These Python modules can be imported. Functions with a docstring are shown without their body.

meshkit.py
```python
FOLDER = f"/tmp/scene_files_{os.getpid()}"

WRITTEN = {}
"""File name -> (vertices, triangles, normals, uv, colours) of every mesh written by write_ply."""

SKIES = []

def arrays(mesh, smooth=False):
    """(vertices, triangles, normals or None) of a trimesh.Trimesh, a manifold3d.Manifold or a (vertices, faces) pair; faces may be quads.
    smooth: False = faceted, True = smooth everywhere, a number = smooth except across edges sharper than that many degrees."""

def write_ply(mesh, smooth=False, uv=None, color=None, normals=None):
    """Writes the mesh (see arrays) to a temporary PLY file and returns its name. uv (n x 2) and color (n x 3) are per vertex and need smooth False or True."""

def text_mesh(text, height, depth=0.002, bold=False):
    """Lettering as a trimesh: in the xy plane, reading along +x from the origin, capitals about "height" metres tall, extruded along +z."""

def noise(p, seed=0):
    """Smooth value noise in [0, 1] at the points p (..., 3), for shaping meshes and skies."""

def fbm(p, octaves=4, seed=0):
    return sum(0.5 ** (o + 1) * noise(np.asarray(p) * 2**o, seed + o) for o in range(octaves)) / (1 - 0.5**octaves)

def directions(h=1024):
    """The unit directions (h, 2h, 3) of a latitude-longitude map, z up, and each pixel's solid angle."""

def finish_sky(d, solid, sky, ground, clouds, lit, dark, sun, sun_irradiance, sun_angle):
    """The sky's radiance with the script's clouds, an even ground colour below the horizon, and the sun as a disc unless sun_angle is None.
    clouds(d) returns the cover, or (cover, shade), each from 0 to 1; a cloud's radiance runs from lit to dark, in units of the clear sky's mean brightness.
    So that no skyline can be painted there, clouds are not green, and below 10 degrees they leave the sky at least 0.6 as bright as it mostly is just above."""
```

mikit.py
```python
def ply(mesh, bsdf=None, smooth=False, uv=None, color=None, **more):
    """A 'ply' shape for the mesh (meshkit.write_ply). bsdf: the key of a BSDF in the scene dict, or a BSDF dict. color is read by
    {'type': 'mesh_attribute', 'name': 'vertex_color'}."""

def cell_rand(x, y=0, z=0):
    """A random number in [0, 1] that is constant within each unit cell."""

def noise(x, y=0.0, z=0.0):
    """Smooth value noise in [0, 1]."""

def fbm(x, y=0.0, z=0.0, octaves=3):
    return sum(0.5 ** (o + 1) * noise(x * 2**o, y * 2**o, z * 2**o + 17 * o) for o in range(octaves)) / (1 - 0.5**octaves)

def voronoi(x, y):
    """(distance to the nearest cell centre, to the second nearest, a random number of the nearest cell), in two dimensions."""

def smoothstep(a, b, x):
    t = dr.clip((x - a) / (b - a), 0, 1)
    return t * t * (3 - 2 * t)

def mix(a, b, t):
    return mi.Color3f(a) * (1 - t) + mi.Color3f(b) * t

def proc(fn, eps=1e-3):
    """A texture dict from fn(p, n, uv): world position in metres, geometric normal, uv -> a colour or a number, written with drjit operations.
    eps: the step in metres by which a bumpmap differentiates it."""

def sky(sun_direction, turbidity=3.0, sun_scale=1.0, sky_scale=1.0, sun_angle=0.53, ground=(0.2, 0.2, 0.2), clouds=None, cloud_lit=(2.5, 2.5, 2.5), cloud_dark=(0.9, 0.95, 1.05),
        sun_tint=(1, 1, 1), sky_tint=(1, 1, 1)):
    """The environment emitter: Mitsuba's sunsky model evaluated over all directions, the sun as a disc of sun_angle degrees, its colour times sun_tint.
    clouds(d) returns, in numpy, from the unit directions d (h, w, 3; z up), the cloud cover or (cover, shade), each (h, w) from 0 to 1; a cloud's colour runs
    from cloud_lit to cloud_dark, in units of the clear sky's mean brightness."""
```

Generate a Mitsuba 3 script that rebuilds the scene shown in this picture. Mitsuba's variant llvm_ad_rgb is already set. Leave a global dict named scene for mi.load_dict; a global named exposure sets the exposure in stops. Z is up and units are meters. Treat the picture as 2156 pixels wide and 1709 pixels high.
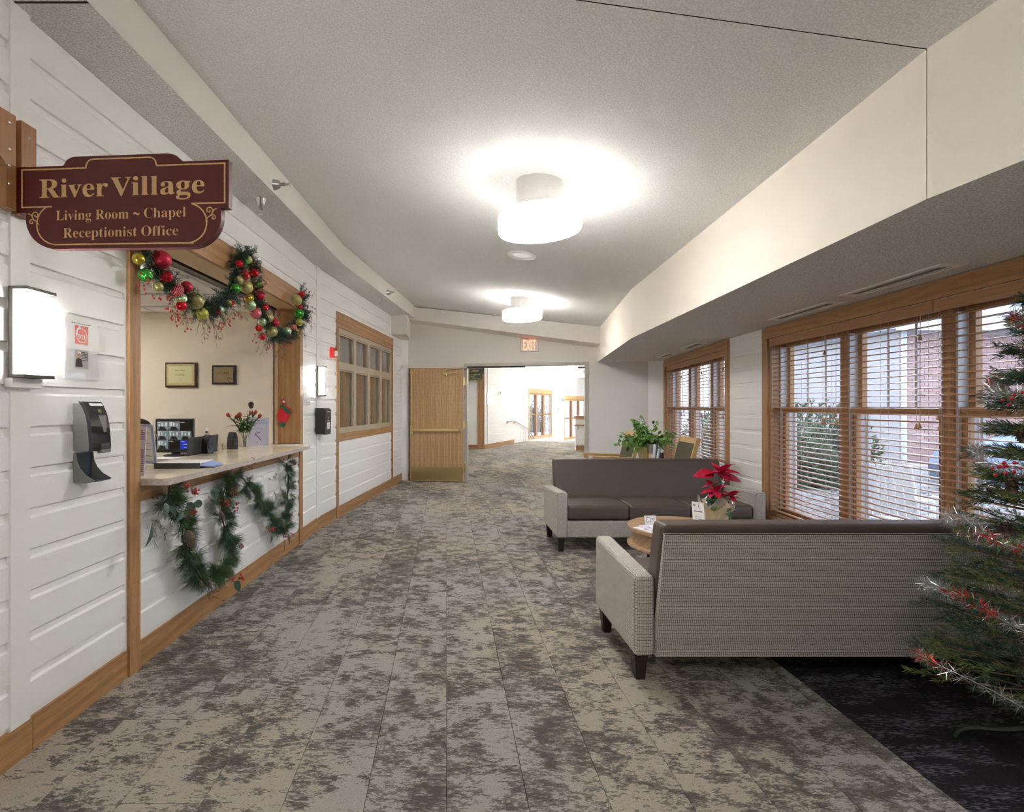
import math, random, glob
import numpy as np
import trimesh
import mapbox_earcut
import drjit as dr
import mitsuba as mi
import manifold3d as m3
import mikit, meshkit
from mikit import proc, noise, fbm, cell_rand, smoothstep, mix, voronoi
from shapely.geometry import Polygon, LineString, Point, box as sbox
from shapely.ops import unary_union
from shapely import affinity

T = mi.ScalarTransform4f
scene, labels = {}, {}
exposure = 3.15

# ------------------------------------------------------------------ camera, sky, exposure
F, CX, CY, EYE = 1150.0, 940.0, 854.5, 1.46          # focal length in pixels, principal column, horizon row, eye height
scene['camera'] = {'type': 'perspective', 'fov_axis': 'x', 'fov': math.degrees(2 * math.atan(1078.0 / F)),
                   'principal_point_offset_x': (1078.0 - CX) / 2156.0, 'near_clip': 0.05, 'far_clip': 300.0,
                   'to_world': T().look_at(origin=[0, 0, EYE], target=[0, 1, EYE], up=[0, 0, 1])}


def cloud(d):
    c = meshkit.fbm(d * np.array([3.0, 3.0, 7.0]), 4, 5)
    return np.clip(0.75 + 0.5 * (c - 0.5), 0, 1), np.clip(0.4 * c, 0, 1)


scene['sky'] = mikit.sky((-0.45, 0.75, 0.42), turbidity=3.0, sun_scale=0.0, sky_scale=3.0, ground=(0.5, 0.52, 0.56), clouds=cloud,
                         cloud_lit=(1.45, 1.62, 1.95), cloud_dark=(1.05, 1.25, 1.6), sky_tint=(0.95, 1.0, 1.12))
LAMP = 4.2             # radiance of the drum lamps
WARM = (1.0, 0.975, 0.935)
SCONCE = 7.0
OFFICE = 22.0
FAR = 4.2

rng = np.random.default_rng(7)
random.seed(7)

# ------------------------------------------------------------------ naming helpers
count = {}


def numbered(name):
    if name not in count:
        count[name] = 0
        return name
    count[name] += 1
    return f'{name}_{count[name]:03d}'


def put(name, shape, parent=None):
    """One entry of the scene; parent + '__' + name. Returns its key."""
    key = numbered(parent + '__' + name if parent else name)
    scene[key] = shape
    return key


def thing(name, label=None, cat=None, group=None):
    key = numbered(name)
    if label:
        tag(key, label, cat, group)
    return key


def tag(key, label, cat=None, group=None, kind=None):
    labels[key] = {}
    if label:
        labels[key]['label'] = label
    if cat:
        labels[key]['category'] = cat
    if group:
        labels[key]['group'] = group
    if kind:
        labels[key]['kind'] = kind


def struct(name):
    key = numbered(name)
    labels[key] = {'kind': 'structure'}
    return key


def stuff(key):
    labels.setdefault(key, {})['kind'] = 'stuff'


def ply(mesh, bsdf, smooth=False, uv=None, to=None, **more):
    bsdf = 'mat_' + bsdf if isinstance(bsdf, str) else bsdf
    d = mikit.ply(mesh, bsdf, smooth, uv=uv, **more)
    if to is not None:
        d['to_world'] = T(np.asarray(to, float))
    return d


def again(shape, to):
    return {**shape, 'to_world': T(np.asarray(to, float))}


# ------------------------------------------------------------------ geometry helpers
def on_floor(u, v, z=0.0):
    p = (v - CY) / (EYE - z)
    return np.array([(u - CX) / p, F / p, z])


def at_y(u, v, y):
    return np.array([(u - CX) / F * y, y, EYE - (v - CY) * y / F])


def mat(o=(0, 0, 0), x=(1, 0, 0), y=(0, 1, 0), z=(0, 0, 1), s=1.0):
    m = np.eye(4)
    m[:3, 0], m[:3, 1], m[:3, 2], m[:3, 3] = np.array(x) * s, np.array(y) * s, np.array(z) * s, o
    return m


def move(x, y, z, rz=0.0, s=1.0):
    c, q = math.cos(rz), math.sin(rz)
    return mat((x, y, z), (c, q, 0), (-q, c, 0), (0, 0, 1), s)


def aim(o, d, roll=0.0, s=1.0):
    """A frame whose z axis is d."""
    z = np.asarray(d, float) / np.linalg.norm(d)
    a = np.array([0, 0, 1.0]) if abs(z[2]) < 0.95 else np.array([1.0, 0, 0])
    x = np.cross(a, z); x /= np.linalg.norm(x)
    y = np.cross(z, x)
    c, q = math.cos(roll), math.sin(roll)
    return mat(o, c * x + q * y, -q * x + c * y, z, s)


def tr(mesh, m):
    mesh = mesh.copy()
    mesh.apply_transform(m)
    return mesh


def cat(ms):
    return trimesh.util.concatenate(ms)


class Wall:
    """A straight wall: pt(a, n, z), a = y (or x) of the point on its face, n = distance out of the face into the room."""
    def __init__(s, off, b, side, axis='y'):
        s.off, s.b, s.side, s.axis = off, b, side, axis
        l = math.hypot(1, b)
        s.nrm = np.array([side / l, -side * b / l, 0]) if axis == 'y' else np.array([-side * b / l, side / l, 0])
        s.l = l

    def pt(s, a, n, z):
        q = np.array([s.off + s.b * a, a, z]) if s.axis == 'y' else np.array([a, s.off + s.b * a, z])
        return q + s.nrm * n

    def along(s):
        return np.array([s.b, 1, 0]) / s.l if s.axis == 'y' else np.array([1, s.b, 0]) / s.l

    def hit(s, u, v, n=0.0):
        """The point of the plane n out of the face that is seen at pixel (u, v): (a, z)."""
        r, off = (u - CX) / F, s.off + n * s.side * s.l
        y = off / (r - s.b) if s.axis == 'y' else off / (1 - s.b * r)
        return (y if s.axis == 'y' else r * y), EYE - (v - CY) * y / F


FL1, FL2 = Wall(-1.906, 0.058, 1), Wall(-2.515, 0.1522, 1)
FR1, FR2 = Wall(2.900, 0.0752, -1), Wall(2.378, 0.155, -1)
FW = Wall(10.583, -0.184, -1, 'x')
KL, KR = 6.465, 6.53

QF = [(0, 1, 3, 2), (4, 6, 7, 5), (0, 4, 5, 1), (2, 3, 7, 6), (0, 2, 6, 4), (1, 5, 7, 3)]


def hexa(c, grain=2):
    """Box from 8 corners c[i][j][k]; returns (mesh, uv) with uv in metres, u along the grain axis."""
    c = np.asarray(c, float).reshape(8, 3)
    mid = c.mean(0)
    e = [np.linalg.norm(c[4] - c[0]), np.linalg.norm(c[2] - c[0]), np.linalg.norm(c[1] - c[0])]
    ro = rng.random(2) * 20
    V, UV, Fc = [], [], []
    for fi, q in enumerate(QF):
        p = c[list(q)]
        n = np.cross(p[1] - p[0], p[2] - p[0])
        if np.dot(n, p.mean(0) - mid) < 0:
            q = q[::-1]
            p = c[list(q)]
        ax = [[1, 2], [1, 2], [0, 2], [0, 2], [0, 1], [0, 1]][fi]
        bits = np.array([[(i >> 2) & 1, (i >> 1) & 1, i & 1] for i in q])
        ga, gb = (ax[0], ax[1]) if ax[0] == grain else (ax[1], ax[0]) if ax[1] == grain else (ax[0], ax[1])
        uv = np.stack([bits[:, ga] * e[ga] + ro[0], bits[:, gb] * e[gb] + ro[1] + fi * 0.37], 1)
        b = len(V)
        V += list(p); UV += list(uv)
        Fc += [(b, b + 1, b + 2), (b, b + 2, b + 3)]
    return trimesh.Trimesh(np.array(V), np.array(Fc), process=False), np.array(UV)


def fbox(w, a0, a1, n0, n1, z0, z1, bsdf, grain=None, **k):
    c = [[[w.pt(a, n, z) for z in (z0, z1)] for n in (n0, n1)] for a in (a0, a1)]
    if grain is None:
        grain = 0 if abs(a1 - a0) > abs(z1 - z0) else 2
    m, uv = hexa(c, grain)
    return ply(m, bsdf, uv=uv, **k)


def wbox(x0, x1, y0, y1, z0, z1, bsdf, grain=None, **k):
    c = [[[(x, y, z) for z in (z0, z1)] for y in (y0, y1)] for x in (x0, x1)]
    if grain is None:
        grain = int(np.argmax([abs(x1 - x0), abs(y1 - y0), abs(z1 - z0)]))
    m, uv = hexa(c, grain)
    return ply(m, bsdf, uv=uv, **k)


def bx(x0, x1, y0, y1, z0, z1):
    m = trimesh.creation.box((x1 - x0, y1 - y0, z1 - z0))
    m.apply_translation(((x0 + x1) / 2, (y0 + y1) / 2, (z0 + z1) / 2))
    return m


def rbox(w, d, h, r, n=3, inner=1, crown=0.0, cb=0.0):
    """Rounded box centred on the origin; crown lifts the top's middle, cb bulges the sides."""
    def ticks(e):
        k = e / 2
        q = r * (1 - np.cos(np.linspace(0, np.pi / 2, n + 1)))
        return np.concatenate([-k + q, np.linspace(-k + r, k - r, inner + 1)[1:-1], k - q[::-1]])
    hv = np.array([w, d, h]) / 2
    V, Fc = [], []
    for ax in range(3):
        i, j = (ax + 1) % 3, (ax + 2) % 3
        ti, tj = ticks((w, d, h)[i]), ticks((w, d, h)[j])
        A, B = np.meshgrid(ti, tj, indexing='ij')
        for s in (-1, 1):
            p = np.zeros(A.shape + (3,))
            p[..., i], p[..., j], p[..., ax] = A, B, s * hv[ax]
            b = sum(len(x) for x in V)
            V.append(p.reshape(-1, 3))
            I, J = np.meshgrid(np.arange(len(ti) - 1), np.arange(len(tj) - 1), indexing='ij')
            a = b + I * len(tj) + J
            q = np.stack([a, a + len(tj), a + len(tj) + 1, a + 1], -1).reshape(-1, 4)
            if s < 0:
                q = q[:, ::-1]
            Fc += [q[:, [0, 1, 2]], q[:, [0, 2, 3]]]
    p = np.vstack(V)
    q = np.clip(p, -(hv - r), hv - r)
    dd = p - q
    l = np.linalg.norm(dd, axis=1, keepdims=True)
    p = q + np.where(l > 1e-12, dd / np.maximum(l, 1e-12) * r, 0)
    if crown or cb:
        f = np.clip(1 - (p[:, 0] / hv[0]) ** 2, 0, 1) * np.clip(1 - (p[:, 1] / hv[1]) ** 2, 0, 1)
        p[:, 2] += np.where(p[:, 2] > 0, crown * f ** 0.6, 0)
        g = np.clip(1 - (p[:, 0] / hv[0]) ** 2, 0, 1) * np.clip(1 - (p[:, 2] / hv[2]) ** 2, 0, 1)
        p[:, 1] += np.sign(p[:, 1]) * cb * g * (np.abs(p[:, 1]) > hv[1] * 0.6)
    m = trimesh.Trimesh(p, np.vstack(Fc), process=False)
    m.merge_vertices(digits_vertex=6)
    return m


def lathe(prof, n=32):
    """Revolve (r, z) points about z."""
    prof = np.asarray(prof, float)
    a = np.arange(n) * 2 * np.pi / n
    V = np.stack([prof[:, None, 0] * np.cos(a), prof[:, None, 0] * np.sin(a), np.repeat(prof[:, 1:2], n, 1)], -1).reshape(-1, 3)
    i, j = np.meshgrid(np.arange(len(prof) - 1), np.arange(n), indexing='ij')
    q = np.stack([i * n + j, i * n + (j + 1) % n, (i + 1) * n + (j + 1) % n, (i + 1) * n + j], -1).reshape(-1, 4)
    m = trimesh.Trimesh(V, np.vstack([q[:, [0, 1, 2]], q[:, [0, 2, 3]]]), process=False)
    m.merge_vertices(digits_vertex=7)
    m.update_faces(m.nondegenerate_faces())
    return m


def tube(pts, r, n=8, cap=True):
    p = np.asarray(pts, float)
    r = np.broadcast_to(r, (len(p),))
    t = np.gradient(p, axis=0)
    t /= np.linalg.norm(t, axis=1, keepdims=True) + 1e-12
    a = np.cross(t[0], [0, 0, 1.0] if abs(t[0][2]) < 0.9 else [1.0, 0, 0])
    V = []
    for k in range(len(p)):
        a = a - t[k] * np.dot(a, t[k]); a /= np.linalg.norm(a)
        b = np.cross(t[k], a)
        g = np.arange(n) * 2 * np.pi / n
        V.append(p[k] + r[k] * (np.cos(g)[:, None] * a + np.sin(g)[:, None] * b))
    i, j = np.meshgrid(np.arange(len(p) - 1), np.arange(n), indexing='ij')
    q = np.stack([i * n + j, i * n + (j + 1) % n, (i + 1) * n + (j + 1) % n, (i + 1) * n + j], -1).reshape(-1, 4)
    Fc = [q[:, [0, 1, 2]], q[:, [0, 2, 3]]]
    V = list(np.vstack(V))
    if cap:
        V += [p[0], p[-1]]
        k = np.arange(n); N = len(p) * n
        Fc += [np.stack([(k + 1) % n, k, k * 0 + N], 1), np.stack([k + N - n, (k + 1) % n + N - n, k * 0 + N + 1], 1)]
    return trimesh.Trimesh(np.array(V), np.vstack(Fc), process=False)


def extrude(poly, h):
    """Polygon in xy extruded along +z."""
    if hasattr(poly, 'geoms'):
        return cat([extrude(g, h) for g in poly.geoms if g.area > 1e-9])
    return trimesh.creation.extrude_polygon(poly, h, engine='earcut')


def prism(prof, a, b):
    """Closed profile of points in 3D (k x 3 array at start) swept from a to b: start points a (k x 3), end points b (k x 3)."""
    prof, a, b = np.asarray(prof, float), np.asarray(a, float), np.asarray(b, float)
    keep = np.linalg.norm(prof - np.roll(prof, 1, axis=0), axis=1) > 1e-6
    prof, a, b = prof[keep], a[keep], b[keep]
    k = len(a)
    V = np.vstack([a, b])
    tri = mapbox_earcut.triangulate_float64(prof, np.array([k], np.uint32)).reshape(-1, 3).astype(int)
    e1, e2 = prof[tri[0, 1]] - prof[tri[0, 0]], prof[tri[0, 2]] - prof[tri[0, 0]]
    if (e1[0] * e2[1] - e1[1] * e2[0]) * np.dot(prof[:, 0], np.roll(prof[:, 1], -1) - np.roll(prof[:, 1], 1)) < 0:
        tri = tri[:, ::-1]
    i = np.arange(k)
    Fc = np.vstack([np.stack([i, (i + 1) % k, (i + 1) % k + k], 1), np.stack([i, (i + 1) % k + k, i + k], 1), tri[:, ::-1], tri + k])
    m = trimesh.Trimesh(V, Fc, process=False)
    if m.volume < 0:
        m.invert()
    return m


FONT = glob.glob('/opt/blender-*/*/datafiles/fonts/NotoSansMath-Regular.woff2')[0]
SANS = glob.glob('/opt/blender-*/*/datafiles/fonts/Inter.woff2')[0]
_fonts = {}


def text_poly(s, serif=True, thin=0.0, px=160):
    """Lettering as a shapely shape, capitals about 1 high, from the origin along +x, baseline at y = 0."""
    from PIL import Image, ImageDraw, ImageFont
    if serif:
        o = ''
        for c in s:
            o += chr(0x1D400 + ord(c) - 65) if 'A' <= c <= 'Z' else chr(0x1D41A + ord(c) - 97) if 'a' <= c <= 'z' else chr(0x1D7CE + ord(c) - 48) if '0' <= c <= '9' else c
        s = o
    f = _fonts.setdefault((serif, px), ImageFont.truetype(FONT if serif else SANS, px))
    x0, y0, x1, y1 = f.getbbox(s, anchor='ls')
    im = Image.new('L', (x1 - x0 + 8, y1 - y0 + 8))
    ImageDraw.Draw(im).text((4 - x0, 4 - y0), s, 255, f, anchor='ls')
    on = np.pad(np.asarray(im) > 127, ((0, 0), (1, 1))).astype(np.int8)
    rows, st = np.nonzero(np.diff(on, axis=1) == 1)
    en = np.nonzero(np.diff(on, axis=1) == -1)[1]
    g = unary_union([sbox(a, -r - 1, b, -r) for a, b, r in zip(st, en, rows)])
    g = g.buffer(0.9 - thin * px).buffer(-0.9).simplify(0.5)
    k = 1 / (px * 0.68)
    g = affinity.affine_transform(g, [k, 0, 0, k, -4 * k, (4 - y0) * k])
    return affinity.translate(g, -g.bounds[0], 0)


def fit_text(s, width, height, serif=True, thin=0.0, px=96):
    """Lettering scaled to a width and a capital height."""
    g = text_poly(s, serif, thin, px)
    return affinity.scale(g, width / (g.bounds[2] - g.bounds[0]), height, origin=(0, 0))
# ------------------------------------------------------------------ materials
def pri(base, rough=0.5, **k):
    b = base if isinstance(base, dict) else {'type': 'rgb', 'value': list(base)}
    return {'type': 'principled', 'base_color': b, 'roughness': rough, **k}


def two(b):
    return {'type': 'twosided', 'bsdf': b}


def mat_add(name, b, bump=None, scale=0.001):
    if bump is not None:
        b = {'type': 'bumpmap', 'arbitrary': bump, 'scale': scale, 'bsdf': b}
    scene['mat_' + name] = two(b)


def wood_fn(c1, c2, c3, ring=16.0, fine=1.0):
    def fn(p, n, uv):
        u, v = uv.x, uv.y
        w = fbm(u * 1.1, v * 7.0, 0.0, 3)
        bands = fbm(u * 0.9 + w * 0.5, v * ring * 2.2, 3.0, 3)
        cath = dr.sin((v * 34.0 + 5.0 * noise(u * 1.6, v * 5.0)) * 3.0) * 0.5 + 0.5
        pore = noise(u * 14.0, v * 520.0)
        t = dr.clip(bands * 0.75 + cath * 0.22, 0, 1)
        col = mix(c1, c2, smoothstep(0.25, 0.75, t))
        return mix(col, c3, smoothstep(0.60, 0.85, pore) * 0.45 * fine)
    return fn


OAK_FN = wood_fn((0.345, 0.180, 0.075), (0.43, 0.240, 0.108), (0.24, 0.115, 0.045))
DOOR_FN = wood_fn((0.44, 0.27, 0.125), (0.56, 0.36, 0.185), (0.28, 0.155, 0.065), ring=26)
TABLE_FN = wood_fn((0.36, 0.22, 0.13), (0.47, 0.31, 0.20), (0.24, 0.14, 0.08), ring=12)
mat_add('oak', pri(proc(OAK_FN), 0.38, specular=0.45))
mat_add('oak_light', pri((0.62, 0.44, 0.24), 0.4))
mat_add('oak_door', pri(proc(DOOR_FN), 0.4))
mat_add('walnut', pri(proc(TABLE_FN), 0.42))
mat_add('blind_wood', pri((0.36, 0.19, 0.105), 0.22, specular=0.7, clearcoat=1.0, clearcoat_gloss=0.9))
mat_add('vent_gray', pri((0.17, 0.165, 0.16), 0.7))
mat_add('chair_wood', pri((0.56, 0.36, 0.15), 0.4))

mat_add('siding_white', pri((0.83, 0.825, 0.81), 0.42))
mat_add('wall_beige', pri((0.70, 0.665, 0.62), 0.75))
mat_add('wall_cream', pri((0.80, 0.745, 0.655), 0.7))
mat_add('office_cream', pri((0.80, 0.72, 0.58), 0.75))
mat_add('far_white', pri((0.86, 0.855, 0.84), 0.6))
mat_add('white_trim', pri((0.84, 0.83, 0.81), 0.4))


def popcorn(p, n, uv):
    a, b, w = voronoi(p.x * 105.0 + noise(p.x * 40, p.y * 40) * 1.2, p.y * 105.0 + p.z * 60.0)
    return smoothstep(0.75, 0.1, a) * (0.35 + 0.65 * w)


mat_add('ceiling_paint', pri(proc(lambda p, n, uv: mix((0.64, 0.635, 0.615), (0.80, 0.795, 0.775), popcorn(p, n, uv))), 0.85), proc(popcorn, 0.0015), 0.0035)  # shading of the popcorn relief is put into the colour, darker between grains
mat_add('soffit_paint', pri(proc(lambda p, n, uv: mix((0.54, 0.53, 0.51), (0.82, 0.81, 0.79), popcorn(p, n, uv))), 0.85), proc(popcorn, 0.0015), 0.0045)  # same painted relief shading, with a stronger dark tone
mat_add('tile_white', pri((0.82, 0.815, 0.79), 0.85))


def carpet_fn(p, n, uv):
    col_i = dr.floor(p.x / 0.3)
    off = cell_rand(col_i, 5.0, 1.0)
    row_i = dr.floor(p.y / 1.0 + off)
    a, b = cell_rand(col_i, row_i, 2.0) * 37.0, cell_rand(col_i, row_i, 3.0) * 53.0
    x, y = p.x + a, p.y + b
    big = fbm(p.x * 2.2, p.y * 1.2, 0.0, 3) * 0.5 + fbm(x * 4.0, y * 2.2, 3.0, 3) * 0.5
    m1 = fbm(x * 13.0, y * 16.0, 4.0, 2)
    m2 = fbm(x * 42.0, y * 95.0, 6.0, 2)
    fine = noise(p.x * 150.0, p.y * 380.0, 2.0)
    t = big * 0.36 + m1 * 0.26 + m2 * 0.24 + fine * 0.14
    light = smoothstep(0.470, 0.530, t)
    dark = smoothstep(0.455, 0.370, big * 0.26 + m1 * 0.34 + m2 * 0.26 + fine * 0.14)
    tint = fbm(p.x * 1.1, p.y * 0.9, 9.0, 2)
    lc = mix((0.300, 0.292, 0.272), (0.335, 0.300, 0.250), smoothstep(0.42, 0.68, tint))
    mc = mix((0.150, 0.142, 0.130), (0.168, 0.145, 0.128), tint)
    c = mix(mc, lc, light)
    c = mix(c, (0.072, 0.065, 0.060), dark * 0.8)
    grain = noise(p.x * 420.0, p.y * 420.0)
    c = c * (0.82 + 0.36 * grain)
    # the dark entrance carpet on the right
    wis = fbm(p.x * 5.0, p.y * 16.0, 1.0, 3) * 0.6 + noise(p.x * 60.0, p.y * 220.0) * 0.4
    navy = mix((0.018, 0.017, 0.020), (0.10, 0.10, 0.115), smoothstep(0.50, 0.80, wis)) * (0.75 + 0.5 * grain)
    return dr.select((p.x > 1.88) & (p.y < 3.62), navy, c)


mat_add('carpet', pri(proc(carpet_fn), 0.95, specular=0.1))
mat_add('carpet_edge', pri((0.12, 0.115, 0.105), 0.95, specular=0.1))


def weave_fn(p, n, uv):
    ax, ay, az = dr.abs(n.x), dr.abs(n.y), dr.abs(n.z)
    top = (az > ax) & (az > ay)
    side = (ax > ay) & ~top
    a = dr.select(top, p.y, dr.select(side, p.y, p.x)) / 0.0098
    b = dr.select(top, p.x, p.z) / 0.0150
    fa, fb = a - dr.floor(a), b - dr.floor(b)
    fb2 = b * 2 - dr.floor(b * 2)
    rib = smoothstep(0.10, 0.28, fa) * smoothstep(0.98, 0.78, fa)
    row = smoothstep(0.05, 0.25, fb2) * smoothstep(1.0, 0.8, fb2)
    c = mix((0.20, 0.188, 0.165), (0.60, 0.575, 0.52), rib * (0.35 + 0.65 * row))
    dash = smoothstep(0.16, 0.10, dr.abs(fb - 0.5)) * (0.45 + 0.55 * cell_rand(dr.floor(a * 0.5), dr.floor(b), 2.0))
    c = mix(c, (0.085, 0.078, 0.068), dash * (0.5 + 0.5 * rib) * 0.85)
    return c * (0.85 + 0.3 * noise(p.x * 900, p.y * 900, p.z * 900))


mat_add('weave', pri(proc(weave_fn), 0.9, specular=0.15, sheen=0.3))
mat_add('leather', pri((0.092, 0.070, 0.058), 0.42, specular=0.5),
        proc(lambda p, n, uv: noise(p.x * 260, p.y * 260, p.z * 260), 0.001), 0.0006)
mat_add('dark_leg', pri((0.022, 0.016, 0.013), 0.4))
mat_add('brass', pri((0.66, 0.52, 0.24), 0.27, metallic=1.0))
mat_add('brass_plate', pri((0.62, 0.53, 0.27), 0.30, metallic=1.0, anisotropic=0.6))
mat_add('chrome', pri((0.72, 0.72, 0.73), 0.14, metallic=1.0))
mat_add('nickel', pri((0.45, 0.44, 0.42), 0.3, metallic=1.0))
mat_add('bronze', pri((0.085, 0.078, 0.068), 0.35, metallic=0.6))
mat_add('black_plastic', pri((0.016, 0.016, 0.017), 0.25, specular=0.5))
mat_add('black_satin', pri((0.020, 0.020, 0.021), 0.5))
mat_add('gray_plastic', pri((0.15, 0.155, 0.145), 0.5))
mat_add('dark_gray', pri((0.05, 0.052, 0.054), 0.45))
mat_add('white_plastic', pri((0.80, 0.79, 0.76), 0.35))
mat_add('paper', pri((0.84, 0.84, 0.85), 0.6))
mat_add('paper_blue', pri((0.30, 0.40, 0.66), 0.6))
mat_add('paper_lilac', pri((0.66, 0.66, 0.80), 0.5))
mat_add('ink', pri((0.03, 0.03, 0.035), 0.6))
mat_add('ink_gray', pri((0.25, 0.25, 0.27), 0.6))
mat_add('ink_purple', pri((0.28, 0.12, 0.35), 0.6))
mat_add('orange_red', pri((0.66, 0.075, 0.035), 0.5))
mat_add('skin', pri((0.50, 0.30, 0.21), 0.5))
mat_add('taupe_frame', pri((0.40, 0.335, 0.245), 0.45))
mat_add('curtain', pri((0.13, 0.115, 0.085), 0.85))
mat_add('door_frame', pri((0.44, 0.40, 0.345), 0.45))
mat_add('sign_red', pri((0.092, 0.0125, 0.0125), 0.42))
mat_add('sign_gold', pri((0.58, 0.375, 0.165), 0.45))
mat_add('sign_green', pri((0.012, 0.030, 0.020), 0.45))
mat_add('laminate', pri(proc(lambda p, n, uv: mix((0.50, 0.44, 0.34), (0.60, 0.545, 0.44), fbm(p.x * 14, p.y * 14, p.z * 14, 3))), 0.16, specular=0.55))
mat_add('laminate_edge', pri(proc(lambda p, n, uv: mix((0.36, 0.30, 0.27), (0.55, 0.49, 0.45), fbm(p.x * 60, p.y * 60, p.z * 60, 3))), 0.3))
scene['mat_pane'] = {'type': 'thindielectric', 'int_ior': 1.5}
scene['mat_glass'] = {'type': 'dielectric', 'int_ior': 1.5}
scene['mat_acrylic'] = {'type': 'thindielectric', 'int_ior': 1.45}
mat_add('vinyl', pri((0.62, 0.66, 0.70), 0.35))
mat_add('red_alarm', pri((0.55, 0.02, 0.02), 0.35))
mat_add('felt_red', pri((0.60, 0.025, 0.035), 0.9))
mat_add('felt_green', pri((0.02, 0.13, 0.07), 0.9))
mat_add('oak_bracket', pri(proc(lambda p, n, uv: mix((0.30, 0.135, 0.055), (0.42, 0.21, 0.09), fbm(p.y * 55 + p.x * 55, p.z * 3.0, 0.0, 3))), 0.4))
mat_add('black_gloss', pri((0.012, 0.012, 0.014), 0.08, specular=0.6, clearcoat=0.6))
mat_add('tray_blue', pri((0.035, 0.05, 0.065), 0.25))
mat_add('emblem_green', pri((0.18, 0.20, 0.05), 0.5))
mat_add('photo_gray', pri((0.55, 0.53, 0.50), 0.5))
mat_add('plan_gray', pri((0.62, 0.61, 0.60), 0.5))
mat_add('exit_body', pri((0.62, 0.57, 0.51), 0.4))
mat_add('exit_red', pri((0.6, 0.05, 0.03), 0.4))
mat_add('screen_black', pri((0.012, 0.011, 0.010), 0.2))
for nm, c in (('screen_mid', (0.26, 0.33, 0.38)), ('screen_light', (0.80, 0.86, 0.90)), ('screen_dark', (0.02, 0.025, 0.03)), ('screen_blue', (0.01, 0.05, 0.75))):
    mat_add(nm, pri(c, 0.25))  # no emitter here, the screen glow is put into these colours
mat_add('alstro', pri((0.52, 0.075, 0.06), 0.6))
mat_add('petal_white', pri((0.75, 0.72, 0.62), 0.6))
mat_add('leaf_green', pri((0.055, 0.145, 0.035), 0.5))
mat_add('twig', pri((0.12, 0.075, 0.04), 0.8))
mat_add('cone_brown', pri(proc(lambda p, n, uv: mix((0.05, 0.032, 0.022), (0.22, 0.165, 0.125), noise(p.x * 160, p.y * 160, p.z * 160))), 0.7))
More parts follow.
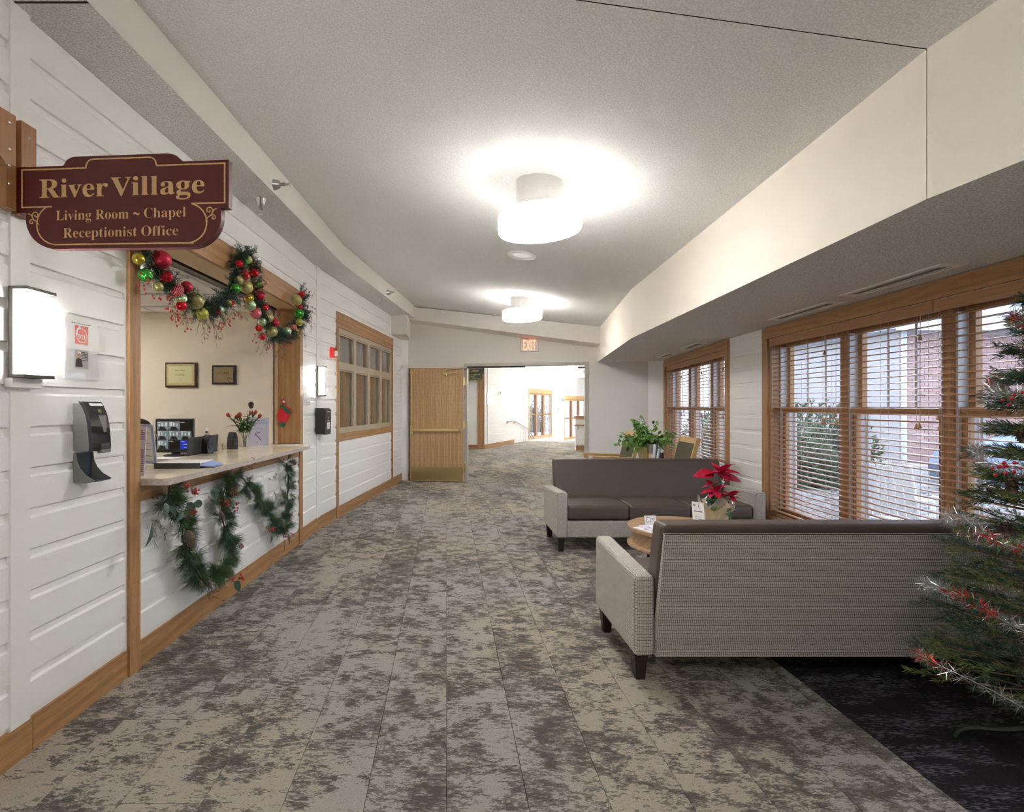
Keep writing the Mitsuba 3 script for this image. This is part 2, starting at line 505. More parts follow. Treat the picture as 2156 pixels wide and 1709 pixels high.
mat_add('walnut_dark', pri((0.045, 0.018, 0.012), 0.35))
mat_add('cert_gold', pri((0.56, 0.44, 0.20), 0.4))
mat_add('cert_yellow', pri((0.70, 0.66, 0.36), 0.5))
mat_add('cert_ink', pri((0.22, 0.20, 0.07), 0.6))
mat_add('plate_bronze', pri((0.30, 0.23, 0.12), 0.35))
mat_add('disc_wood', pri(proc(lambda p, n, uv: mix((0.40, 0.20, 0.055), (0.56, 0.33, 0.10), fbm(p.x * 10, p.z * 60, 0.0, 3))), 0.35))
mat_add('fir_dark', pri((0.022, 0.058, 0.035), 0.6))
mat_add('fir_mid', pri((0.045, 0.075, 0.045), 0.6))
mat_add('pine_green', pri((0.045, 0.095, 0.028), 0.5))
mat_add('twig_green', pri((0.085, 0.075, 0.035), 0.8))
mat_add('berry_red', pri((0.42, 0.012, 0.016), 0.2, specular=0.6))
mat_add('leaf_dark', pri((0.035, 0.075, 0.055), 0.4))
mat_add('orn_gold_shiny', pri((0.60, 0.48, 0.06), 0.12, metallic=0.9))
mat_add('orn_red_matte', pri((0.46, 0.008, 0.035), 0.38, metallic=0.35))
mat_add('orn_red_shiny', pri((0.62, 0.018, 0.03), 0.14, metallic=0.7))
mat_add('orn_red_striped', pri(proc(lambda p, n, uv: mix((0.50, 0.012, 0.05), (0.80, 0.62, 0.62), smoothstep(0.90, 0.97, dr.abs(dr.sin((p.x * 1.3 - p.z * 0.6 + p.y) * 190.0 + 2.0 * noise(p.x * 40, p.y * 40, p.z * 40)))))), 0.2, metallic=0.3))
mat_add('orn_green', pri((0.07, 0.42, 0.06), 0.13, metallic=0.8))
mat_add('orn_pale', pri((0.42, 0.56, 0.34), 0.2, metallic=0.7))
mat_add('orn_gold_glitter', pri(proc(lambda p, n, uv: mix((0.24, 0.22, 0.07), (0.80, 0.74, 0.38), smoothstep(0.45, 0.8, noise(p.x * 900, p.y * 900, p.z * 900)))), 0.35, metallic=0.5))
mat_add('orn_lime', pri((0.40, 0.42, 0.07), 0.4, metallic=0.4))
mat_add('orn_gold_matte', pri((0.46, 0.42, 0.15), 0.42, metallic=0.4))
mat_add('blind_valance', pri((0.42, 0.22, 0.10), 0.4))
mat_add('cord', pri((0.55, 0.50, 0.42), 0.7))
mat_add('walnut_world', pri(proc(lambda p, n, uv: TABLE_FN(p, n, mi.Point2f(p.x + p.y * 0.15, p.y + p.z))), 0.42))
mat_add('wrap_cream', pri((0.66, 0.58, 0.36), 0.5))
mat_add('foil_silver', pri((0.80, 0.82, 0.84), 0.15, metallic=1.0))
mat_add('soil', pri((0.03, 0.02, 0.015), 0.95))
mat_add('bract_red', pri((0.42, 0.004, 0.028), 0.55))
mat_add('bract_pink', pri((0.52, 0.010, 0.075), 0.5))
mat_add('leaf_bright', pri((0.16, 0.34, 0.065), 0.45))
mat_add('leaf_fresh', pri((0.25, 0.43, 0.09), 0.45))
mat_add('pot_gold', pri((0.46, 0.42, 0.20), 0.3, metallic=0.6))
mat_add('chair_green', pri((0.085, 0.080, 0.048), 0.8))
mat_add('box_blue', pri((0.04, 0.05, 0.09), 0.5))
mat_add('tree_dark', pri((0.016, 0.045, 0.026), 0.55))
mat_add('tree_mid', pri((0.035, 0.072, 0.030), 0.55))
mat_add('tree_lit', pri((0.12, 0.155, 0.035), 0.55))  # yellow-green brightened so that these sprigs look lit
mat_add('stand_green', pri((0.008, 0.020, 0.016), 0.35))
mat_add('tinsel_silver', pri((0.72, 0.73, 0.76), 0.2, metallic=0.9))
mat_add('tinsel_red', pri((0.60, 0.012, 0.02), 0.2, metallic=0.7))
mat_add('tinsel_green', pri((0.06, 0.40, 0.10), 0.2, metallic=0.7))
mat_add('shirt_lilac', pri((0.42, 0.36, 0.44), 0.85))
mat_add('hair_dark', pri((0.014, 0.010, 0.009), 0.4))
mat_add('hair_brown', pri((0.17, 0.070, 0.028), 0.45))
mat_add('lip', pri((0.40, 0.12, 0.11), 0.5))
mat_add('snow', pri((0.62, 0.66, 0.72), 0.8))
mat_add('snow_roof', pri((0.70, 0.75, 0.80), 0.8))
mat_add('asphalt', pri((0.23, 0.24, 0.26), 0.8))
mat_add('concrete', pri((0.48, 0.48, 0.49), 0.85))
mat_add('mortar', pri((0.50, 0.47, 0.45), 0.9))
for nm, c in (('brick_a', (0.46, 0.29, 0.26)), ('brick_b', (0.42, 0.26, 0.23)), ('brick_c', (0.50, 0.33, 0.30))):
    mat_add(nm, pri(c, 0.85))
mat_add('roof_gray', pri((0.40, 0.42, 0.46), 0.8))
mat_add('fascia_cream', pri((0.72, 0.66, 0.50), 0.6))
mat_add('shrub_green', pri((0.06, 0.105, 0.055), 0.7))
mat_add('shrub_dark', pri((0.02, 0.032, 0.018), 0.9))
mat_add('car_blue', pri((0.16, 0.21, 0.30), 0.25, clearcoat=0.6))
mat_add('car_white', pri((0.75, 0.77, 0.80), 0.25, clearcoat=0.6))
mat_add('car_red', pri((0.32, 0.02, 0.03), 0.25, clearcoat=0.6))
mat_add('car_glass', pri((0.02, 0.025, 0.03), 0.1, specular=0.7))
# ------------------------------------------------------------------ floor
fl = struct('floor')
put('slab', wbox(-7, 12, -4, 22.6, -0.14, -0.012, 'carpet_edge'), fl)
plank_area = []
for i in range(-8, 14):
    x0, x1 = i * 0.3, i * 0.3 + 0.3
    off = None
    plank_area.append((x0, x1))
# carpet planks: 0.3 x 1.0 m in an ashlar lay, the same offsets as the material's cells


def plank_off(i):
    h = ((i + 1000000) * 374761393 + (5 + 1000000) * 668265263 + (1 + 1000000) * 2147483647) & 0xFFFFFFFF
    h = ((h ^ (h >> 13)) * 1274126177) & 0xFFFFFFFF
    return ((h ^ (h >> 16)) & 0xFFFFFF) / 16777215.0


made = []
for i in range(-9, 15):
    o = plank_off(i)
    for j in range(0, 13):
        y0, y1 = j - o, j - o + 1.0
        x0, x1 = i * 0.3, i * 0.3 + 0.3
        ym, xm = (y0 + y1) / 2, (x0 + x1) / 2
        if ym < 0.6 or ym > 11.2:
            continue
        le = max(FL1.off + FL1.b * ym, FL2.off + FL2.b * ym) if ym < KL else FL2.off + FL2.b * ym
        ri = 3.2 + 0.08 * ym
        if xm < le - 0.3 or xm > ri + 0.15 or abs(xm) > ym * 1.12 + 0.6:
            continue
        made.append((ym, x0, x1, y0, y1))
made.sort()
for ym, x0, x1, y0, y1 in made[:300]:
    g = 0.0012
    m = bx(x0 + g, x1 - g, y0 + g, y1 - g, -0.012, 0.0)
    put('carpet_plank', ply(m, 'carpet'), fl)
got = unary_union([sbox(a, c, b, d) for _, a, b, c, d in made[:300]])
rest = sbox(-7, -4, 12, 22.6).difference(got)
k = put('far_carpet', ply(tr(extrude(rest, 0.012), mat((0, 0, -0.012))), 'carpet'), fl)
stuff(k)

# ------------------------------------------------------------------ siding
ZK = [0.1644 + 0.1729 * k for k in range(-1, 20)]
SID = [(0.0, 0.0150), (0.130, 0.0150), (0.140, 0.0040), (0.1668, 0.0040), (0.1670, -0.0040), (0.1729, -0.0040)]


def siding(w, a0, a1, z0, z1, owner, bsdf='siding_white', name='siding_board', base=0.0):
    for zb in ZK:
        lo, hi = max(zb, z0), min(zb + 0.1729, z1)
        if hi - lo < 0.012:
            continue
        zs = [lo - zb] + [z for z, _ in SID if lo - zb < z < hi - zb] + [hi - zb]
        ns = np.interp(zs, [z for z, _ in SID], [n for _, n in SID])
        prof = [(n + base, z + zb) for z, n in zip(zs, ns)] + [(-0.005 + base, hi), (-0.005 + base, lo)]
        s = [w.pt(a0, n, z) for n, z in prof]
        e = [w.pt(a1, n, z) for n, z in prof]
        put(name, ply(prism(prof, s, e), bsdf), owner)


# ------------------------------------------------------------------ left wall
Z_TOP = 3.62
wl = struct('wall_left')
for a0, a1, z0, z1 in ((-3.1, 2.95, 0, Z_TOP), (2.95, 5.84, 0, 1.015), (2.95, 5.84, 2.48, Z_TOP), (5.84, KL + 0.005, 0, Z_TOP)):
    put('backing', fbox(FL1, a0, a1, -0.13, 0, z0, z1, 'siding_white'), wl)
for a0, a1, z0, z1 in ((KL, 7.1, 0, Z_TOP), (7.1, 9.93, 0, 1.04), (7.1, 9.93, 2.5, Z_TOP), (9.93, 11.3, 0, Z_TOP)):
    put('backing', fbox(FL2, a0, a1, -0.13, 0, z0, z1, 'siding_white'), wl)
siding(FL1, 0.2, 2.203, 0.14, 3.10, wl)
siding(FL1, 2.30, 2.925, 0.14, 2.683, wl)
siding(FL1, 2.30, 6.385, 2.683, 3.10, wl)
siding(FL1, 3.04, 5.76, 0.14, 0.928, wl)
siding(FL1, 5.86, 6.385, 0.14, 2.683, wl)
siding(FL2, 6.53, 7.067, 0.14, 2.69, wl)
siding(FL2, 6.53, 10.72, 2.69, 3.10, wl)
siding(FL2, 7.16, 9.88, 0.14, 1.0, wl)
siding(FL2, 9.975, 10.72, 0.14, 2.69, wl)
put('corner_board', fbox(FL1, 2.203, 2.30, 0, 0.021, 0.145, 3.10, 'white_trim'), wl)
put('corner_board', fbox(FL1, 6.387, 6.463, 0, 0.021, 0.145, 3.10, 'white_trim'), wl)
put('corner_board', fbox(FL2, 6.467, 6.528, 0, 0.019, 0.145, 3.10, 'white_trim'), wl)
put('edge_strip', fbox(FL1, 2.925, 2.944, 0, 0.012, 0.145, 2.683, 'white_trim'), wl)

bl = struct('baseboard_left')
put('board', fbox(FL1, -3.1, 2.315, 0.0, 0.018, 0.0, 0.145, 'oak'), bl)
put('board', fbox(FL1, 2.318, 2.944, 0.0, 0.018, 0.0, 0.145, 'oak'), bl)
put('board', fbox(FL1, 3.039, 5.758, 0.0, 0.016, 0.0, 0.145, 'oak'), bl)
put('board', fbox(FL1, 5.852, KL - 0.004, 0.0, 0.018, 0.0, 0.145, 'oak'), bl)
put('board', fbox(FL2, KL, 7.065, 0.0, 0.018, 0.0, 0.145, 'oak'), bl)
put('board', fbox(FL2, 7.135, 9.905, 0.0, 0.016, 0.0, 0.145, 'oak'), bl)
put('board', fbox(FL2, 9.972, 10.74, 0.0, 0.018, 0.0, 0.145, 'oak'), bl)

# ------------------------------------------------------------------ reception opening: oak casing, jambs and apron
t1 = struct('trim_1')
put('casing_post', fbox(FL1, 2.946, 3.037, 0, 0.030, 0, 2.475, 'oak'), t1)
put('casing_post', fbox(FL1, 5.760, 5.850, 0, 0.030, 0, 2.475, 'oak'), t1)
put('casing_header', fbox(FL1, 2.946, 5.850, 0, 0.032, 2.478, 2.668, 'oak'), t1)
put('jamb', fbox(FL1, 3.001, 3.037, -0.245, 0, 1.06, 2.475, 'oak', grain=2), t1)
put('jamb', fbox(FL1, 5.760, 5.80, -0.205, 0, 1.06, 2.475, 'oak', grain=2), t1)
put('jamb_edge', fbox(FL1, 5.757, 5.80, -0.245, -0.207, 1.06, 2.475, 'oak_light', grain=2), t1)
put('shutter_track', fbox(FL1, 5.772, 5.80, -0.285, -0.247, 1.06, 2.475, 'bronze', grain=2), t1)
put('head_jamb', fbox(FL1, 3.037, 5.757, -0.20, -0.004, 2.478, 2.52, 'oak_light', grain=0), t1)
put('shutter_housing', fbox(FL1, 3.037, 5.757, -0.30, -0.225, 2.47, 2.60, 'bronze', grain=0), t1)
put('apron', fbox(FL1, 3.039, 5.758, 0.0, 0.022, 0.928, 1.018, 'oak', grain=0), t1)

# ------------------------------------------------------------------ interior window in the left wall
w3 = struct('window_3')
put('casing_post', fbox(FL2, 7.067, 7.135, 0, 0.026, 0, 2.49, 'oak'), w3)
put('casing_post', fbox(FL2, 9.905, 9.972, 0, 0.026, 0, 2.49, 'oak'), w3)
put('casing_header', fbox(FL2, 7.067, 9.972, 0, 0.028, 2.492, 2.688, 'oak'), w3)
put('sill_board', fbox(FL2, 7.135, 9.905, 0, 0.024, 1.0, 1.092, 'oak'), w3)
fa0, fa1, fz0, fz1 = 7.137, 9.903, 1.094, 2.490
cw = (fa1 - fa0)
zs = [(1.170, 1.945), (2.045, 2.420)]
posts = [fa0, fa0 + 0.07]
cols = []
pitch = (cw - 0.07 - 0.07 + 0.10) / 4
for i in range(4):
    cols.append((fa0 + 0.07 + i * pitch, fa0 + 0.07 + (i + 1) * pitch - 0.10))
put('frame', fbox(FL2, fa0, cols[0][0], -0.05, 0.012, fz0, fz1, 'taupe_frame'), w3)
put('frame', fbox(FL2, cols[3][1], fa1, -0.05, 0.012, fz0, fz1, 'taupe_frame'), w3)
for i in range(3):
    put('mullion', fbox(FL2, cols[i][1], cols[i + 1][0], -0.05, 0.012, fz0, fz1, 'taupe_frame'), w3)
for c0, c1 in cols:
    for z0, z1 in ((fz0, 1.170), (1.945, 2.045), (2.420, fz1)):
        put('rail', fbox(FL2, c0, c1, -0.05, 0.012, z0, z1, 'taupe_frame', grain=0), w3)
    for z0, z1 in zs:
        put('pane', fbox(FL2, c0 + 0.002, c1 - 0.002, -0.032, -0.027, z0 + 0.002, z1 - 0.002, 'pane'), w3)
        # stop beads round the glass
        put('bead', fbox(FL2, c0, c1, -0.026, -0.002, z1 - 0.018, z1, 'taupe_frame', grain=0), w3)
        put('bead', fbox(FL2, c1 - 0.018, c1, -0.026, -0.002, z0, z1 - 0.018, 'taupe_frame', grain=2), w3)
# curtain drawn behind the interior window, and the dim room it closes
cu = thing('curtain', 'grey-brown curtain hanging in folds behind the eight-pane interior window', 'curtain')
aa = np.linspace(7.0, 10.0, 240)
wav = 0.045 * np.sin(aa * 38) + 0.02 * np.sin(aa * 91 + 1)
A = np.array([FL2.pt(a, -0.24 + q, 0.95) for a, q in zip(aa, wav)])
V = np.vstack([A, A + [0, 0, 1.75]])
i = np.arange(239)
put('cloth', ply(trimesh.Trimesh(V, np.vstack([np.stack([i, i + 1, i + 241], 1), np.stack([i, i + 241, i + 240], 1)]), process=False), 'curtain', True), cu)
put('rod', ply(tube([FL2.pt(6.98, -0.24, 2.72), FL2.pt(10.02, -0.24, 2.72)], 0.014), 'bronze'), cu)
wa = struct('wall_alcove')
put('panel', fbox(FL2, 6.5, 10.6, -0.62, -0.55, 0, Z_TOP, 'wall_beige'), wa)
put('panel', fbox(FL2, 6.5, 6.56, -0.55, -0.13, 0, Z_TOP, 'wall_beige'), wa)
put('panel', fbox(FL2, 10.5, 10.56, -0.55, -0.13, 0, Z_TOP, 'wall_beige'), wa)
put('panel', fbox(FL2, 6.5, 10.6, -0.62, -0.13, 2.9, 2.96, 'wall_beige'), wa)

# ------------------------------------------------------------------ ceiling: sloping plane, left soffit with fascia, right bulkhead, end beam
ce = struct('ceiling')
LZ, RZ, SL, SR = 3.33, 2.855, 3.10, 2.27
JY = 2.14


def lx(y):
    return -1.595 + 0.0633 * y if y < 6.312 else -2.1675 + 0.154 * y


def rx(y):
    if y < JY:
        return 2.02 - 0.065 * y
    return 1.72 + 0.0755 * y if y < 6.53 else 1.168 + 0.16 * y


def ruled(ys, ex=0.0):
    V, Fc = [], []
    for y in ys:
        a, b = np.array([lx(y) - ex, y, LZ]), np.array([rx(y) + ex, y, RZ])
        for t in np.linspace(0, 1, 5):
            V.append(a + (b - a) * t)
    for i in range(len(ys) - 1):
        for j in range(4):
            q = i * 5 + j
            Fc += [(q, q + 6, q + 5), (q, q + 1, q + 6)]
    return trimesh.Trimesh(np.array(V), np.array(Fc), process=False)


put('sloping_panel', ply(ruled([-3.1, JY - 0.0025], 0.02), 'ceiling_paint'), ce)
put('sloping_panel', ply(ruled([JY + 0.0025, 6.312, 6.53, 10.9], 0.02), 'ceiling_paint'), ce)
put('joint_backing', wbox(-1.40, 1.85, JY - 0.05, JY + 0.05, 3.40, 3.42, 'ink_gray'), ce)


def strip(pa, pb, th=0.012):
    """A thin upright or lying slab between two polylines of equal length (pa, pb), thickened along its normal."""
    pa, pb = np.asarray(pa, float), np.asarray(pb, float)
    k = len(pa)
    V = np.vstack([pa, pb])
    Fc = []
    for i in range(k - 1):
        Fc += [(i, i + 1, i + 1 + k), (i, i + 1 + k, i + k)]
    return trimesh.Trimesh(V, np.array(Fc), process=False)


ysl = [-3.1, 6.312, 10.9]
put('left_fascia', ply(strip([(lx(y), y, SL) for y in ysl], [(lx(y), y, LZ + 0.02) for y in ysl]), 'wall_beige'), ce)
for y0, y1 in ((-3.1, 2.215), (2.227, 6.40), (6.40, 10.9)):
    ys2 = sorted({y0, y1} | {y for y in (6.312,) if y0 < y < y1})
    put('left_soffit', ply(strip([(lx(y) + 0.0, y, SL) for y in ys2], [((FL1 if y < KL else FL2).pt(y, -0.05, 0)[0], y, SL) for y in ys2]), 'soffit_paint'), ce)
put('joint_backing', wbox(-2.2, -1.475, 2.18, 2.26, 3.11, 3.12, 'ink_gray'), ce)
for y0, y1 in ((-3.1, JY - 0.002), (JY + 0.002, 6.53), (6.53, 10.9)):
    put('right_bulkhead', ply(strip([(rx(y), y, SR) for y in (y0, y1 - 1e-6)], [(rx(y), y, RZ + 0.02) for y in (y0, y1 - 1e-6)]), 'wall_cream'), ce)
ysr = [-3.1, JY - 0.001, JY, 6.53, 10.9]
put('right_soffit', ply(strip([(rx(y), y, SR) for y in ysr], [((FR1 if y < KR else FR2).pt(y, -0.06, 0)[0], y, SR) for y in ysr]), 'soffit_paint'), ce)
put('joint_backing', ply(strip([(rx(JY) + 0.006, JY - 0.03, SR), (rx(JY) + 0.006, JY + 0.03, SR)], [(rx(JY) + 0.006, JY - 0.03, RZ), (rx(JY) + 0.006, JY + 0.03, RZ)]), 'office_cream'), ce)
# beam at the end wall: cream, follows the slope
Bf = Wall(10.583 - 0.50, -0.184, -1, 'x')
xa, xb = -0.98, 2.72


def zbeam(x, top):
    t = (x - xa) / (xb - xa)
    return (3.36 + (2.85 - 3.36) * t) if top else (3.125 + (2.545 - 3.125) * t)


c = [[[(x, Bf.off + Bf.b * x if n == 0 else FW.off + FW.b * x + 0.05, zbeam(x, top)) for top in (0, 1)] for n in (0, 1)] for x in (xa - 0.3, xb + 0.2)]
put('beam', ply(hexa(c)[0], 'wall_beige'), ce)
# dropped box in the left corner under the soffit
c = [[[(x, y, z) for z in (2.75, SL + 0.01)] for y in (9.88 - 0.184 * x - 0.184, 10.9 - 0.1 * x)] for x in (-1.25, FL2.off + FL2.b * 9.9 + 0.30)]
put('corner_box', ply(hexa(c)[0], 'wall_beige'), ce)

# ------------------------------------------------------------------ end wall with the double-door opening
wf = struct('wall_far')
DX0, DX1, DZ = 0.365, 2.60, 2.24
XC = 3.66
for a0, a1, z0, z1 in ((-1.3, DX0, 0, 3.6), (DX0, DX1, DZ, 3.6), (DX1, XC + 0.01, 0, 3.6)):
    put('panel', fbox(FW, a0, a1, -0.16, 0, z0, z1, 'wall_beige'), wf)
PA, PB = FW.pt(XC, 0, 0), FR2.pt(9.72, 0, 0)
FP = Wall(PA[1] - (PB[1] - PA[1]) / (PB[0] - PA[0]) * PA[0], (PB[1] - PA[1]) / (PB[0] - PA[0]), -1, 'x')
put('chamfer_panel', fbox(FP, PA[0] - 0.02, PB[0] + 0.05, -0.1, 0, 0, 3.6, 'siding_white'), wf)
bf = struct('baseboard_far')
put('board', fbox(FW, -0.87, DX0 - 0.06, 0, 0.018, 0, 0.145, 'oak'), bf)
put('board', fbox(FW, DX1 + 0.06, XC - 0.02, 0, 0.018, 0, 0.145, 'oak'), bf)

# ------------------------------------------------------------------ right wall with two big windows
wr = struct('wall_right')
WZ0, WZ1 = 0.335, 2.145
A0, A1 = 2.47, 5.62           # window 1
B0, B1 = 6.64, 9.60           # window 2
for a0, a1, z0, z1 in ((-3.1, A0, 0, 3.6), (A0, A1, 0, WZ0), (A0, A1, WZ1, 3.6), (A1, KR + 0.01, 0, 3.6)):
    put('backing', fbox(FR1, a0, a1, -0.24, 0, z0, z1, 'siding_white'), wr)
for a0, a1, z0, z1 in ((KR, B0, 0, 3.6), (B0, B1, 0, WZ0), (B0, B1, WZ1, 3.6), (B1, 11.6, 0, 3.6)):
    put('backing', fbox(FR2, a0, a1, -0.24, 0, z0, z1, 'siding_white'), wr)
siding(FR1, -3.0, 2.36, 0.14, 2.26, wr)
siding(FR1, 5.725, 6.50, 0.14, 2.26, wr)
siding(FR1, 2.36, 5.725, 0.14, 0.25, wr)
siding(FR2, 6.66, 9.6, 0.14, 0.25, wr)
br = struct('baseboard_right')
put('board', fbox(FR1, -3.1, KR - 0.02, 0.0, 0.018, 0, 0.145, 'oak'), br)
put('board', fbox(FR2, KR + 0.02, 9.70, 0.0, 0.018, 0, 0.145, 'oak'), br)


def big_window(nm, w, a0, a1, units):
    k = struct(nm)
    sides = ((a0 - 0.10, a0), (a1, a1 + 0.10))
    put('casing_post', fbox(w, *sides[0], 0, 0.026, WZ0 - 0.09, WZ1, 'oak'), k)
    put('casing_post', fbox(w, *sides[1], 0, 0.026, WZ0 - 0.09, WZ1, 'oak'), k)
    put('casing_header', fbox(w, a0 - 0.10, a1 + 0.10, 0, 0.028, WZ1 + 0.002, 2.262, 'oak'), k)
    put('stool', fbox(w, a0 - 0.12, a1 + 0.12, -0.22, 0.05, WZ0 - 0.03, WZ0, 'oak', grain=0), k)
    put('apron', fbox(w, a0, a1, 0, 0.02, WZ0 - 0.12, WZ0 - 0.032, 'oak', grain=0), k)
    put('side_jamb', fbox(w, a0, a0 + 0.02, -0.235, 0, WZ0, WZ1, 'oak', grain=2), k)
    put('side_jamb', fbox(w, a1 - 0.02, a1, -0.235, 0, WZ0, WZ1, 'oak', grain=2), k)
    put('head_jamb', fbox(w, a0 + 0.02, a1 - 0.02, -0.235, 0, WZ1 - 0.02, WZ1, 'oak', grain=0), k)
    for i in range(len(units) - 1):
        put('mullion', fbox(w, units[i][1], units[i + 1][0], -0.235, -0.085, WZ0, WZ1 - 0.02, 'oak', grain=2), k)
    for u0, u1 in units:
        s = put('sash_unit', fbox(w, u0, u1, -0.20, -0.115, WZ0, WZ0 + 0.075, 'oak', grain=0), k)
        mid = 1.425
        put('meeting_rail', fbox(w, u0, u1, -0.165, -0.105, mid - 0.028, mid + 0.028, 'oak', grain=0), s)
        put('top_rail', fbox(w, u0, u1, -0.20, -0.14, WZ1 - 0.085, WZ1 - 0.02, 'oak', grain=0), s)
        for e0, e1 in ((u0, u0 + 0.02), (u1 - 0.02, u1)):
            put('track', fbox(w, e0, e1, -0.215, -0.095, WZ0 + 0.075, WZ1 - 0.085, 'vinyl', grain=2), s)
        for e0, e1 in ((u0 + 0.02, u0 + 0.065), (u1 - 0.065, u1 - 0.02)):
            put('stile', fbox(w, e0, e1, -0.155, -0.115, WZ0 + 0.075, mid - 0.028, 'oak', grain=2), s)
            put('stile', fbox(w, e0, e1, -0.200, -0.16, mid + 0.028, WZ1 - 0.085, 'oak', grain=2), s)
        g0, g1 = u0 + 0.065, u1 - 0.065
        put('pane', ply(strip([w.pt(g0, -0.135, WZ0 + 0.075), w.pt(g1, -0.135, WZ0 + 0.075)], [w.pt(g0, -0.135, mid - 0.028), w.pt(g1, -0.135, mid - 0.028)]), 'pane'), s)
        put('pane', ply(strip([w.pt(g0, -0.18, mid + 0.028), w.pt(g1, -0.18, mid + 0.028)], [w.pt(g0, -0.18, WZ1 - 0.085), w.pt(g1, -0.18, WZ1 - 0.085)]), 'pane'), s)
        for t in (1 / 3, 2 / 3):
            q = g0 + (g1 - g0) * t
            put('muntin', fbox(w, q - 0.011, q + 0.011, -0.178, -0.172, mid + 0.028, WZ1 - 0.085, 'vinyl', grain=2), s)
        # screen frame outside
        for e in (u0 + 0.03, u1 - 0.05):
            put('screen_frame', fbox(w, e, e + 0.02, -0.235, -0.218, WZ0 + 0.04, mid, 'vinyl', grain=2), s)
    return k


w1 = big_window('window_1', FR1, A0, A1, ((2.49, 3.502), (3.592, 4.538), (4.628, 5.60)))
w2 = big_window('window_2', FR2, B0, B1, ((6.66, 7.44), (7.53, 8.47), (8.56, 9.58)))

# ------------------------------------------------------------------ back of the hall behind the camera, roof, outer walls
wb = struct('wall_back')
put('panel', wbox(-2.6, 3.4, -3.2, -3.1, 0, 3.6, 'wall_beige'), wb)
rf = struct('roof')
put('deck', wbox(-7.2, 4.7, -3.6, 11.6, 3.6, 3.7, 'wall_beige'), rf)
put('deck', ply(tr(extrude(Polygon([(-7.2, 11.5), (3.55, 11.5), (10.2, 32.4), (-7.2, 32.4)]), 0.1), mat((0, 0, 3.6))), 'wall_beige'), rf)

# ------------------------------------------------------------------ the receptionist's office
wo = struct('wall_office')
put('rear_panel', wbox(-5.6, -1.835, 5.72, 5.80, 0, 3.6, 'office_cream'), wo)
put('rear_panel', wbox(-1.90, -1.60, 5.81, 5.86, 0, 3.6, 'office_cream'), wo)
put('side_panel', wbox(-5.7, -5.6, 1.6, 5.8, 0, 3.6, 'office_cream'), wo)
put('side_panel', wbox(-5.7, -1.86, 1.6, 1.7, 0, 3.6, 'office_cream'), wo)
co = struct('ceiling_office')
put('rail_backing', ply(tr(extrude(Polygon([(-5.6, 1.7)] + [tuple(FL1.pt(y, -0.30, 0)[:2]) for y in (1.7, 5.72)] + [(-5.6, 5.72)]), 0.02), mat((0, 0, 2.462))), 'tile_white'), co)
xs = [-3.04 + 0.61 * k for k in range(-4, 4)]
ysq = [5.415 - 0.61 * k for k in range(-1, 7)]
for i in range(len(xs) - 1):
    for j in range(len(ysq) - 1):
        x0, x1, y1, y0 = xs[i], xs[i + 1], ysq[j], ysq[j + 1]
        y1 = min(y1, 5.715)
        inner = FL1.pt((y0 + y1) / 2, -0.32, 0)[0]
        if x0 > inner:
            continue
        x1 = min(x1, inner)
        put('tile', ply(bx(x0 + 0.012, x1 - 0.012, y0 + 0.012, y1 - 0.012, 2.444, 2.46), 'tile_white'), co)
for x in xs[:-2]:
    put('grid_bar', wbox(x - 0.011, x + 0.011, 1.7, 5.72, 2.438, 2.461, 'vinyl'), co)
for y in ysq[1:]:
    put('grid_bar', wbox(-5.6, FL1.pt(y, -0.32, 0)[0], y - 0.011, y + 0.011, 2.437, 2.4605, 'vinyl'), co)
# ------------------------------------------------------------------ drum lamps
def ellipse(a, b, ang, n=64):
    t = np.arange(n) * 2 * np.pi / n
    c, s = math.cos(ang), math.sin(ang)
    x, y = a * np.cos(t), b * np.sin(t)
    return np.stack([c * x - s * y, s * x + c * y], 1)


def drum(x, y, z0, h, zc, label, rad=LAMP):
    t = thing('ceiling_lamp', label, 'lamp', 'white drum lamps')
    ring = ellipse(0.305, 0.262, math.radians(-38))
    prof = [(0.0, 0.0), (0.90, 0.0), (0.955, 0.006), (0.985, 0.02), (1.0, 0.045), (1.0, h - 0.008), (0.985, h), (0.945, h)]
    V, n = [], len(ring)
    for r, z in prof[1:]:
        V.append(np.c_[ring * r, np.full(n, z)])
    V = np.vstack(V + [[[0, 0, 0.0]]])
    k = len(prof) - 1
    i, j = np.meshgrid(np.arange(k - 1), np.arange(n), indexing='ij')
    q = np.stack([i * n + j, i * n + (j + 1) % n, (i + 1) * n + (j + 1) % n, (i + 1) * n + j], -1).reshape(-1, 4)
    jj = np.arange(n)
    Fc = np.vstack([q[:, [0, 1, 2]], q[:, [0, 2, 3]], np.stack([jj * 0 + k * n, (jj + 1) % n, jj], 1)])
    m = trimesh.Trimesh(V, Fc, process=False)
    m.apply_translation((x, y, z0))
    put('shade', ply(m, 'white_plastic', True, emitter={'type': 'area', 'radiance': {'type': 'rgb', 'value': [rad * c for c in WARM]}}), t)
    put('top_plate', ply(tr(extrude(Polygon(ring * 0.945), 0.004), mat((x, y, z0 + h - 0.004))), 'white_plastic'), t)  # added plate without emission, closes the top to shrink the ceiling halo
    put('canopy', ply(tr(extrude(Polygon(ellipse(0.17, 0.15, math.radians(-38), 32)), zc - z0 - h + 0.06), mat((x, y, z0 + h - 0.0005))), 'white_plastic'), t)
    return t


def zceil(x, y):
    a, b = lx(y), rx(y)
    return LZ + (RZ - LZ) * (x - a) / (b - a)


drum(0.66, 3.88, 2.685, 0.145, zceil(0.66, 3.88), 'larger, nearer white drum lamp glowing on the sloping ceiling')
drum(1.115, 8.06, 2.725, 0.145, zceil(1.115, 8.06), 'smaller, farther white drum lamp glowing on the ceiling above the exit sign')
drum(0.35, -0.45, 2.70, 0.145, zceil(0.35, -0.45), 'white drum lamp on the ceiling behind the camera')
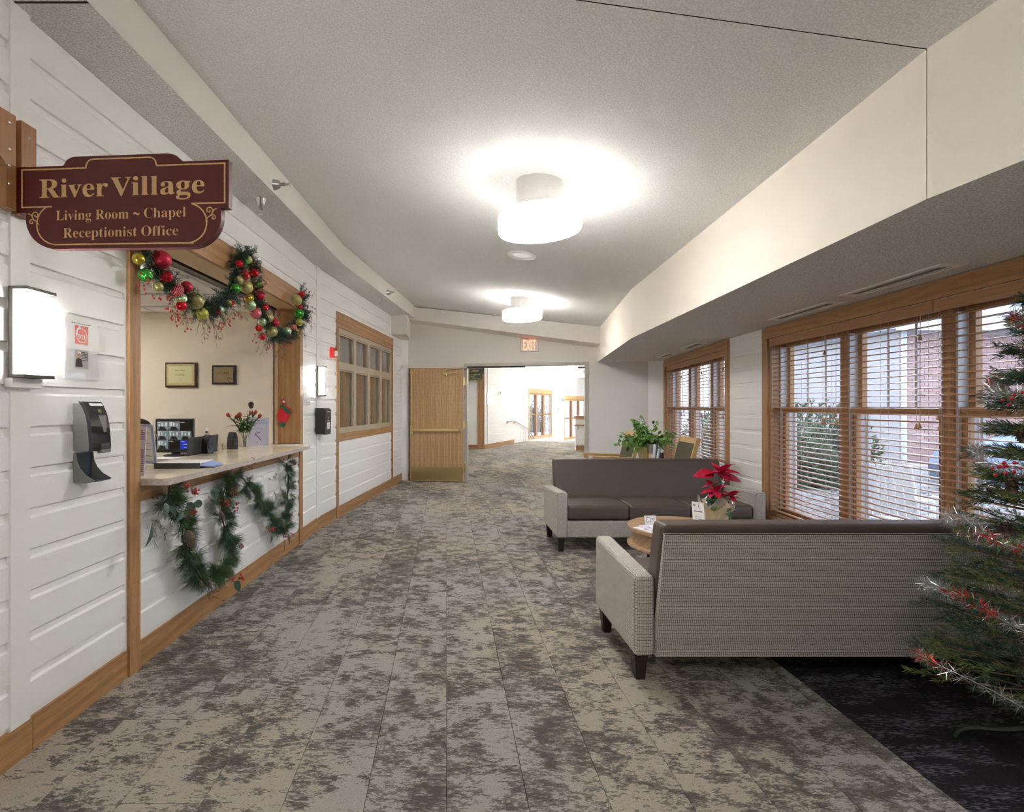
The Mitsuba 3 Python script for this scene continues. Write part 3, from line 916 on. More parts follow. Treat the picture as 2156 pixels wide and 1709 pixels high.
# ------------------------------------------------------------------ hanging sign
def plane_frame(o, x, up=(0, 0, 1)):
    """Frame with x along the writing, y up, z towards the reader."""
    x = np.asarray(x, float) / np.linalg.norm(x)
    y = np.asarray(up, float)
    return mat(o, x, y, np.cross(x, y))


def band(pts, w, closed=False):
    return LineString(pts).buffer(w / 2, cap_style='flat', join_style='mitre')


def arc(cx, cy, rx_, ry_, a0, a1, n=14):
    t = np.radians(np.linspace(a0, a1, n))
    return [(cx + rx_ * math.cos(q), cy + ry_ * math.sin(q)) for q in t]


sg = thing('hanging_sign', 'dark red carved sign with gold lettering hanging out over the corridor above the reception opening', 'sign')
KS = 0.000456
# outline in sign units: x to the right from the left edge, y up from the line through the big lettering
OUT = [(0, 165), (430, 165)] + arc(560, 165, 118, 78, 170, 100, 8) + [(590, 241), (1370, 241)] + arc(1370, 165, 130, 76, 88, 5, 8) + [(1502, 168), (1930, 168),
       (1930, -240), (1852, -243)] + arc(1590, -300, 275, 272, 12, -88, 16) + [(1560, -572), (370, -560)] + arc(370, -285, 285, 275, -92, -190, 16) + [(85, -236), (0, -236)]
SX = plane_frame((-1.725, 2.192, 2.342), (1, -0.075, 0))
board = Polygon([(x * KS, y * KS) for x, y in OUT])


def on_sign(g, h=0.0016, lift=0.0):
    return tr(extrude(affinity.scale(g, KS, KS, origin=(0, 0)), h), SX @ mat((0, 0, lift)))


bm = tr(extrude(board, 0.030), SX @ mat((0, 0, -0.030)))
put('board', ply(bm, 'sign_red'), sg)


def word(s, x0, x1, base, cap, thin=0.0):
    g = fit_text(s, x1 - x0, cap, True, thin)
    return affinity.translate(g, x0, base)


put('lettering', ply(on_sign(word('River', 215, 845, -112, 160)), 'sign_gold'), sg)
put('lettering', ply(on_sign(word('Village', 868, 1715, -112, 160)), 'sign_gold'), sg)
put('lettering', ply(on_sign(word('Living Room', 368, 1035, -312, 84, 0.010)), 'sign_gold'), sg)
put('lettering', ply(on_sign(word('Chapel', 1175, 1550, -310, 84, 0.010)), 'sign_gold'), sg)
put('lettering', ply(on_sign(LineString([(1082 + t * 46, -272 + 8 * math.sin(t * 6.283)) for t in np.linspace(0, 1, 12)]).buffer(6)), 'sign_gold'), sg)
put('lettering', ply(on_sign(word('Receptionist', 435, 1110, -466, 84, 0.010)), 'sign_gold'), sg)
put('lettering', ply(on_sign(word('Office', 1150, 1480, -466, 84, 0.010)), 'sign_gold'), sg)
up = [(330, -190), (52, -190), (52, 138), (640, 138)] + arc(700, 138, 56, 72, 178, 92, 8) + [(705, 212), (1230, 212)] + arc(1230, 138, 56, 72, 88, 2, 8) + [(1290, 138), (1895, 138), (1895, -198), (1600, -198)]
lo = [(330, -190)] + arc(375, -345, 185, 178, 118, 268, 22) + [(1590, -535)] + arc(1560, -365, 176, 170, -85, 75, 22) + [(1600, -198)]
put('border_line', ply(on_sign(band(up, 12)), 'sign_gold'), sg)
put('border_line', ply(on_sign(band(lo, 12)), 'sign_gold'), sg)
for s, cx in ((1, 152), (-1, 1785)):
    c1 = [(cx + s * (28 - r * math.cos(a)), -255 - 6 + r * math.sin(a)) for a, r in zip(np.linspace(-0.5, 6.8, 26), np.linspace(34, 6, 26))]
    c2 = [(cx + s * (-8 + r * math.cos(a)), -322 + r * math.sin(a)) for a, r in zip(np.linspace(0.6, 7.2, 26), np.linspace(28, 5, 26))]
    c3 = [(cx + s * (-38 + 95 * t), -250 - 100 * t ** 1.3 + 8 * math.sin(9 * t)) for t in np.linspace(0, 1, 14)]
    put('scroll', ply(on_sign(unary_union([LineString(q).buffer(4.5) for q in (c1, c2, c3)])), 'sign_gold'), sg)
# two oak boards that clamp it
b1 = [(2.02, 2.614), (2.181, 2.614), (2.181, 2.237), (2.137, 2.240), (2.137, 2.385)] + [(2.137 - 0.045 * (1 - math.cos(t)), 2.385 + 0.045 * math.sin(t)) for t in np.linspace(0.2, 1.57, 8)] + [(2.02, 2.432)]
s0 = [FL1.pt(a, 0.022, z) for a, z in b1]
s1 = [FL1.pt(a, 0.064, z) for a, z in b1]
m = prism(b1, s0, s1)
put('bracket_board', ply(m, 'oak_bracket'), sg)
put('bracket_board', fbox(FL1, 2.207, 2.281, 0.022, 0.064, 2.235, 2.612, 'oak_bracket', grain=2), sg)
for a, z in ((2.153, 2.575), (2.153, 2.47), (2.247, 2.558), (2.247, 2.437), (2.150, 2.405), (2.150, 2.333)):
    q = FL1.pt(a, 0.0635, z)
    put('screw', ply(tr(lathe([(0, 0.004), (0.0035, 0.0035), (0.006, 0.001), (0.0065, 0)], 12), aim(q, FL1.nrm)), 'chrome', 30), sg)


# ------------------------------------------------------------------ wall sconces
def sconce(w, a0, a1, z0, z1, n0, label, lit=SCONCE, d=0.078, frame='bronze'):
    t = thing('wall_sconce', label, 'lamp', 'lit white wall sconces')
    am = (a0 + a1) / 2
    sh = [(a0 + 0.010, n0 + 0.012), (a0 + 0.010, n0 + 0.045)] + [(am - (am - a0 - 0.010) * math.cos(q), n0 + 0.045 + (d - 0.053) * math.sin(q)) for q in np.linspace(0.25, math.pi - 0.25, 10)] + [(a1 - 0.010, n0 + 0.045), (a1 - 0.010, n0 + 0.012)]
    s = [w.pt(a, n, z0 + 0.014) for a, n in sh]
    e = [w.pt(a, n, z1 - 0.014) for a, n in sh]
    put('diffuser', ply(prism(sh, s, e), 'white_plastic', emitter={'type': 'area', 'radiance': {'type': 'rgb', 'value': [lit * c for c in WARM]}}), t)
    put('back_plate', fbox(w, a0, a1, n0, n0 + 0.012, z0, z1, frame), t)
    put('top_cap', fbox(w, a0, a1, n0, n0 + d, z1 - 0.012, z1, frame), t)
    put('bottom_cap', fbox(w, a0, a1, n0, n0 + d * 0.9, z0, z0 + 0.012, frame), t)
    put('side_strip', fbox(w, a0, a0 + 0.008, n0, n0 + 0.020, z0, z1, frame), t)
    return t


sconce(FL1, 2.19, 2.345, 1.575, 1.942, 0.022, 'large lit white wall sconce in a dark frame under the red sign')
sconce(FL1, 6.375, 6.52, 1.575, 1.93, 0.022, 'small lit wall sconce on the white corner board left of the eight-pane window')
mp = thing('mounting_block', 'painted white wooden block on the siding directly under the large near sconce', 'wall block')
put('block', fbox(FL1, 2.18, 2.33, 0.018, 0.050, 1.535, 1.573, 'white_trim'), mp)

# ------------------------------------------------------------------ 911 poster in its sleeve
po = thing('emergency_poster', 'white laminated 911 poster with an orange-red square and a photo, taped beside the large sconce', 'poster')


def wall_frame(w, a, n, z):
    return plane_frame(w.pt(a, n, z), w.along())


def flat(g, h=0.0008):
    return extrude(g, h)


PF = wall_frame(FL1, 2.492, 0.0185, 1.585)
put('sheet', ply(tr(flat(sbox(0, 0, 0.216, 0.282)), PF), 'paper'), po)
put('orange_square', ply(tr(flat(sbox(0.063, 0.168, 0.150, 0.255)), PF @ mat((0, 0, 0.0008))), 'orange_red'), po)
ring = Point(0.1075, 0.2085).buffer(0.034).difference(Point(0.1075, 0.2085).buffer(0.0315)).difference(sbox(0.06, 0.225, 0.097, 0.26))
put('ring', ply(tr(flat(ring), PF @ mat((0, 0, 0.0016))), 'paper'), po)
hs = unary_union([LineString([(0.072, 0.213), (0.073, 0.226), (0.082, 0.239), (0.093, 0.245)]).buffer(0.0045), Point(0.074, 0.214).buffer(0.0078), Point(0.0925, 0.2455).buffer(0.0078)])
put('handset', ply(tr(flat(hs), PF @ mat((0, 0, 0.0016))), 'paper'), po)
put('number', ply(tr(flat(affinity.translate(fit_text('911', 0.047, 0.021, True), 0.084, 0.192)), PF @ mat((0, 0, 0.0018))), 'paper'), po)
put('caption', ply(tr(flat(unary_union([sbox(0.040 + 0.009 * i, 0.263, 0.0475 + 0.009 * i, 0.2655) for i in range(14)])), PF @ mat((0, 0, 0.0008))), 'ink'), po)
put('photo', ply(tr(flat(sbox(0.062, 0.052, 0.152, 0.140)), PF @ mat((0, 0, 0.0008))), 'photo_gray'), po)
fig = unary_union([Point(0.088, 0.114).buffer(0.012)])
put('photo_figure', ply(tr(flat(fig), PF @ mat((0, 0, 0.0026))), 'skin'), po)
put('photo_hair', ply(tr(flat(Point(0.088, 0.121).buffer(0.0125).intersection(sbox(0, 0.119, 1, 1))), PF @ mat((0, 0, 0.0034))), 'white_plastic'), po)
put('photo_coat', ply(tr(flat(Polygon([(0.066, 0.060), (0.070, 0.092), (0.082, 0.101), (0.094, 0.101), (0.106, 0.092), (0.112, 0.060)])), PF @ mat((0, 0, 0.0018))), 'ink'), po)
put('photo_text', ply(tr(flat(unary_union([sbox(0.104, 0.129 - 0.0075 * i, 0.149, 0.1318 - 0.0075 * i) for i in range(6)])), PF @ mat((0, 0, 0.0018))), 'ink'), po)
put('sleeve', ply(tr(flat(sbox(-0.004, -0.006, 0.221, 0.287), 0.0004), PF @ mat((0, 0, 0.0040))), 'acrylic'), po)

# ------------------------------------------------------------------ hand sanitizer dispenser
ds = thing('sanitizer_dispenser', 'black and grey hand sanitizer dispenser with a drip tray on the white siding', 'soap dispenser')
a0, a1 = 2.545, 2.672


def body(prof, aa, ab, taper=0.0):
    """Side profile (n, z) extruded along the wall."""
    s = [FL1.pt(aa, 0.0145 + n, z) for n, z in prof]
    e = [FL1.pt(ab, 0.0145 + n, z) for n, z in prof]
    return prism(prof, s, e)


front = [(0.050, 1.478), (0.066, 1.455), (0.082, 1.415), (0.092, 1.365), (0.098, 1.31), (0.100, 1.265), (0.098, 1.25)]
put('body', ply(body([(0.0, 1.472), (0.046, 1.470)] + [(n - 0.014, z) for n, z in front[1:]] + [(0.0, 1.252)], a0 + 0.004, a1 - 0.004), 'gray_plastic', 35), ds)
cov = [(0.028, 1.482), (0.050, 1.480)] + front[1:] + [(0.078, 1.246)] + [(n - 0.018, z) for n, z in front[1:][::-1]]
put('cover', ply(body(cov, a0, a1), 'black_gloss', 35), ds)


def curved(aa, ab, z0, z1, lift, n=8, inset=0.0):
    """A patch that follows the cover's front."""
    z = np.linspace(z1, z0, n)
    fn = np.interp(z, [q for _, q in front[::-1]], [q for q, _ in front[::-1]])
    A = [FL1.pt(aa + inset * t, 0.0145 + q + lift, k) for q, k, t in zip(fn, z, np.linspace(0, 1, n))]
    B = [FL1.pt(ab - inset * t, 0.0145 + q + lift, k) for q, k, t in zip(fn, z, np.linspace(0, 1, n))]
    return strip(A, B)


put('label_strip', ply(curved(a0 + 0.035, a1 - 0.006, 1.461, 1.474, 0.001, 4), 'paper'), ds)
em = FL1.pt(a0 + 0.078, 0.0145 + 0.0775, 1.435)
put('leaf_emblem', ply(tr(extrude(Point(0, 0).buffer(0.011).difference(Point(0, 0).buffer(0.0095)).union(Point(0, 0.001).buffer(0.005)), 0.001), aim(em, FL1.nrm + np.array([0, 0, 0.35]))), 'emblem_green'), ds)
put('sight_window', ply(curved(a0 + 0.062, a1 - 0.010, 1.335, 1.415, 0.001, 8, 0.018), 'gray_plastic', True), ds)
put('nozzle_bar', ply(curved(a0 + 0.055, a1 - 0.001, 1.252, 1.282, 0.0015, 4), 'dark_gray', True), ds)
put('chin', ply(body([(0.060, 1.262), (0.098, 1.262), (0.102, 1.238), (0.085, 1.234)], a0 + 0.060, a1 - 0.002), 'gray_plastic', 35), ds)
tp = [(0.0, 1.238), (0.014, 1.236), (0.018, 1.20), (0.034, 1.165), (0.062, 1.135), (0.104, 1.112), (0.104, 1.106), (0.055, 1.099), (0.0, 1.103)]
for aa in (a0 + 0.006, a1 - 0.008):
    put('tray_side', ply(body(tp, aa, aa + 0.004), 'gray_plastic'), ds)
put('tray_back', ply(body([(0.0, 1.238), (0.006, 1.238), (0.008, 1.112), (0.102, 1.108), (0.103, 1.104), (0.0, 1.102)], a0 + 0.010, a1 - 0.008), 'tray_blue'), ds)

# ------------------------------------------------------------------ locked suggestion box, evacuation plan, alarm, emergency lights
mb = thing('lock_box', 'black metal drop box with a keyhole and a white label, under the small sconce', 'mailbox')
prof = [(0.0, 1.435), (0.088, 1.435), (0.118, 1.415), (0.112, 1.125), (0.0, 1.14)]
s = [FL1.pt(6.335, 0.0215 + n, z) for n, z in prof]
e = [FL1.pt(6.575, 0.0215 + n, z) for n, z in prof]
put('body', ply(prism(prof, s, e), 'black_satin'), mb)
BF = wall_frame(FL1, 6.335, 0.0215 + 0.1185, 1.125)
put('slot_lip', ply(tr(bx(0.045, 0.21, 0.262, 0.272, -0.006, 0.003), BF), 'nickel'), mb)
put('front_seam', ply(tr(bx(0.0, 0.24, 0.236, 0.239, -0.01, 0.0012), BF), 'dark_gray'), mb)
put('lock', ply(tr(lathe([(0, 0.006), (0.010, 0.006), (0.012, 0.0)], 16), BF @ mat((0.12, 0.195, -0.003))), 'chrome', 30), mb)
put('name_plate', ply(tr(bx(0.075, 0.165, 0.155, 0.168, -0.004, 0.0012), BF), 'nickel'), mb)
put('label', ply(tr(bx(0.07, 0.17, 0.062, 0.142, -0.006, 0.0012), BF), 'paper'), mb)
put('label_print', ply(tr(cat([bx(0.112, 0.124, 0.122, 0.136, 0, 0.0016)] + [bx(0.082, 0.158, 0.108 - 0.009 * k, 0.111 - 0.009 * k, 0, 0.0016) for k in range(5)]), BF), 'ink_gray'), mb)
ev = thing('evacuation_plan', 'small grey floor plan sheet on the siding between opening and small sconce', 'notice')
EF = wall_frame(FL1, 5.885, 0.0150, 1.475)
put('sheet', ply(tr(flat(sbox(0, 0, 0.255, 0.215), 0.004), EF), 'plan_gray'), ev)
lines = unary_union([band([(0.03, 0.05), (0.03, 0.17), (0.11, 0.19), (0.22, 0.15), (0.225, 0.07), (0.12, 0.045), (0.03, 0.05)], 0.0022), band([(0.03, 0.11), (0.22, 0.11)], 0.0016), band([(0.10, 0.05), (0.11, 0.19)], 0.0016), band([(0.165, 0.06), (0.17, 0.17)], 0.0016)])
put('print', ply(tr(flat(lines), EF @ mat((0, 0, 0.004))), 'ink_gray'), ev)
put('print_mark', ply(tr(flat(sbox(0.125, 0.018, 0.165, 0.024)), EF @ mat((0, 0, 0.004))), 'orange_red'), ev)

fa = thing('fire_alarm', 'red fire alarm strobe on a white plate at the upper left of the eight-pane window', 'fire alarm')
AF = wall_frame(FL2, 6.80, 0.0145, 2.06)
put('plate', ply(tr(bx(-0.03, 0.165, -0.015, 0.155, -0.004, 0.006), AF), 'white_plastic'), fa)
put('body', ply(tr(rbox(0.115, 0.125, 0.05, 0.006), AF @ mat((0.075, 0.07, 0.028))), 'red_alarm', 35), fa)
put('strobe', ply(tr(rbox(0.05, 0.07, 0.034, 0.012), AF @ mat((0.082, 0.06, 0.066))), 'white_plastic', 35), fa)
put('grille', ply(tr(cat([bx(0.03, 0.12, 0.106 + 0.006 * k, 0.108 + 0.006 * k, 0.05, 0.0545) for k in range(4)]), AF), 'dark_gray'), fa)


def emergency_light(m, label):
    t = thing('emergency_light', label, 'emergency light')
    put('body', ply(tr(rbox(0.15, 0.13, 0.05, 0.012), m @ mat((0, 0, 0.025))), 'white_plastic', 35), t)
    for s in (-1, 1):
        q = m @ mat((0.055 * s, 0.012, 0.068)) @ aim((0, 0, 0), (0.5 * s, -0.25, 0.8))
        put('lamp_head', ply(tr(lathe([(0, -0.03), (0.022, -0.028), (0.036, 0.0), (0.042, 0.022), (0.036, 0.024), (0.0, 0.02)], 20), q), 'white_plastic', 35), t)
        put('lens', ply(tr(cat([bx(-0.03, 0.03, -0.024 + 0.012 * k, -0.016 + 0.012 * k, 0.020, 0.0265) for k in range(5)]), q), 'chrome'), t)
    return t


emergency_light(wall_frame(FL2, 10.36, 0.0145, 2.19), 'white twin-head emergency light on the siding above the open oak door')

# ------------------------------------------------------------------ exit sign
ex = thing('exit_sign', 'white EXIT sign with lit red letters on the beige wall above the doorway', 'exit sign')
XF = plane_frame(FW.pt(1.40, 0.0, 2.475), FW.along())
put('housing', ply(tr(rbox(0.335, 0.245, 0.045, 0.012), XF @ mat((0.17, 0.125, 0.0235))), 'exit_body', 35), ex)
g = fit_text('EXIT', 0.235, 0.165, False, -0.022, 128)
put('letters', ply(tr(flat(affinity.translate(g, 0.052, 0.042), 0.002), XF @ mat((0, 0, 0.0455))), 'exit_red', emitter={'type': 'area', 'radiance': {'type': 'rgb', 'value': [0.55, 0.07, 0.035]}}), ex)

# ------------------------------------------------------------------ sprinklers
def sprinkler(o, d, label, grp):
    t = thing('sprinkler', label, 'sprinkler', grp)
    m = aim(o, d)
    put('escutcheon', ply(tr(lathe([(0.0, 0.0), (0.044, 0.0), (0.041, 0.006), (0.030, 0.040), (0.022, 0.052), (0.0, 0.052)], 24), m), 'chrome', 40), t)
    put('neck', ply(tr(lathe([(0.012, 0.05), (0.012, 0.075), (0.017, 0.078), (0.017, 0.086), (0.008, 0.09), (0.0, 0.09)], 14), m), 'nickel', 40), t)
    put('yoke', ply(tr(cat([tube([(s * 0.009, 0, 0.086), (s * 0.015, 0, 0.10), (s * 0.005, 0, 0.122)], 0.003, 6) for s in (-1, 1)]), m), 'chrome'), t)
    put('deflector', ply(tr(lathe([(0.0, 0.122), (0.019, 0.122), (0.019, 0.125), (0.0, 0.125)], 16), m), 'chrome', 30), t)


q = np.array([(549 - CX) / 266.0, F / 266.0, SL]); sprinkler(q, (0, 0, -1), 'near chrome sprinkler hanging from the left soffit', 'sprinklers')
q = np.array([(800 - CX) / 138.0, F / 138.0, SL]); sprinkler(q, (0, 0, -1), 'far chrome sprinkler hanging from the left soffit above the eight-pane window', 'sprinklers')
sprinkler((lx(4.21), 4.21, 3.165), (1, -0.06, 0.02), 'near chrome sprinkler sticking out sideways from the left fascia', 'sprinklers')
sprinkler((lx(8.25), 8.25, 3.175), (1, -0.15, 0.02), 'far chrome sprinkler sticking out sideways from the left fascia', 'sprinklers')

# ------------------------------------------------------------------ ceiling speaker and vents
sp = thing('ceiling_speaker', 'round white speaker grille in the sloping ceiling behind the near drum lamp', 'speaker')
zc = zceil(0.79, 5.74)
sl = (RZ - LZ) / (rx(5.74) - lx(5.74))
q = aim((0.79, 5.74, zc - 0.001), (sl, 0, -1))
put('rim', ply(tr(lathe([(0.130, 0.0), (0.148, 0.0), (0.146, 0.012), (0.134, 0.016), (0.130, 0.008)], 40), q), 'white_plastic', 35), sp)
put('grille', ply(tr(lathe([(0.0, 0.010), (0.130, 0.008), (0.132, 0.0)], 40), q), 'white_trim', 35), sp)


def vent(x, y, w, l, rot, label):
    t = thing('ceiling_vent', label, 'vent', 'slot vents in the right soffit')
    m = move(x, y, SR, rot)
    out = sbox(-w / 2, -l / 2, w / 2, l / 2).difference(sbox(-w / 2 + 0.022, -l / 2 + 0.06, w / 2 - 0.022, l / 2 - 0.06))
    put('frame', ply(tr(extrude(out, 0.008), m @ mat((0, 0, -0.008))), 'white_plastic'), t)
    put('duct', ply(tr(bx(-w / 2 + 0.02, w / 2 - 0.02, -l / 2 + 0.055, l / 2 - 0.055, -0.003, -0.0024), m), 'vent_gray'), t)
    for k in (-1, 1):
        put('blade', ply(tr(bx(-0.003, 0.003, -l / 2 + 0.06, l / 2 - 0.06, -0.006, 0.0), m @ mat((k * (w - 0.05) / 3.2, 0, 0))), 'white_trim'), t)


def soff(u, v):
    return on_floor(u, v, SR)[:2]


for (u, v), l, lab in (((1885, 592), 0.90, 'nearest long white slot vent in the right soffit'), ((1692, 655), 0.90, 'second long white slot vent in the right soffit, left of the nearest'),
                       ((1459, 728), 0.75, 'slot vent in the right soffit above the far window'), ((1402, 748), 0.75, 'small slot vent in the soffit just left of the far window'), ((1290, 762.5), 0.6, 'vent slot at the far left end of the right soffit')):
    x, y = soff(u, v)
    vent(x, y, 0.15, l, -(0.0752 if y < KR else 0.155), lab)
# ------------------------------------------------------------------ counter
CZ = 1.057
rc = thing('reception_counter', 'long pale laminate reception counter top with a rounded end, running through the oak opening', 'counter')
pl = []
for a, n in [(3.040, -0.43), (5.755, -0.43), (5.755, 0.0), (5.755, 0.045), (5.70, 0.13), (5.62, 0.178), (5.55, 0.182), (3.052, 0.182), (3.042, 0.176), (3.037, 0.12), (3.036, 0.06)]:
    pl.append(tuple(FL1.pt(a, n, 0)[:2]))
top = Polygon(pl)
put('top', ply(tr(extrude(top.buffer(-0.004), 0.004), mat((0, 0, CZ - 0.004))), 'laminate'), rc)
put('core', ply(tr(extrude(top, 0.034), mat((0, 0, CZ - 0.038))), 'laminate_edge'), rc)
dk = thing('reception_desk', 'cream desk surface behind the reception counter carrying the camera monitor', 'desk')
put('top', wbox(-3.45, -2.23, 5.12, 5.70, 0.93, 0.962, 'laminate_edge'), dk)
for x in (-3.42, -2.30):
    put('side_panel', wbox(x, x + 0.03, 5.14, 5.69, 0, 0.93, 'wall_cream'), dk)
put('modesty_panel', wbox(-3.39, -2.30, 5.66, 5.69, 0.2, 0.93, 'wall_cream'), dk)

# ------------------------------------------------------------------ monitor with nine camera views
mo = thing('monitor', 'black monitor showing a grid of security camera views on the rear desk', 'monitor')
MF = plane_frame((-2.905, 5.45, 1.000), (1, -0.02, 0))
put('stand_base', ply(tr(lathe([(0, 0), (0.105, 0), (0.108, 0.006), (0.095, 0.014), (0.0, 0.018)], 32), mat((-2.715, 5.47, 0.962))), 'black_satin', 35), mo)
put('stand_neck', ply(tr(rbox(0.075, 0.05, 0.13, 0.012), mat((-2.715, 5.485, 1.03))), 'black_satin', 35), mo)
put('casing', ply(tr(rbox(0.380, 0.340, 0.045, 0.010), MF @ mat((0.188, 0.165, -0.022))), 'black_plastic', 35), mo)
cells = [['a', 'b', 'x'], ['a', 'c', 'd'], ['d', 'x', 'blue']]
for r in range(3):
    for c in range(3):
        kind = cells[r][c]
        x0, y0 = 0.018 + c * 0.1165, 0.215 - r * 0.094
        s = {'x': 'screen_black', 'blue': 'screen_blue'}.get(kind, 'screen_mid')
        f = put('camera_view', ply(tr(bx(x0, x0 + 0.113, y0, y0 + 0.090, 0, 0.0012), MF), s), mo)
        R = np.random.default_rng(40 + r * 3 + c)
        if kind in 'abcd':
            g = [Polygon([(x0 + 0.01, y0 + 0.002), (x0 + 0.10, y0 + 0.002), (x0 + 0.075, y0 + 0.035), (x0 + 0.03, y0 + 0.04)])]
            put('dark_shape', ply(tr(extrude(g[0], 0.0018), MF), 'screen_dark'), f)
            br_ = [sbox(x0 + q, y0 + 0.045, x0 + q + w_, y0 + 0.045 + h_) for q, w_, h_ in zip((0.012, 0.045, 0.080), R.uniform(0.008, 0.022, 3), R.uniform(0.018, 0.038, 3))]
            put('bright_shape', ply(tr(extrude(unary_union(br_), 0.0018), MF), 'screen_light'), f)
        if kind == 'blue':
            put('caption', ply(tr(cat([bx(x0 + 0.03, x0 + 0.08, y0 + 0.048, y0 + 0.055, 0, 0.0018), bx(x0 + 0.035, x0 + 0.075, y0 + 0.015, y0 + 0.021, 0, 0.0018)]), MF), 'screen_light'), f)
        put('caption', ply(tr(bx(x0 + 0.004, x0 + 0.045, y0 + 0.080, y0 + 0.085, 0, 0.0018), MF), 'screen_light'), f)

# ------------------------------------------------------------------ leaning laptop lid, speakers, cross
lp = thing('laptop', 'open black laptop seen from behind its lid at the back edge of the counter', 'laptop')
LA, LB = np.array([-2.105, 4.42, 0.985]), np.array([-2.080, 4.95, 0.985])
ux = (LB - LA) / np.linalg.norm(LB - LA)
LFm = plane_frame(LA, ux, np.array([0.07, 0.0, 0.9975]))
# frame: x along the counter, y up the leaning lid, z towards the camera side
lid = rbox(0.52, 0.218, 0.012, 0.005)
put('lid', ply(tr(lid, LFm @ mat((0.26, 0.109, 0.0))), 'dark_gray', 35), lp)
for x, ch in ((0.20, 'L'), (0.30, 'G')):
    put('logo', ply(tr(extrude(affinity.translate(fit_text(ch, 0.022, 0.026, False), x, 0.13), 0.0008), LFm @ mat((0, 0, 0.0062))), 'ink_gray'), lp)
put('base', ply(tr(rbox(0.30, 0.50, 0.018, 0.006), mat((-2.30, 4.68, 0.973))), 'dark_gray', 35), lp)
shf = thing('counter_shelf', 'lower work shelf tucked behind the counter top under the laptop', 'shelf')
put('board', ply(tr(extrude(Polygon([tuple(FL1.pt(a, n, 0)[:2]) for a, n in ((3.1, -0.432), (5.05, -0.432), (5.05, -0.74), (3.1, -0.74))]), 0.03), mat((0, 0, 0.934))), 'laminate_edge'), shf)
put('bracket', ply(tr(extrude(Polygon([tuple(FL1.pt(a, n, 0)[:2]) for a, n in ((3.1, -0.432), (5.05, -0.432), (5.05, -0.46), (3.1, -0.46))]), 0.934), mat((0, 0, 0.0))), 'wall_cream'), shf)


def speaker(x, y, label):
    t = thing('desk_speaker', label, 'speaker', 'pair of small black desk speakers')
    prof = [(-0.030, 0.0), (0.030, 0.0), (0.033, 0.05), (0.028, 0.11), (0.016, 0.148), (0.0, 0.160), (-0.016, 0.148), (-0.028, 0.11), (-0.033, 0.05)]
    m = move(x, y, CZ, 1.05)
    b = extrude(Polygon(prof), 0.075)
    b = tr(b, mat((0, 0.0375, 0), (1, 0, 0), (0, 0, 1), (0, -1, 0)))
    put('cabinet', ply(tr(b, m), 'black_satin', 35), t)
    g = extrude(Polygon([(px * 0.78, 0.012 + pz * 0.86) for px, pz in prof]), 0.004)
    put('grille', ply(tr(g, m @ mat((0, -0.0375, 0), (1, 0, 0), (0, 0, 1), (0, -1, 0))), 'black_gloss', 35), t)
    put('driver', ply(tr(lathe([(0.0, 0.002), (0.014, 0.006), (0.018, 0.004), (0.020, 0.0)], 20), m @ mat((0, -0.0415, 0.055), (1, 0, 0), (0, 0, 1), (0, -1, 0))), 'dark_gray', 35), t)


speaker(-2.025, 4.63, 'nearer small black desk speaker, in front of the laptop lid')
speaker(-2.005, 5.12, 'farther small black desk speaker, beside the flower vase')
cr = thing('cross', 'tiny gold standing cross on the counter between the two black speakers', 'cross')
put('post', ply(bx(-0.004, 0.004, -0.003, 0.003, 0, 0.054), 'brass', to=move(-2.075, 5.06, CZ)), cr)
put('arm', ply(bx(-0.016, 0.016, -0.0028, 0.0028, 0.032, 0.039), 'brass', to=move(-2.075, 5.06, CZ)), cr)
put('base', ply(tr(lathe([(0, 0), (0.014, 0), (0.012, 0.004), (0, 0.006)], 14), move(-2.075, 5.06, CZ)), 'brass', 30), cr)

# ------------------------------------------------------------------ vase of cut flowers
va = thing('flower_vase', 'clear glass vase of red alstroemeria with a pine cone pick on the counter', 'vase')
VX, VY = -1.915, 5.20
vp = [(0.0, 0.0), (0.030, 0.0), (0.036, 0.02), (0.038, 0.05), (0.030, 0.10), (0.030, 0.13), (0.040, 0.172)]
vi = [(0.0375, 0.172), (0.0275, 0.13), (0.0275, 0.10), (0.0355, 0.05), (0.033, 0.02), (0.0, 0.012)]
put('glass', ply(tr(lathe(vp + vi, 28), move(VX, VY, CZ)), 'glass', 60), va)


def leaf_mesh(L, W, bend=0.2, fold=0.15, n=6, tip=1.0, base=0.6):
    """Pointed leaf along +y in the xy plane, curling down (-z) towards the tip."""
    t = np.linspace(0, 1, n + 1)
    w = W / 2 * np.sin(np.pi * t ** base) ** 0.85 * (1 - 0.15 * t)
    w[0] = W * 0.04
    w[-1] = 0.0008
    ang = bend * t * 2
    y = np.concatenate([[0], np.cumsum(np.cos((ang[1:] + ang[:-1]) / 2) * L / n)])
    z = -np.concatenate([[0], np.cumsum(np.sin((ang[1:] + ang[:-1]) / 2) * L / n)])
    V = np.vstack([np.c_[-w, y, z + fold * w], np.c_[0 * w, y, z], np.c_[w, y, z + fold * w]])
    m = n + 1
    Fc = []
    for i in range(n):
        for o in (0, m):
            Fc += [(o + i, o + i + m, o + i + m + 1), (o + i, o + i + m + 1, o + i + 1)]
    return trimesh.Trimesh(V, np.array(Fc), process=False)


def orient(o, d, up=(0, 0, 1), roll=0.0, s=1.0):
    """Leaf frame: y along d, z near up."""
    y = np.asarray(d, float) / np.linalg.norm(d)
    x = np.cross(y, up)
    if np.linalg.norm(x) < 1e-3:
        x = np.cross(y, [1, 0, 0.2])
    x /= np.linalg.norm(x)
    z = np.cross(x, y)
    c, q = math.cos(roll), math.sin(roll)
    return mat(o, c * x + q * z, y, -q * x + c * z, s)


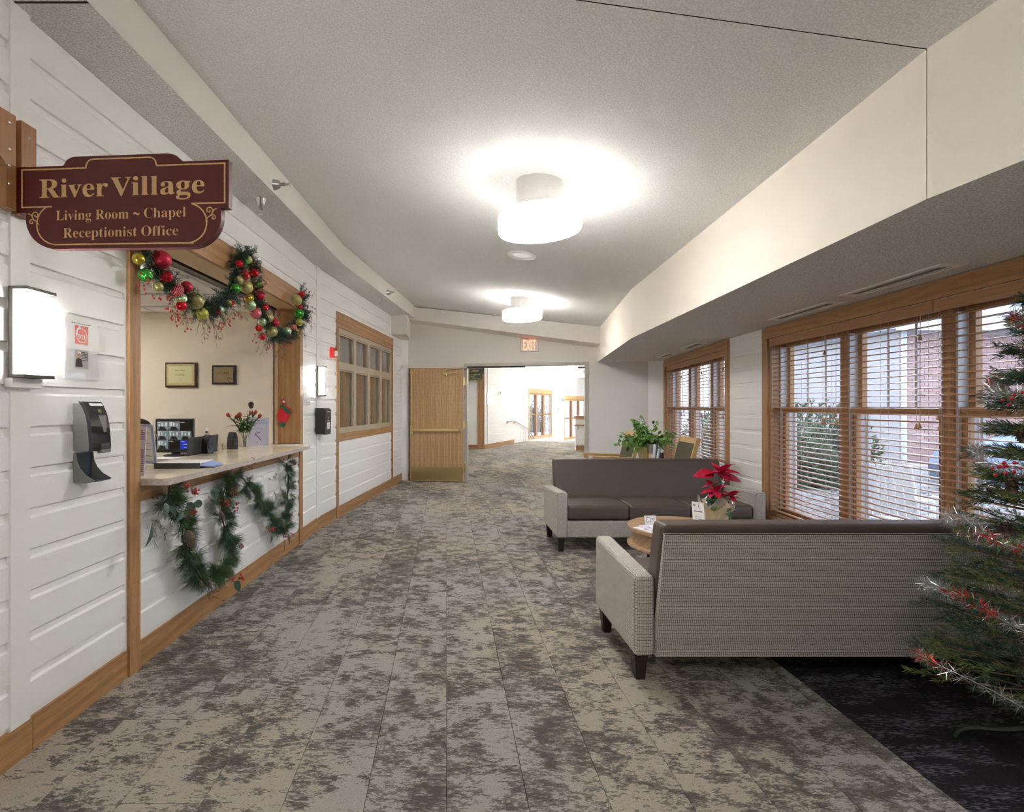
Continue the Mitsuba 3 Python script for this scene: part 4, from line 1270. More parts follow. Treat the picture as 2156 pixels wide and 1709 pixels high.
R = np.random.default_rng(11)
stems, lf, heads = [], [], [(-0.135, 0.30), (-0.085, 0.275), (-0.055, 0.29), (-0.03, 0.30), (0.035, 0.315), (0.075, 0.32), (0.115, 0.29), (0.02, 0.31)]
pl1 = ply(leaf_mesh(0.050, 0.034, -0.7, 0.4, 5), 'alstro', True)
for k, (dx, dz) in enumerate(heads):
    dy = R.uniform(-0.04, 0.05)
    p0 = np.array([VX + R.uniform(-0.015, 0.015), VY + R.uniform(-0.015, 0.015), CZ + 0.015])
    p2 = np.array([VX + dx, VY + dy, CZ + dz])
    p1 = np.array([VX + dx * 0.25, VY + dy * 0.3, CZ + 0.18])
    tt = np.linspace(0, 1, 8)[:, None]
    st = (1 - tt) ** 2 * p0 + 2 * tt * (1 - tt) * p1 + tt ** 2 * p2
    put('stem', ply(tube(st, 0.0022, 5), 'leaf_green', True), va)
    col = 'alstro' if k != 7 else 'petal_white'
    h = put('flower', ply(tr(lathe([(0.0, -0.012), (0.006, -0.006), (0.006, 0.004), (0, 0.006)], 8), aim(p2, p2 - p1)), 'leaf_green', True), va)
    dirn = (p2 - p1) / np.linalg.norm(p2 - p1)
    f0 = aim(p2, dirn)
    for q in range(6):
        a = q * math.pi / 3 + k
        d = f0[:3, :3] @ np.array([math.cos(a) * 0.80, math.sin(a) * 0.80, 0.60])
        put('petal', again({**pl1, 'bsdf': {'type': 'ref', 'id': 'mat_' + col}}, orient(p2, d, dirn)), h)
    for q in range(20):
        i = R.uniform(0.42, 0.90)
        o = (1 - i) ** 2 * p0 + 2 * i * (1 - i) * p1 + i * i * p2
        d = np.array([R.normal(), R.normal(), R.uniform(0.2, 1.2)])
        lf.append((o, d, R.uniform(0.06, 0.12)))
pl2 = ply(leaf_mesh(1.0, 0.20, 0.3, 0.3, 5), 'leaf_green', True)
for o, d, s in lf:
    put('leaf', again(pl2, orient(o, d, (0, 0, 1), 0, s)), va)


def pine_cone(L, Rr, rows=9, per=8, seed=1):
    """A pine cone along +z made of its scales: one mesh."""
    RR = np.random.default_rng(seed)
    ms = []
    for i in range(rows):
        t = (i + 0.5) / rows
        r = Rr * (math.sin(math.pi * (0.18 + 0.74 * t)) ** 0.8)
        for j in range(per):
            a = 2 * math.pi * (j + 0.5 * (i % 2)) / per + RR.uniform(-0.1, 0.1)
            d = np.array([math.cos(a), math.sin(a), 0.55 - 0.1 * t])
            o = np.array([math.cos(a) * r * 0.25, math.sin(a) * r * 0.25, t * L])
            lm = leaf_mesh(r * 0.95, r * 0.62, -0.25, 0.12, 3, base=1.3)
            up_ = tr(lm, mat((0, 0, -0.0016)))
            ms.append(tr(cat([lm, up_]), orient(o, d)))
    ms.append(lathe([(0, 0), (Rr * 0.3, L * 0.05), (Rr * 0.3, L * 0.8), (0, L)], 8))
    return cat(ms)


pk = np.array([VX + 0.055, VY, CZ + 0.375])
put('stem', ply(tube([pk - [0.02, 0, 0.1], pk], 0.0016, 5), 'twig', True), va)
put('pine_cone', ply(tr(pine_cone(0.065, 0.030), mat(pk)), 'cone_brown'), va)

# ------------------------------------------------------------------ papers on the counter
fh = thing('flyer_holder', 'clear upright holder with a lilac printed flyer beside the vase, right end of the counter', 'flyer')
HF = plane_frame((-2.005, 5.53, CZ), (1, -0.03, 0), (0, 0.06, 0.998))
put('sheet', ply(tr(bx(0.002, 0.207, 0.006, 0.284, 0, 0.001), HF), 'paper_lilac'), fh)
put('title_print', ply(tr(extrude(affinity.translate(fit_text('BRUNCH WITH', 0.16, 0.017, False, 0, 64), 0.03, 0.218), 0.0006), HF @ mat((0, 0, 0.001))), 'paper_blue'), fh)
put('print', ply(tr(extrude(affinity.translate(fit_text('Holiday', 0.07, 0.018, False, 0, 64), 0.065, 0.165), 0.0006), HF @ mat((0, 0, 0.001))), 'paper_blue'), fh)
put('print_figure', ply(tr(extrude(unary_union([band([(0.065, 0.125), (0.13, 0.055)], 0.010), band([(0.072, 0.128), (0.125, 0.132)], 0.008), Point(0.066, 0.105).buffer(0.006), Point(0.09, 0.036).buffer(0.006)]), 0.0006), HF @ mat((0, 0, 0.001))), 'ink_purple'), fh)
put('panel', ply(tr(bx(0, 0.209, 0.002, 0.287, 0.003, 0.0045), HF), 'acrylic'), fh)
put('foot', ply(tr(bx(0, 0.209, 0.0, 0.003, -0.045, 0.0045), HF), 'acrylic'), fh)

f2 = thing('menu_holder', 'white sheet with a blue border leaning in a clear holder beside the left oak post', 'flyer')
GF = plane_frame((-2.185, 3.72, CZ + 0.014), (0.985, 0.04, -0.07), (-0.19, 0.16, 0.968))
put('sheet', ply(tr(bx(0, 0.216, 0.004, 0.283, 0, 0.001), GF), 'paper'), f2)
put('border', ply(tr(extrude(sbox(0.006, 0.010, 0.210, 0.277).difference(sbox(0.022, 0.026, 0.194, 0.262)), 0.0006), GF @ mat((0, 0, 0.001))), 'paper_blue'), f2)
put('heading', ply(tr(extrude(affinity.translate(fit_text('Activities', 0.10, 0.02, True, 0, 64), 0.075, 0.218), 0.0006), GF @ mat((0, 0, 0.001))), 'paper_blue'), f2)
put('print', ply(tr(extrude(unary_union([sbox(0.05, 0.19 - 0.022 * k, 0.05 + w_, 0.1945 - 0.022 * k) for k, w_ in enumerate((0.06, 0.11, 0.13, 0.09, 0.135, 0.07, 0.135, 0.05))]), 0.0006), GF @ mat((0, 0, 0.001))), 'ink_gray'), f2)
put('panel', ply(tr(bx(-0.003, 0.219, 0.0, 0.287, 0.003, 0.0045), GF), 'acrylic'), f2)
put('foot', ply(tr(bx(-0.003, 0.219, 0.0, 0.003, -0.06, 0.06), GF @ mat((0, 0, 0))), 'acrylic'), f2)
f3 = thing('brochure_holder', 'narrow clear brochure holder standing right against the left oak post', 'brochure holder')
BFm = plane_frame((-1.815, 3.10, CZ), (1, 0.05, 0), (0, 0.10, 0.99))
put('brochure', ply(tr(bx(0, 0.095, 0.004, 0.29, -0.004, 0), BFm), 'paper_lilac'), f3)
put('print', ply(tr(extrude(unary_union([sbox(0.066, 0.262, 0.076, 0.27)] + [sbox(0.064, 0.25 - 0.012 * k, 0.088, 0.256 - 0.012 * k) for k in range(4)] + [sbox(0.062, 0.15 - 0.011 * k, 0.088, 0.155 - 0.011 * k) for k in range(12)]), 0.0006), BFm), 'ink_purple'), f3)
put('pocket', ply(tr(bx(-0.003, 0.100, 0.0, 0.13, 0.004, 0.0055), BFm), 'acrylic'), f3)
put('foot', ply(tr(bx(-0.003, 0.100, 0.0, 0.003, -0.05, 0.03), BFm), 'acrylic'), f3)

bi = thing('sign_in_binder', 'dark grey ring binder lying open on the counter with white pages', 'binder')
BM = move(-1.875, 3.50, CZ, 0.035)
put('cover', ply(tr(cat([bx(0, 0.29, 0, 0.255, 0, 0.003), bx(0, 0.29, 0, 0.003, 0, 0.036)]), BM), 'dark_gray'), bi)
put('page_stack', ply(tr(bx(0.004, 0.272, 0.006, 0.245, 0.0035, 0.030), BM), 'paper_lilac'), bi)
put('top_page', ply(tr(bx(0.002, 0.285, 0.004, 0.250, 0.0305, 0.0345), BM), 'paper'), bi)
put('blue_page', ply(tr(trimesh.Trimesh(np.array([[0.27, 0.01, 0.03], [0.36, 0.05, 0.012], [0.36, 0.22, 0.012], [0.27, 0.24, 0.03], [0.365, 0.05, 0.006], [0.365, 0.22, 0.006], [0.27, 0.01, 0.018], [0.27, 0.24, 0.018]]), np.array([[0, 1, 2], [0, 2, 3], [6, 4, 5], [6, 5, 7], [0, 6, 4], [0, 4, 1]]), process=False), BM), 'paper_blue'), bi)
pp = thing('loose_paper', 'sheet of white paper lying on the counter at its far right end', 'paper')
put('sheet', ply(tr(bx(0, 0.21, 0, 0.17, 0, 0.0015), move(-1.73, 5.555, CZ, 0.06)), 'paper'), pp)
pd = thing('desk_paper', 'white paper lying on the rear desk in front of the monitor', 'paper')
put('sheet', ply(tr(bx(0, 0.30, 0, 0.20, 0, 0.002), move(-2.87, 5.135, 0.962, -0.02)), 'paper'), pd)

# ------------------------------------------------------------------ plaques, round wooden disc, outlet, downlight
def plaque(x0, x1, z0, z1, frame, inner, label):
    t = thing('wall_plaque', label, 'plaque')
    m = plane_frame((x0, 5.72, z0), (1, 0, 0))
    w_, h_ = x1 - x0, z1 - z0
    put('backboard', ply(tr(rbox(w_, h_, 0.022, 0.005), m @ mat((w_ / 2, h_ / 2, 0.011))), frame, 35), t)
    return t, m, w_, h_


t, m, w_, h_ = plaque(-2.935, -2.604, 1.654, 1.915, 'walnut_dark', None, 'larger brown framed certificate on pale yellow paper, left of the two plaques')
put('mat', ply(tr(bx(0.014, w_ - 0.026, 0.020, h_ - 0.018, 0.020, 0.0235), m), 'cert_gold'), t)
put('certificate', ply(tr(bx(0.036, w_ - 0.048, 0.042, h_ - 0.040, 0.0235, 0.0245), m), 'cert_yellow'), t)
for s_, x, y, ww, c in (('River Village', 0.105, 0.170, 0.105, 0.013), ('CareChoice', 0.105, 0.125, 0.105, 0.013)):
    put('print', ply(tr(extrude(affinity.translate(fit_text(s_, ww, c, True, 0, 64), x, y), 0.0006), m @ mat((0, 0, 0.0245))), 'cert_ink'), t)
put('print', ply(tr(extrude(unary_union([sbox(0.125, 0.152, 0.19, 0.1535), Point(0.157, 0.078).buffer(0.008).difference(Point(0.157, 0.079).buffer(0.0058))]), 0.0006), m @ mat((0, 0, 0.0245))), 'cert_ink'), t)
t, m, w_, h_ = plaque(-2.448, -2.194, 1.686, 1.885, 'black_satin', None, 'smaller black plaque with a bronze plate, right of the two plaques')
put('plate', ply(tr(bx(0.018, w_ - 0.030, 0.020, h_ - 0.020, 0.020, 0.0235), m), 'plate_bronze'), t)
for s_, x, y, ww, c, sf in (('AWARD', 0.078, 0.152, 0.09, 0.006, True), ('Leading', 0.034, 0.108, 0.088, 0.024, False), ('Age', 0.124, 0.106, 0.056, 0.026, False), ('Minnesota', 0.118, 0.086, 0.085, 0.010, False), ('IN APPRECIATION', 0.042, 0.046, 0.10, 0.006, True)):
    put('print', ply(tr(extrude(affinity.translate(fit_text(s_, ww, c, sf, 0, 64), x, y), 0.0006), m @ mat((0, 0, 0.0235))), 'cert_ink' if s_ != 'Age' else 'ink'), t)
ht = [(0.190, 0.024), (0.170, 0.044), (0.166, 0.062), (0.176, 0.072), (0.190, 0.066), (0.200, 0.055), (0.214, 0.052)]
put('heart', ply(tr(extrude(LineString(ht).buffer(0.0025), 0.0006), m @ mat((0, 0, 0.0235))), 'ink'), t)
ck = thing('round_plaque', 'round golden wooden disc on the office wall, half hidden by the left oak post', 'wall decoration')
put('disc', ply(tr(lathe([(0, 0.024), (0.15, 0.022), (0.175, 0.030), (0.195, 0.022), (0.203, 0.010), (0.203, 0.0)], 48), aim((-3.43, 5.72, 1.80), (0, -1, 0))), 'disc_wood', 35), ck)
ot = thing('wall_outlet', 'white wall outlet on the cream office wall above the laptop', 'outlet')
OM = plane_frame((-2.525, 5.72, 1.175), (1, 0, 0))
put('plate', ply(tr(rbox(0.036, 0.05, 0.006, 0.002), OM @ mat((0.018, 0.025, 0.003))), 'white_plastic', 35), ot)
put('plug', ply(tr(bx(0.011, 0.025, 0.004, 0.022, 0.005, 0.022), OM), 'black_plastic'), ot)
dl = thing('downlight', 'round recessed light in the office ceiling beside the left oak post', 'lamp')
put('lens', ply(tr(lathe([(0, -0.006), (0.088, -0.004), (0.09, 0.0)], 32), mat((-2.26, 3.95, 2.4365))), 'white_plastic', emitter={'type': 'area', 'radiance': {'type': 'rgb', 'value': [OFFICE * c for c in WARM]}}), dl)
scene[dl + '__lens']['flip_normals'] = True
put('trim_ring', ply(tr(lathe([(0.09, 0.0), (0.104, -0.002), (0.106, 0.003)], 32), mat((-2.26, 3.95, 2.4345))), 'white_plastic'), dl)
d2 = thing('office_ceiling_light', 'square recessed ceiling light over the rear of the office', 'lamp')
put('lens', ply(bx(-3.95, -3.37, 4.30, 4.80, 2.430, 2.4355), 'white_plastic', emitter={'type': 'area', 'radiance': {'type': 'rgb', 'value': [3.2 * c for c in WARM]}}), d2)

# ------------------------------------------------------------------ felt stocking on the right jamb
sk = thing('felt_stocking', 'small red felt christmas stocking with green trim hanging on the right oak jamb', 'stocking')
SF = plane_frame((-1.79, 5.757, 1.26), (1, 0, 0))
so = [(0.060, 0.215), (0.145, 0.150), (0.150, 0.135), (0.120, 0.060), (0.092, 0.010), (0.072, -0.022), (0.048, -0.010), (0.030, 0.030), (0.012, 0.070), (0.008, 0.105), (0.030, 0.160)]


def felt(poly, z0, th, b):
    return ply(tr(extrude(poly, th), SF @ mat((0, 0, z0))), b)


put('sock', felt(Polygon(so).buffer(0.008).buffer(-0.006), 0.0, 0.009, 'felt_red'), sk)
put('toe', felt(Polygon([(0.036, 0.004), (0.066, 0.040), (0.094, 0.012), (0.072, -0.024), (0.048, -0.013)]).buffer(0.002), -0.0005, 0.0115, 'felt_green'), sk)
put('cuff', felt(Polygon([(0.052, 0.198), (0.070, 0.225), (0.158, 0.158), (0.150, 0.128)]).buffer(0.002), -0.0005, 0.0125, 'felt_red'), sk)
zig = [(0.040, 0.196), (0.062, 0.215), (0.152, 0.140), (0.143, 0.118), (0.120, 0.136), (0.112, 0.128), (0.104, 0.150), (0.090, 0.150), (0.086, 0.170), (0.066, 0.170), (0.062, 0.186)]
put('trim', felt(Polygon(zig).buffer(0.004), -0.0005, 0.0138, 'felt_green'), sk)
put('loop', ply(tr(tube([(0.066, 0.215, 0.006), (0.056, 0.245, 0.006), (0.060, 0.272, 0.006), (0.075, 0.280, 0.006), (0.082, 0.262, 0.006), (0.074, 0.236, 0.006), (0.070, 0.215, 0.006)], 0.005, 6), SF), 'felt_red', True), sk)
put('hook', ply(tr(lathe([(0, 0.016), (0.012, 0.014), (0.014, 0)], 14), SF @ mat((0.078, 0.245, 0))), 'white_plastic', 30), sk)
# ------------------------------------------------------------------ helpers for greenery
def smooth_path(pts, n):
    from scipy.interpolate import CubicSpline
    p = np.asarray(pts, float)
    s = np.concatenate([[0], np.cumsum(np.linalg.norm(np.diff(p, axis=0), axis=1))])
    cs = CubicSpline(s, p)
    t = np.linspace(0, s[-1], n)
    return cs(t), s[-1]


def blades(base, tip, width, R, twist=True):
    """Thin pointed blades from base to tip (n x 3 each): a kite of two triangles."""
    base, tip = np.asarray(base), np.asarray(tip)
    d = tip - base
    r = R.normal(size=d.shape)
    s = np.cross(d, r)
    s /= np.linalg.norm(s, axis=1, keepdims=True) + 1e-9
    w = np.broadcast_to(np.asarray(width), (len(d),))[:, None] / 2
    mid = base + d * 0.45
    V = np.stack([base, mid - s * w, tip, mid + s * w], 1).reshape(-1, 3)
    i = np.arange(len(d)) * 4
    return trimesh.Trimesh(V, np.vstack([np.stack([i, i + 1, i + 2], 1), np.stack([i, i + 2, i + 3], 1)]), process=False)


def sprigs(o, d, L, R, per=40, nl=0.028, ang=0.75):
    """Needles along twigs: o, d, L arrays of twigs. Returns bases, tips of all needles."""
    B, Tp = [], []
    for q, e, l in zip(o, d, L):
        e = e / np.linalg.norm(e)
        t = R.uniform(0.05, 1, per)
        b = q + e * (t * l)[:, None]
        r = R.normal(size=(per, 3))
        r -= (r @ e)[:, None] * e
        r /= np.linalg.norm(r, axis=1, keepdims=True)
        v = e * math.cos(ang) + r * math.sin(ang)
        B.append(b)
        Tp.append(b + v * (nl * R.uniform(0.75, 1.15, per))[:, None])
    return np.vstack(B), np.vstack(Tp)


# ------------------------------------------------------------------ upper garland with ornaments
ug = thing('ornament_garland', 'evergreen garland with red, green and gold ornaments swagged across the oak reception header', 'garland')


def gp(u, v, n=0.09):
    a, z = FL1.hit(u, v, n)
    return FL1.pt(a, n, z)


ROPE = [(292, 478), (300, 512), (318, 548), (335, 582), (360, 606), (388, 628), (418, 648), (448, 648), (470, 632), (486, 606), (495, 575), (502, 545), (513, 533), (526, 546),
        (531, 575), (536, 607), (541, 640), (552, 668), (568, 695), (592, 708), (614, 698), (630, 678), (638, 655), (637, 635), (633, 615)]
path, plen = smooth_path([gp(u, v, 0.085) for u, v in ROPE], 420)
R = np.random.default_rng(21)
put('stem', ply(tube(path[::4], 0.011, 6), 'twig', True), ug)
k = R.integers(0, 420, 900)
tg = np.gradient(path, axis=0); tg /= np.linalg.norm(tg, axis=1, keepdims=True)
dd = R.normal(size=(900, 3)) * [0.9, 1, 1] + tg[k] * R.choice([-0.6, 0.6], 900)[:, None]
dd += FL1.nrm * 0.35
Ls = R.uniform(0.05, 0.10, 900)
B, Tp = sprigs(path[k], dd, Ls, R, 44, 0.030)
half = R.random(len(B)) < 0.62
put('needles', ply(blades(B[half], Tp[half], 0.0036, R), 'fir_dark'), ug); stuff(ug + '__needles')
put('needles', ply(blades(B[~half], Tp[~half], 0.0030, R), 'fir_mid'), ug); stuff(ug + '__needles_001')


def twiggy(o, d, L, R, n=7, r=0.0011, droop=0.4):
    ms = []
    for q in range(n):
        e = np.asarray(d, float) + R.normal(size=3) * 0.35
        e /= np.linalg.norm(e)
        t = np.linspace(0, 1, 6)[:, None]
        l = L * R.uniform(0.5, 1.1)
        p = o + e * l * t + np.array([0, 0, -1]) * droop * l * t ** 2 + R.normal(size=(6, 3)) * 0.004 * t
        ms.append(tube(p, np.linspace(r, r * 0.5, 6), 3, False))
        for w in range(3):
            i = R.integers(1, 5)
            f = e + R.normal(size=3) * 0.7
            f /= np.linalg.norm(f)
            ms.append(tube([p[i], p[i] + f * l * 0.25], r * 0.7, 3, False))
            b_ = p[i] + f * l * 0.25 * R.random((6, 1))
            ms.append(blades(b_, b_ + (f + R.normal(size=(6, 3)) * 0.5) * 0.014, 0.003, R))
    return cat(ms)


for u, v in ((405, 640), (425, 665), (446, 668), (465, 660), (505, 625), (560, 700), (600, 716), (640, 690), (655, 660)):
    stuff(put('trailing_twig', ply(twiggy(gp(u, v, 0.09), (0, R.uniform(-0.4, 0.4), -0.8), 0.17, R, 4, droop=0.2), 'twig_green'), ug))
ball = trimesh.creation.uv_sphere(1.0, count=[24, 36])
th_ = np.arctan2(ball.vertices[:, 1], ball.vertices[:, 0])
rib = ball.copy(); rib.vertices *= (1 - 0.055 * np.abs(np.sin(th_ * 7)) ** 0.7)[:, None]
fac = trimesh.creation.icosphere(3)
fn_ = meshkit.noise(fac.vertices * 4.2, 3)
fac.vertices *= (1 - 0.10 * (fn_ > 0.5) + 0.05 * meshkit.noise(fac.vertices * 9, 5))[:, None]
S_BALL, S_RIB, S_FAC = mikit.ply(ball, None, True), mikit.ply(rib, None, True), mikit.ply(fac, None, False)
S_CAP = ply(lathe([(0.0, 1.16), (0.14, 1.15), (0.2, 1.10), (0.21, 0.96), (0.0, 0.96)], 14), 'brass', 40)
OR = [(299.3, 545.6, 12.5, 'gs'), (344.9, 547.4, 19.3, 'rm'), (315.5, 580, 15, 'gr'), (356.6, 582.5, 13.5, 'rt'), (339, 604, 10.5, 'gg'), (377, 610.6, 14, 'rs'), (401, 604.8, 12.3, 'rm'), (386, 628.8, 12, 'pr'),
      (418, 633.4, 18, 'gg'), (387, 644, 11, 'rh'), (432.7, 660.4, 13, 'lm'), (469, 653.3, 9.5, 'pr'), (462, 657, 6, 'rt'), (507, 556, 8, 'rt'), (520, 552, 7, 'es'), (528, 547, 8.5, 'gm'), (519, 578.6, 10.5, 'rt'),
      (542, 574.4, 9, 'rt'), (505.8, 590, 9.5, 'gg'), (522.7, 604.6, 13, 'gm'), (498, 608, 10.5, 'es'), (546.5, 599.7, 6.7, 'es'), (552, 622, 10, 'rm'), (529, 628.5, 9.8, 'gs'), (529.7, 643, 12, 'pr'),
      (561, 646.8, 8.7, 'rt'), (543, 659.4, 12, 'rs'), (568, 668.5, 10.5, 'gg'), (557.8, 677.7, 9, 'pr'), (579.5, 679, 8.7, 'rm'), (575, 698, 11, 'gg'), (546.5, 691, 7, 'rt'), (557, 709, 7, 'rh'), (609, 697, 9, 'pr'),
      (621, 689.6, 6.5, 'rs'), (625, 696.6, 6.5, 'gs'), (631.5, 678.4, 8, 'lm'), (631.5, 660, 10, 'es'), (636, 647.5, 5.6, 'rm'), (629.4, 632, 11, 'gm'), (637.8, 619.4, 6.5, 'rt'), (485.5, 637.6, 7, 'lm'), (494, 638, 5, 'rt'),
      (320, 522, 9, 'gm'), (352, 520, 8, 'es')]
KIND = {'gs': ('orn_gold_shiny', S_BALL, 'shiny gold ball'), 'rm': ('orn_red_matte', S_BALL, 'matte red ball'), 'gr': ('orn_green', S_RIB, 'ribbed green ball'), 'rt': ('orn_red_shiny', S_FAC, 'faceted red ball'),
        'gg': ('orn_gold_glitter', S_BALL, 'glittered gold ball'), 'rs': ('orn_red_striped', S_RIB, 'red ball with white stripes'), 'pr': ('orn_pale', S_RIB, 'ribbed pale green ball'), 'rh': ('orn_red_shiny', S_BALL, 'shiny red ball'),
        'lm': ('orn_lime', S_BALL, 'matte lime ball'), 'es': ('orn_green', S_BALL, 'shiny green ball'), 'gm': ('orn_gold_matte', S_BALL, 'matte gold ball')}
for u, v, r, kd in OR:
    b_, shp, lab = KIND[kd]
    a, z = FL1.hit(u, v, 0.14)
    rad = r * a / F
    q = FL1.pt(a, 0.15 - 0.02 * R.random() - 0.3 * rad, z)
    d = R.normal(size=3) * 0.8 + np.array([-1.0, 0, 0.8])
    M_ = aim(q, d, R.random() * 6, rad)
    o = put('ornament', {**shp, 'bsdf': {'type': 'ref', 'id': 'mat_' + b_}, 'to_world': T(M_)}, ug)
    labels[o] = {'label': lab}
    put('cap', again(S_CAP, M_), o)


def berries(o, d, R, n=9, r=0.0055, spread=0.05, L=0.07):
    ms, st = [], []
    ic = trimesh.creation.icosphere(1)
    for q in range(n):
        e = np.asarray(d, float) + R.normal(size=3) * 0.55
        e /= np.linalg.norm(e)
        p = o + e * L * R.uniform(0.45, 1.1)
        ms.append(tr(ic, mat(p, s=r * R.uniform(0.8, 1.15))))
        st.append(tube([o, (o + p) / 2 + R.normal(size=3) * 0.004, p], 0.0009, 3, False))
    return cat(ms), cat(st)


def berry_sprig(owner, o, d, R, **k):
    bm_, st = berries(np.asarray(o), d, R, **k)
    key = put('berry_sprig', ply(bm_, 'berry_red', True), owner)
    stuff(key)
    stuff(put('stalk', ply(st, 'twig'), key))


for u, v, dy, dz in ((322, 588, -1, -0.6), (340, 618, -1, -0.8), (362, 625, -0.7, -0.9), (372, 660, -0.6, -1), (392, 668, 0, -1), (452, 672, 0.3, -1), (470, 668, 0.8, -1), (492, 650, 0.6, -0.8), (520, 590, -0.2, 0.3), (536, 595, 0.1, -0.4), (518, 620, -0.3, -0.5), (545, 700, -0.5, -0.6), (566, 715, 0, -1), (598, 715, 0.2, -1),
                     (612, 712, 0.2, -1), (648, 655, 1, 0.2), (648, 670, 1, -0.3), (648, 625, 1, 0.8), (585, 665, 0.7, 0.8)):
    berry_sprig(ug, gp(u, v, 0.13), np.array([0.2, dy, dz]), R, n=10, r=0.0062, L=0.085)

# ------------------------------------------------------------------ lower pine garland under the counter
lg = thing('pine_garland', 'long-needled pine garland with berries and cones draped below the counter front', 'garland')


def lp_(x, y, n=0.13):
    u, v = 260 + x / 4.7475, 940 + y / 4.7475
    a, z = FL1.hit(u, v, n)
    return FL1.pt(a, n, z)


P1 = [(470, 390), (455, 480), (500, 590), (560, 700), (600, 800), (590, 900), (630, 1000), (660, 1100), (690, 1200), (760, 1270), (860, 1290), (950, 1250), (1010, 1170), (1070, 1080), (1090, 980), (1050, 900),
      (1010, 800), (990, 700), (985, 590), (1000, 480), (1040, 370), (1090, 270)]
P2 = [(1150, 250), (1200, 320), (1260, 400), (1330, 490), (1400, 560), (1450, 640), (1480, 720), (1530, 790), (1600, 790), (1640, 700), (1650, 600), (1640, 480), (1650, 360), (1640, 240), (1630, 150)]
R = np.random.default_rng(33)
Bs, Ts, Bf_, Tf_ = [], [], [], []
for P_, ntuft in ((P1, 270), (P2, 165)):
    pth, ln = smooth_path([lp_(*q, 0.10) for q in P_], 300)
    put('stem', ply(tube(pth[::3], 0.006, 6), 'twig', True), lg)
    tg = np.gradient(pth, axis=0); tg /= np.linalg.norm(tg, axis=1, keepdims=True)
    for q in range(ntuft):
        i = R.integers(0, 300)
        side = R.normal(size=3)
        e = tg[i] * R.choice([-1, 1]) * 0.5 + side * 0.75 + FL1.nrm * 0.4 + np.array([0, 0, -0.25])
        e /= np.linalg.norm(e)
        o = pth[i]
        nn = 46
        t = R.uniform(0, 0.05, nn)
        b = o + e * t[:, None]
        v = e + R.normal(size=(nn, 3)) * 0.36
        v /= np.linalg.norm(v, axis=1, keepdims=True)
        tip = b + v * R.uniform(0.055, 0.105, nn)[:, None]
        tip[:, 2] -= 0.010
        # keep the needles in front of the boards
        dn = (tip - FL1.pt(0, 0, 0)) @ FL1.nrm
        tip += np.maximum(0.020 - dn, 0)[:, None] * FL1.nrm
        tip[:, 2] = np.maximum(tip[:, 2], 0.012)
        (Bs if R.random() < 0.7 else Bf_).append(b)
        (Ts if len(Bs) > len(Ts) else Tf_).append(tip)
    ii = R.integers(0, 300, 90)
    o = pth[ii]
    dsh = R.normal(size=(90, 3)) + FL1.nrm * 0.5
    b, tip = sprigs(o, dsh, R.uniform(0.04, 0.09, 90), R, 40, 0.022)
    dn = (tip - FL1.pt(0, 0, 0)) @ FL1.nrm
    tip += np.maximum(0.020 - dn, 0)[:, None] * FL1.nrm
    Bf_.append(b); Tf_.append(tip)
put('pine_needles', ply(blades(np.vstack(Bs), np.vstack(Ts), 0.0026, R), 'pine_green'), lg); stuff(lg + '__pine_needles')
put('pine_needles', ply(blades(np.vstack(Bf_), np.vstack(Tf_), 0.0021, R), 'fir_dark'), lg); stuff(lg + '__pine_needles_001')
for x, y, dy, dz in ((690, 470, 0.9, 0.1), (650, 640, 0.2, -0.6), (620, 420, 0.3, 0.5), (1090, 420, 0.2, -0.4), (1020, 560, 0.1, -0.3), (1100, 590, 0.6, -0.2), (1160, 1000, 0.8, -0.2), (1060, 1290, 0.8, -0.1), (1150, 1310, 1, -0.2), (1470, 800, -0.2, -0.8), (1640, 870, 0.3, -0.4), (1290, 175, 0.6, 0.2)):
    berry_sprig(lg, lp_(x, y, 0.16), np.array([0.3, dy, dz]), R, n=11, r=0.0068, L=0.045)
LEAF = ply(leaf_mesh(1.0, 0.42, 0.25, 0.25, 8), 'leaf_dark', True)
for x, y, dy, dz, s in ((640, 560, 0.6, -0.75, 0.115), (710, 560, 0.95, -0.3, 0.10), (600, 640, -0.9, -0.4, 0.085), (290, 780, -0.5, -0.8, 0.10), (910, 560, -0.6, 0.75, 0.075), (920, 590, -0.8, 0.5, 0.08), (930, 540, -0.2, 0.95, 0.08), (780, 1350, 0.0, -1, 0.065), (1110, 1350, 0.7, -0.75, 0.12),
                        (1520, 560, -0.35, 0.9, 0.10), (1590, 240, -0.1, -1, 0.09), (1640, 890, 0.45, -0.85, 0.10), (1680, 890, 1.0, -0.15, 0.085), (1610, 930, -0.2, -0.95, 0.08), (1480, 880, -0.4, -0.9, 0.06), (430, 560, -0.3, -0.6, 0.08), (480, 590, 0.3, -0.7, 0.07), (1660, 330, 0.4, -0.8, 0.09)):
    kk = put('leaf', again(LEAF, orient(lp_(x, y, 0.16), (0.25, dy, dz), FL1.nrm, R.uniform(-0.4, 0.4), s * 1.25)), lg)
CONE = ply(pine_cone(1.0, 0.30, 11, 9, 4), 'cone_brown')
for x, y, dy, dz, s in ((650, 830, 0.25, -1, 0.115), (1690, 130, 0.6, -0.6, 0.07), (960, 640, 0.3, -0.5, 0.06), (850, 1320, 0.2, -0.9, 0.055), (780, 1330, -0.2, -0.9, 0.05), (1600, 760, 0.2, -1, 0.06), (1130, 980, -0.3, 0.8, 0.05)):
    put('pine_cone', again(CONE, aim(lp_(x, y, 0.16), (0.2, dy, dz), 0, s)), lg)
for x, y in ((380, 780), (330, 820), (1510, 340), (860, 1480), (560, 1000), (700, 480)):
    stuff(put('trailing_twig', ply(twiggy(lp_(x, y, 0.12), (0.1, R.uniform(-0.5, 0.5), R.uniform(-0.9, 0.6)), 0.11, R, 4, droop=0.1), 'twig_green'), lg))
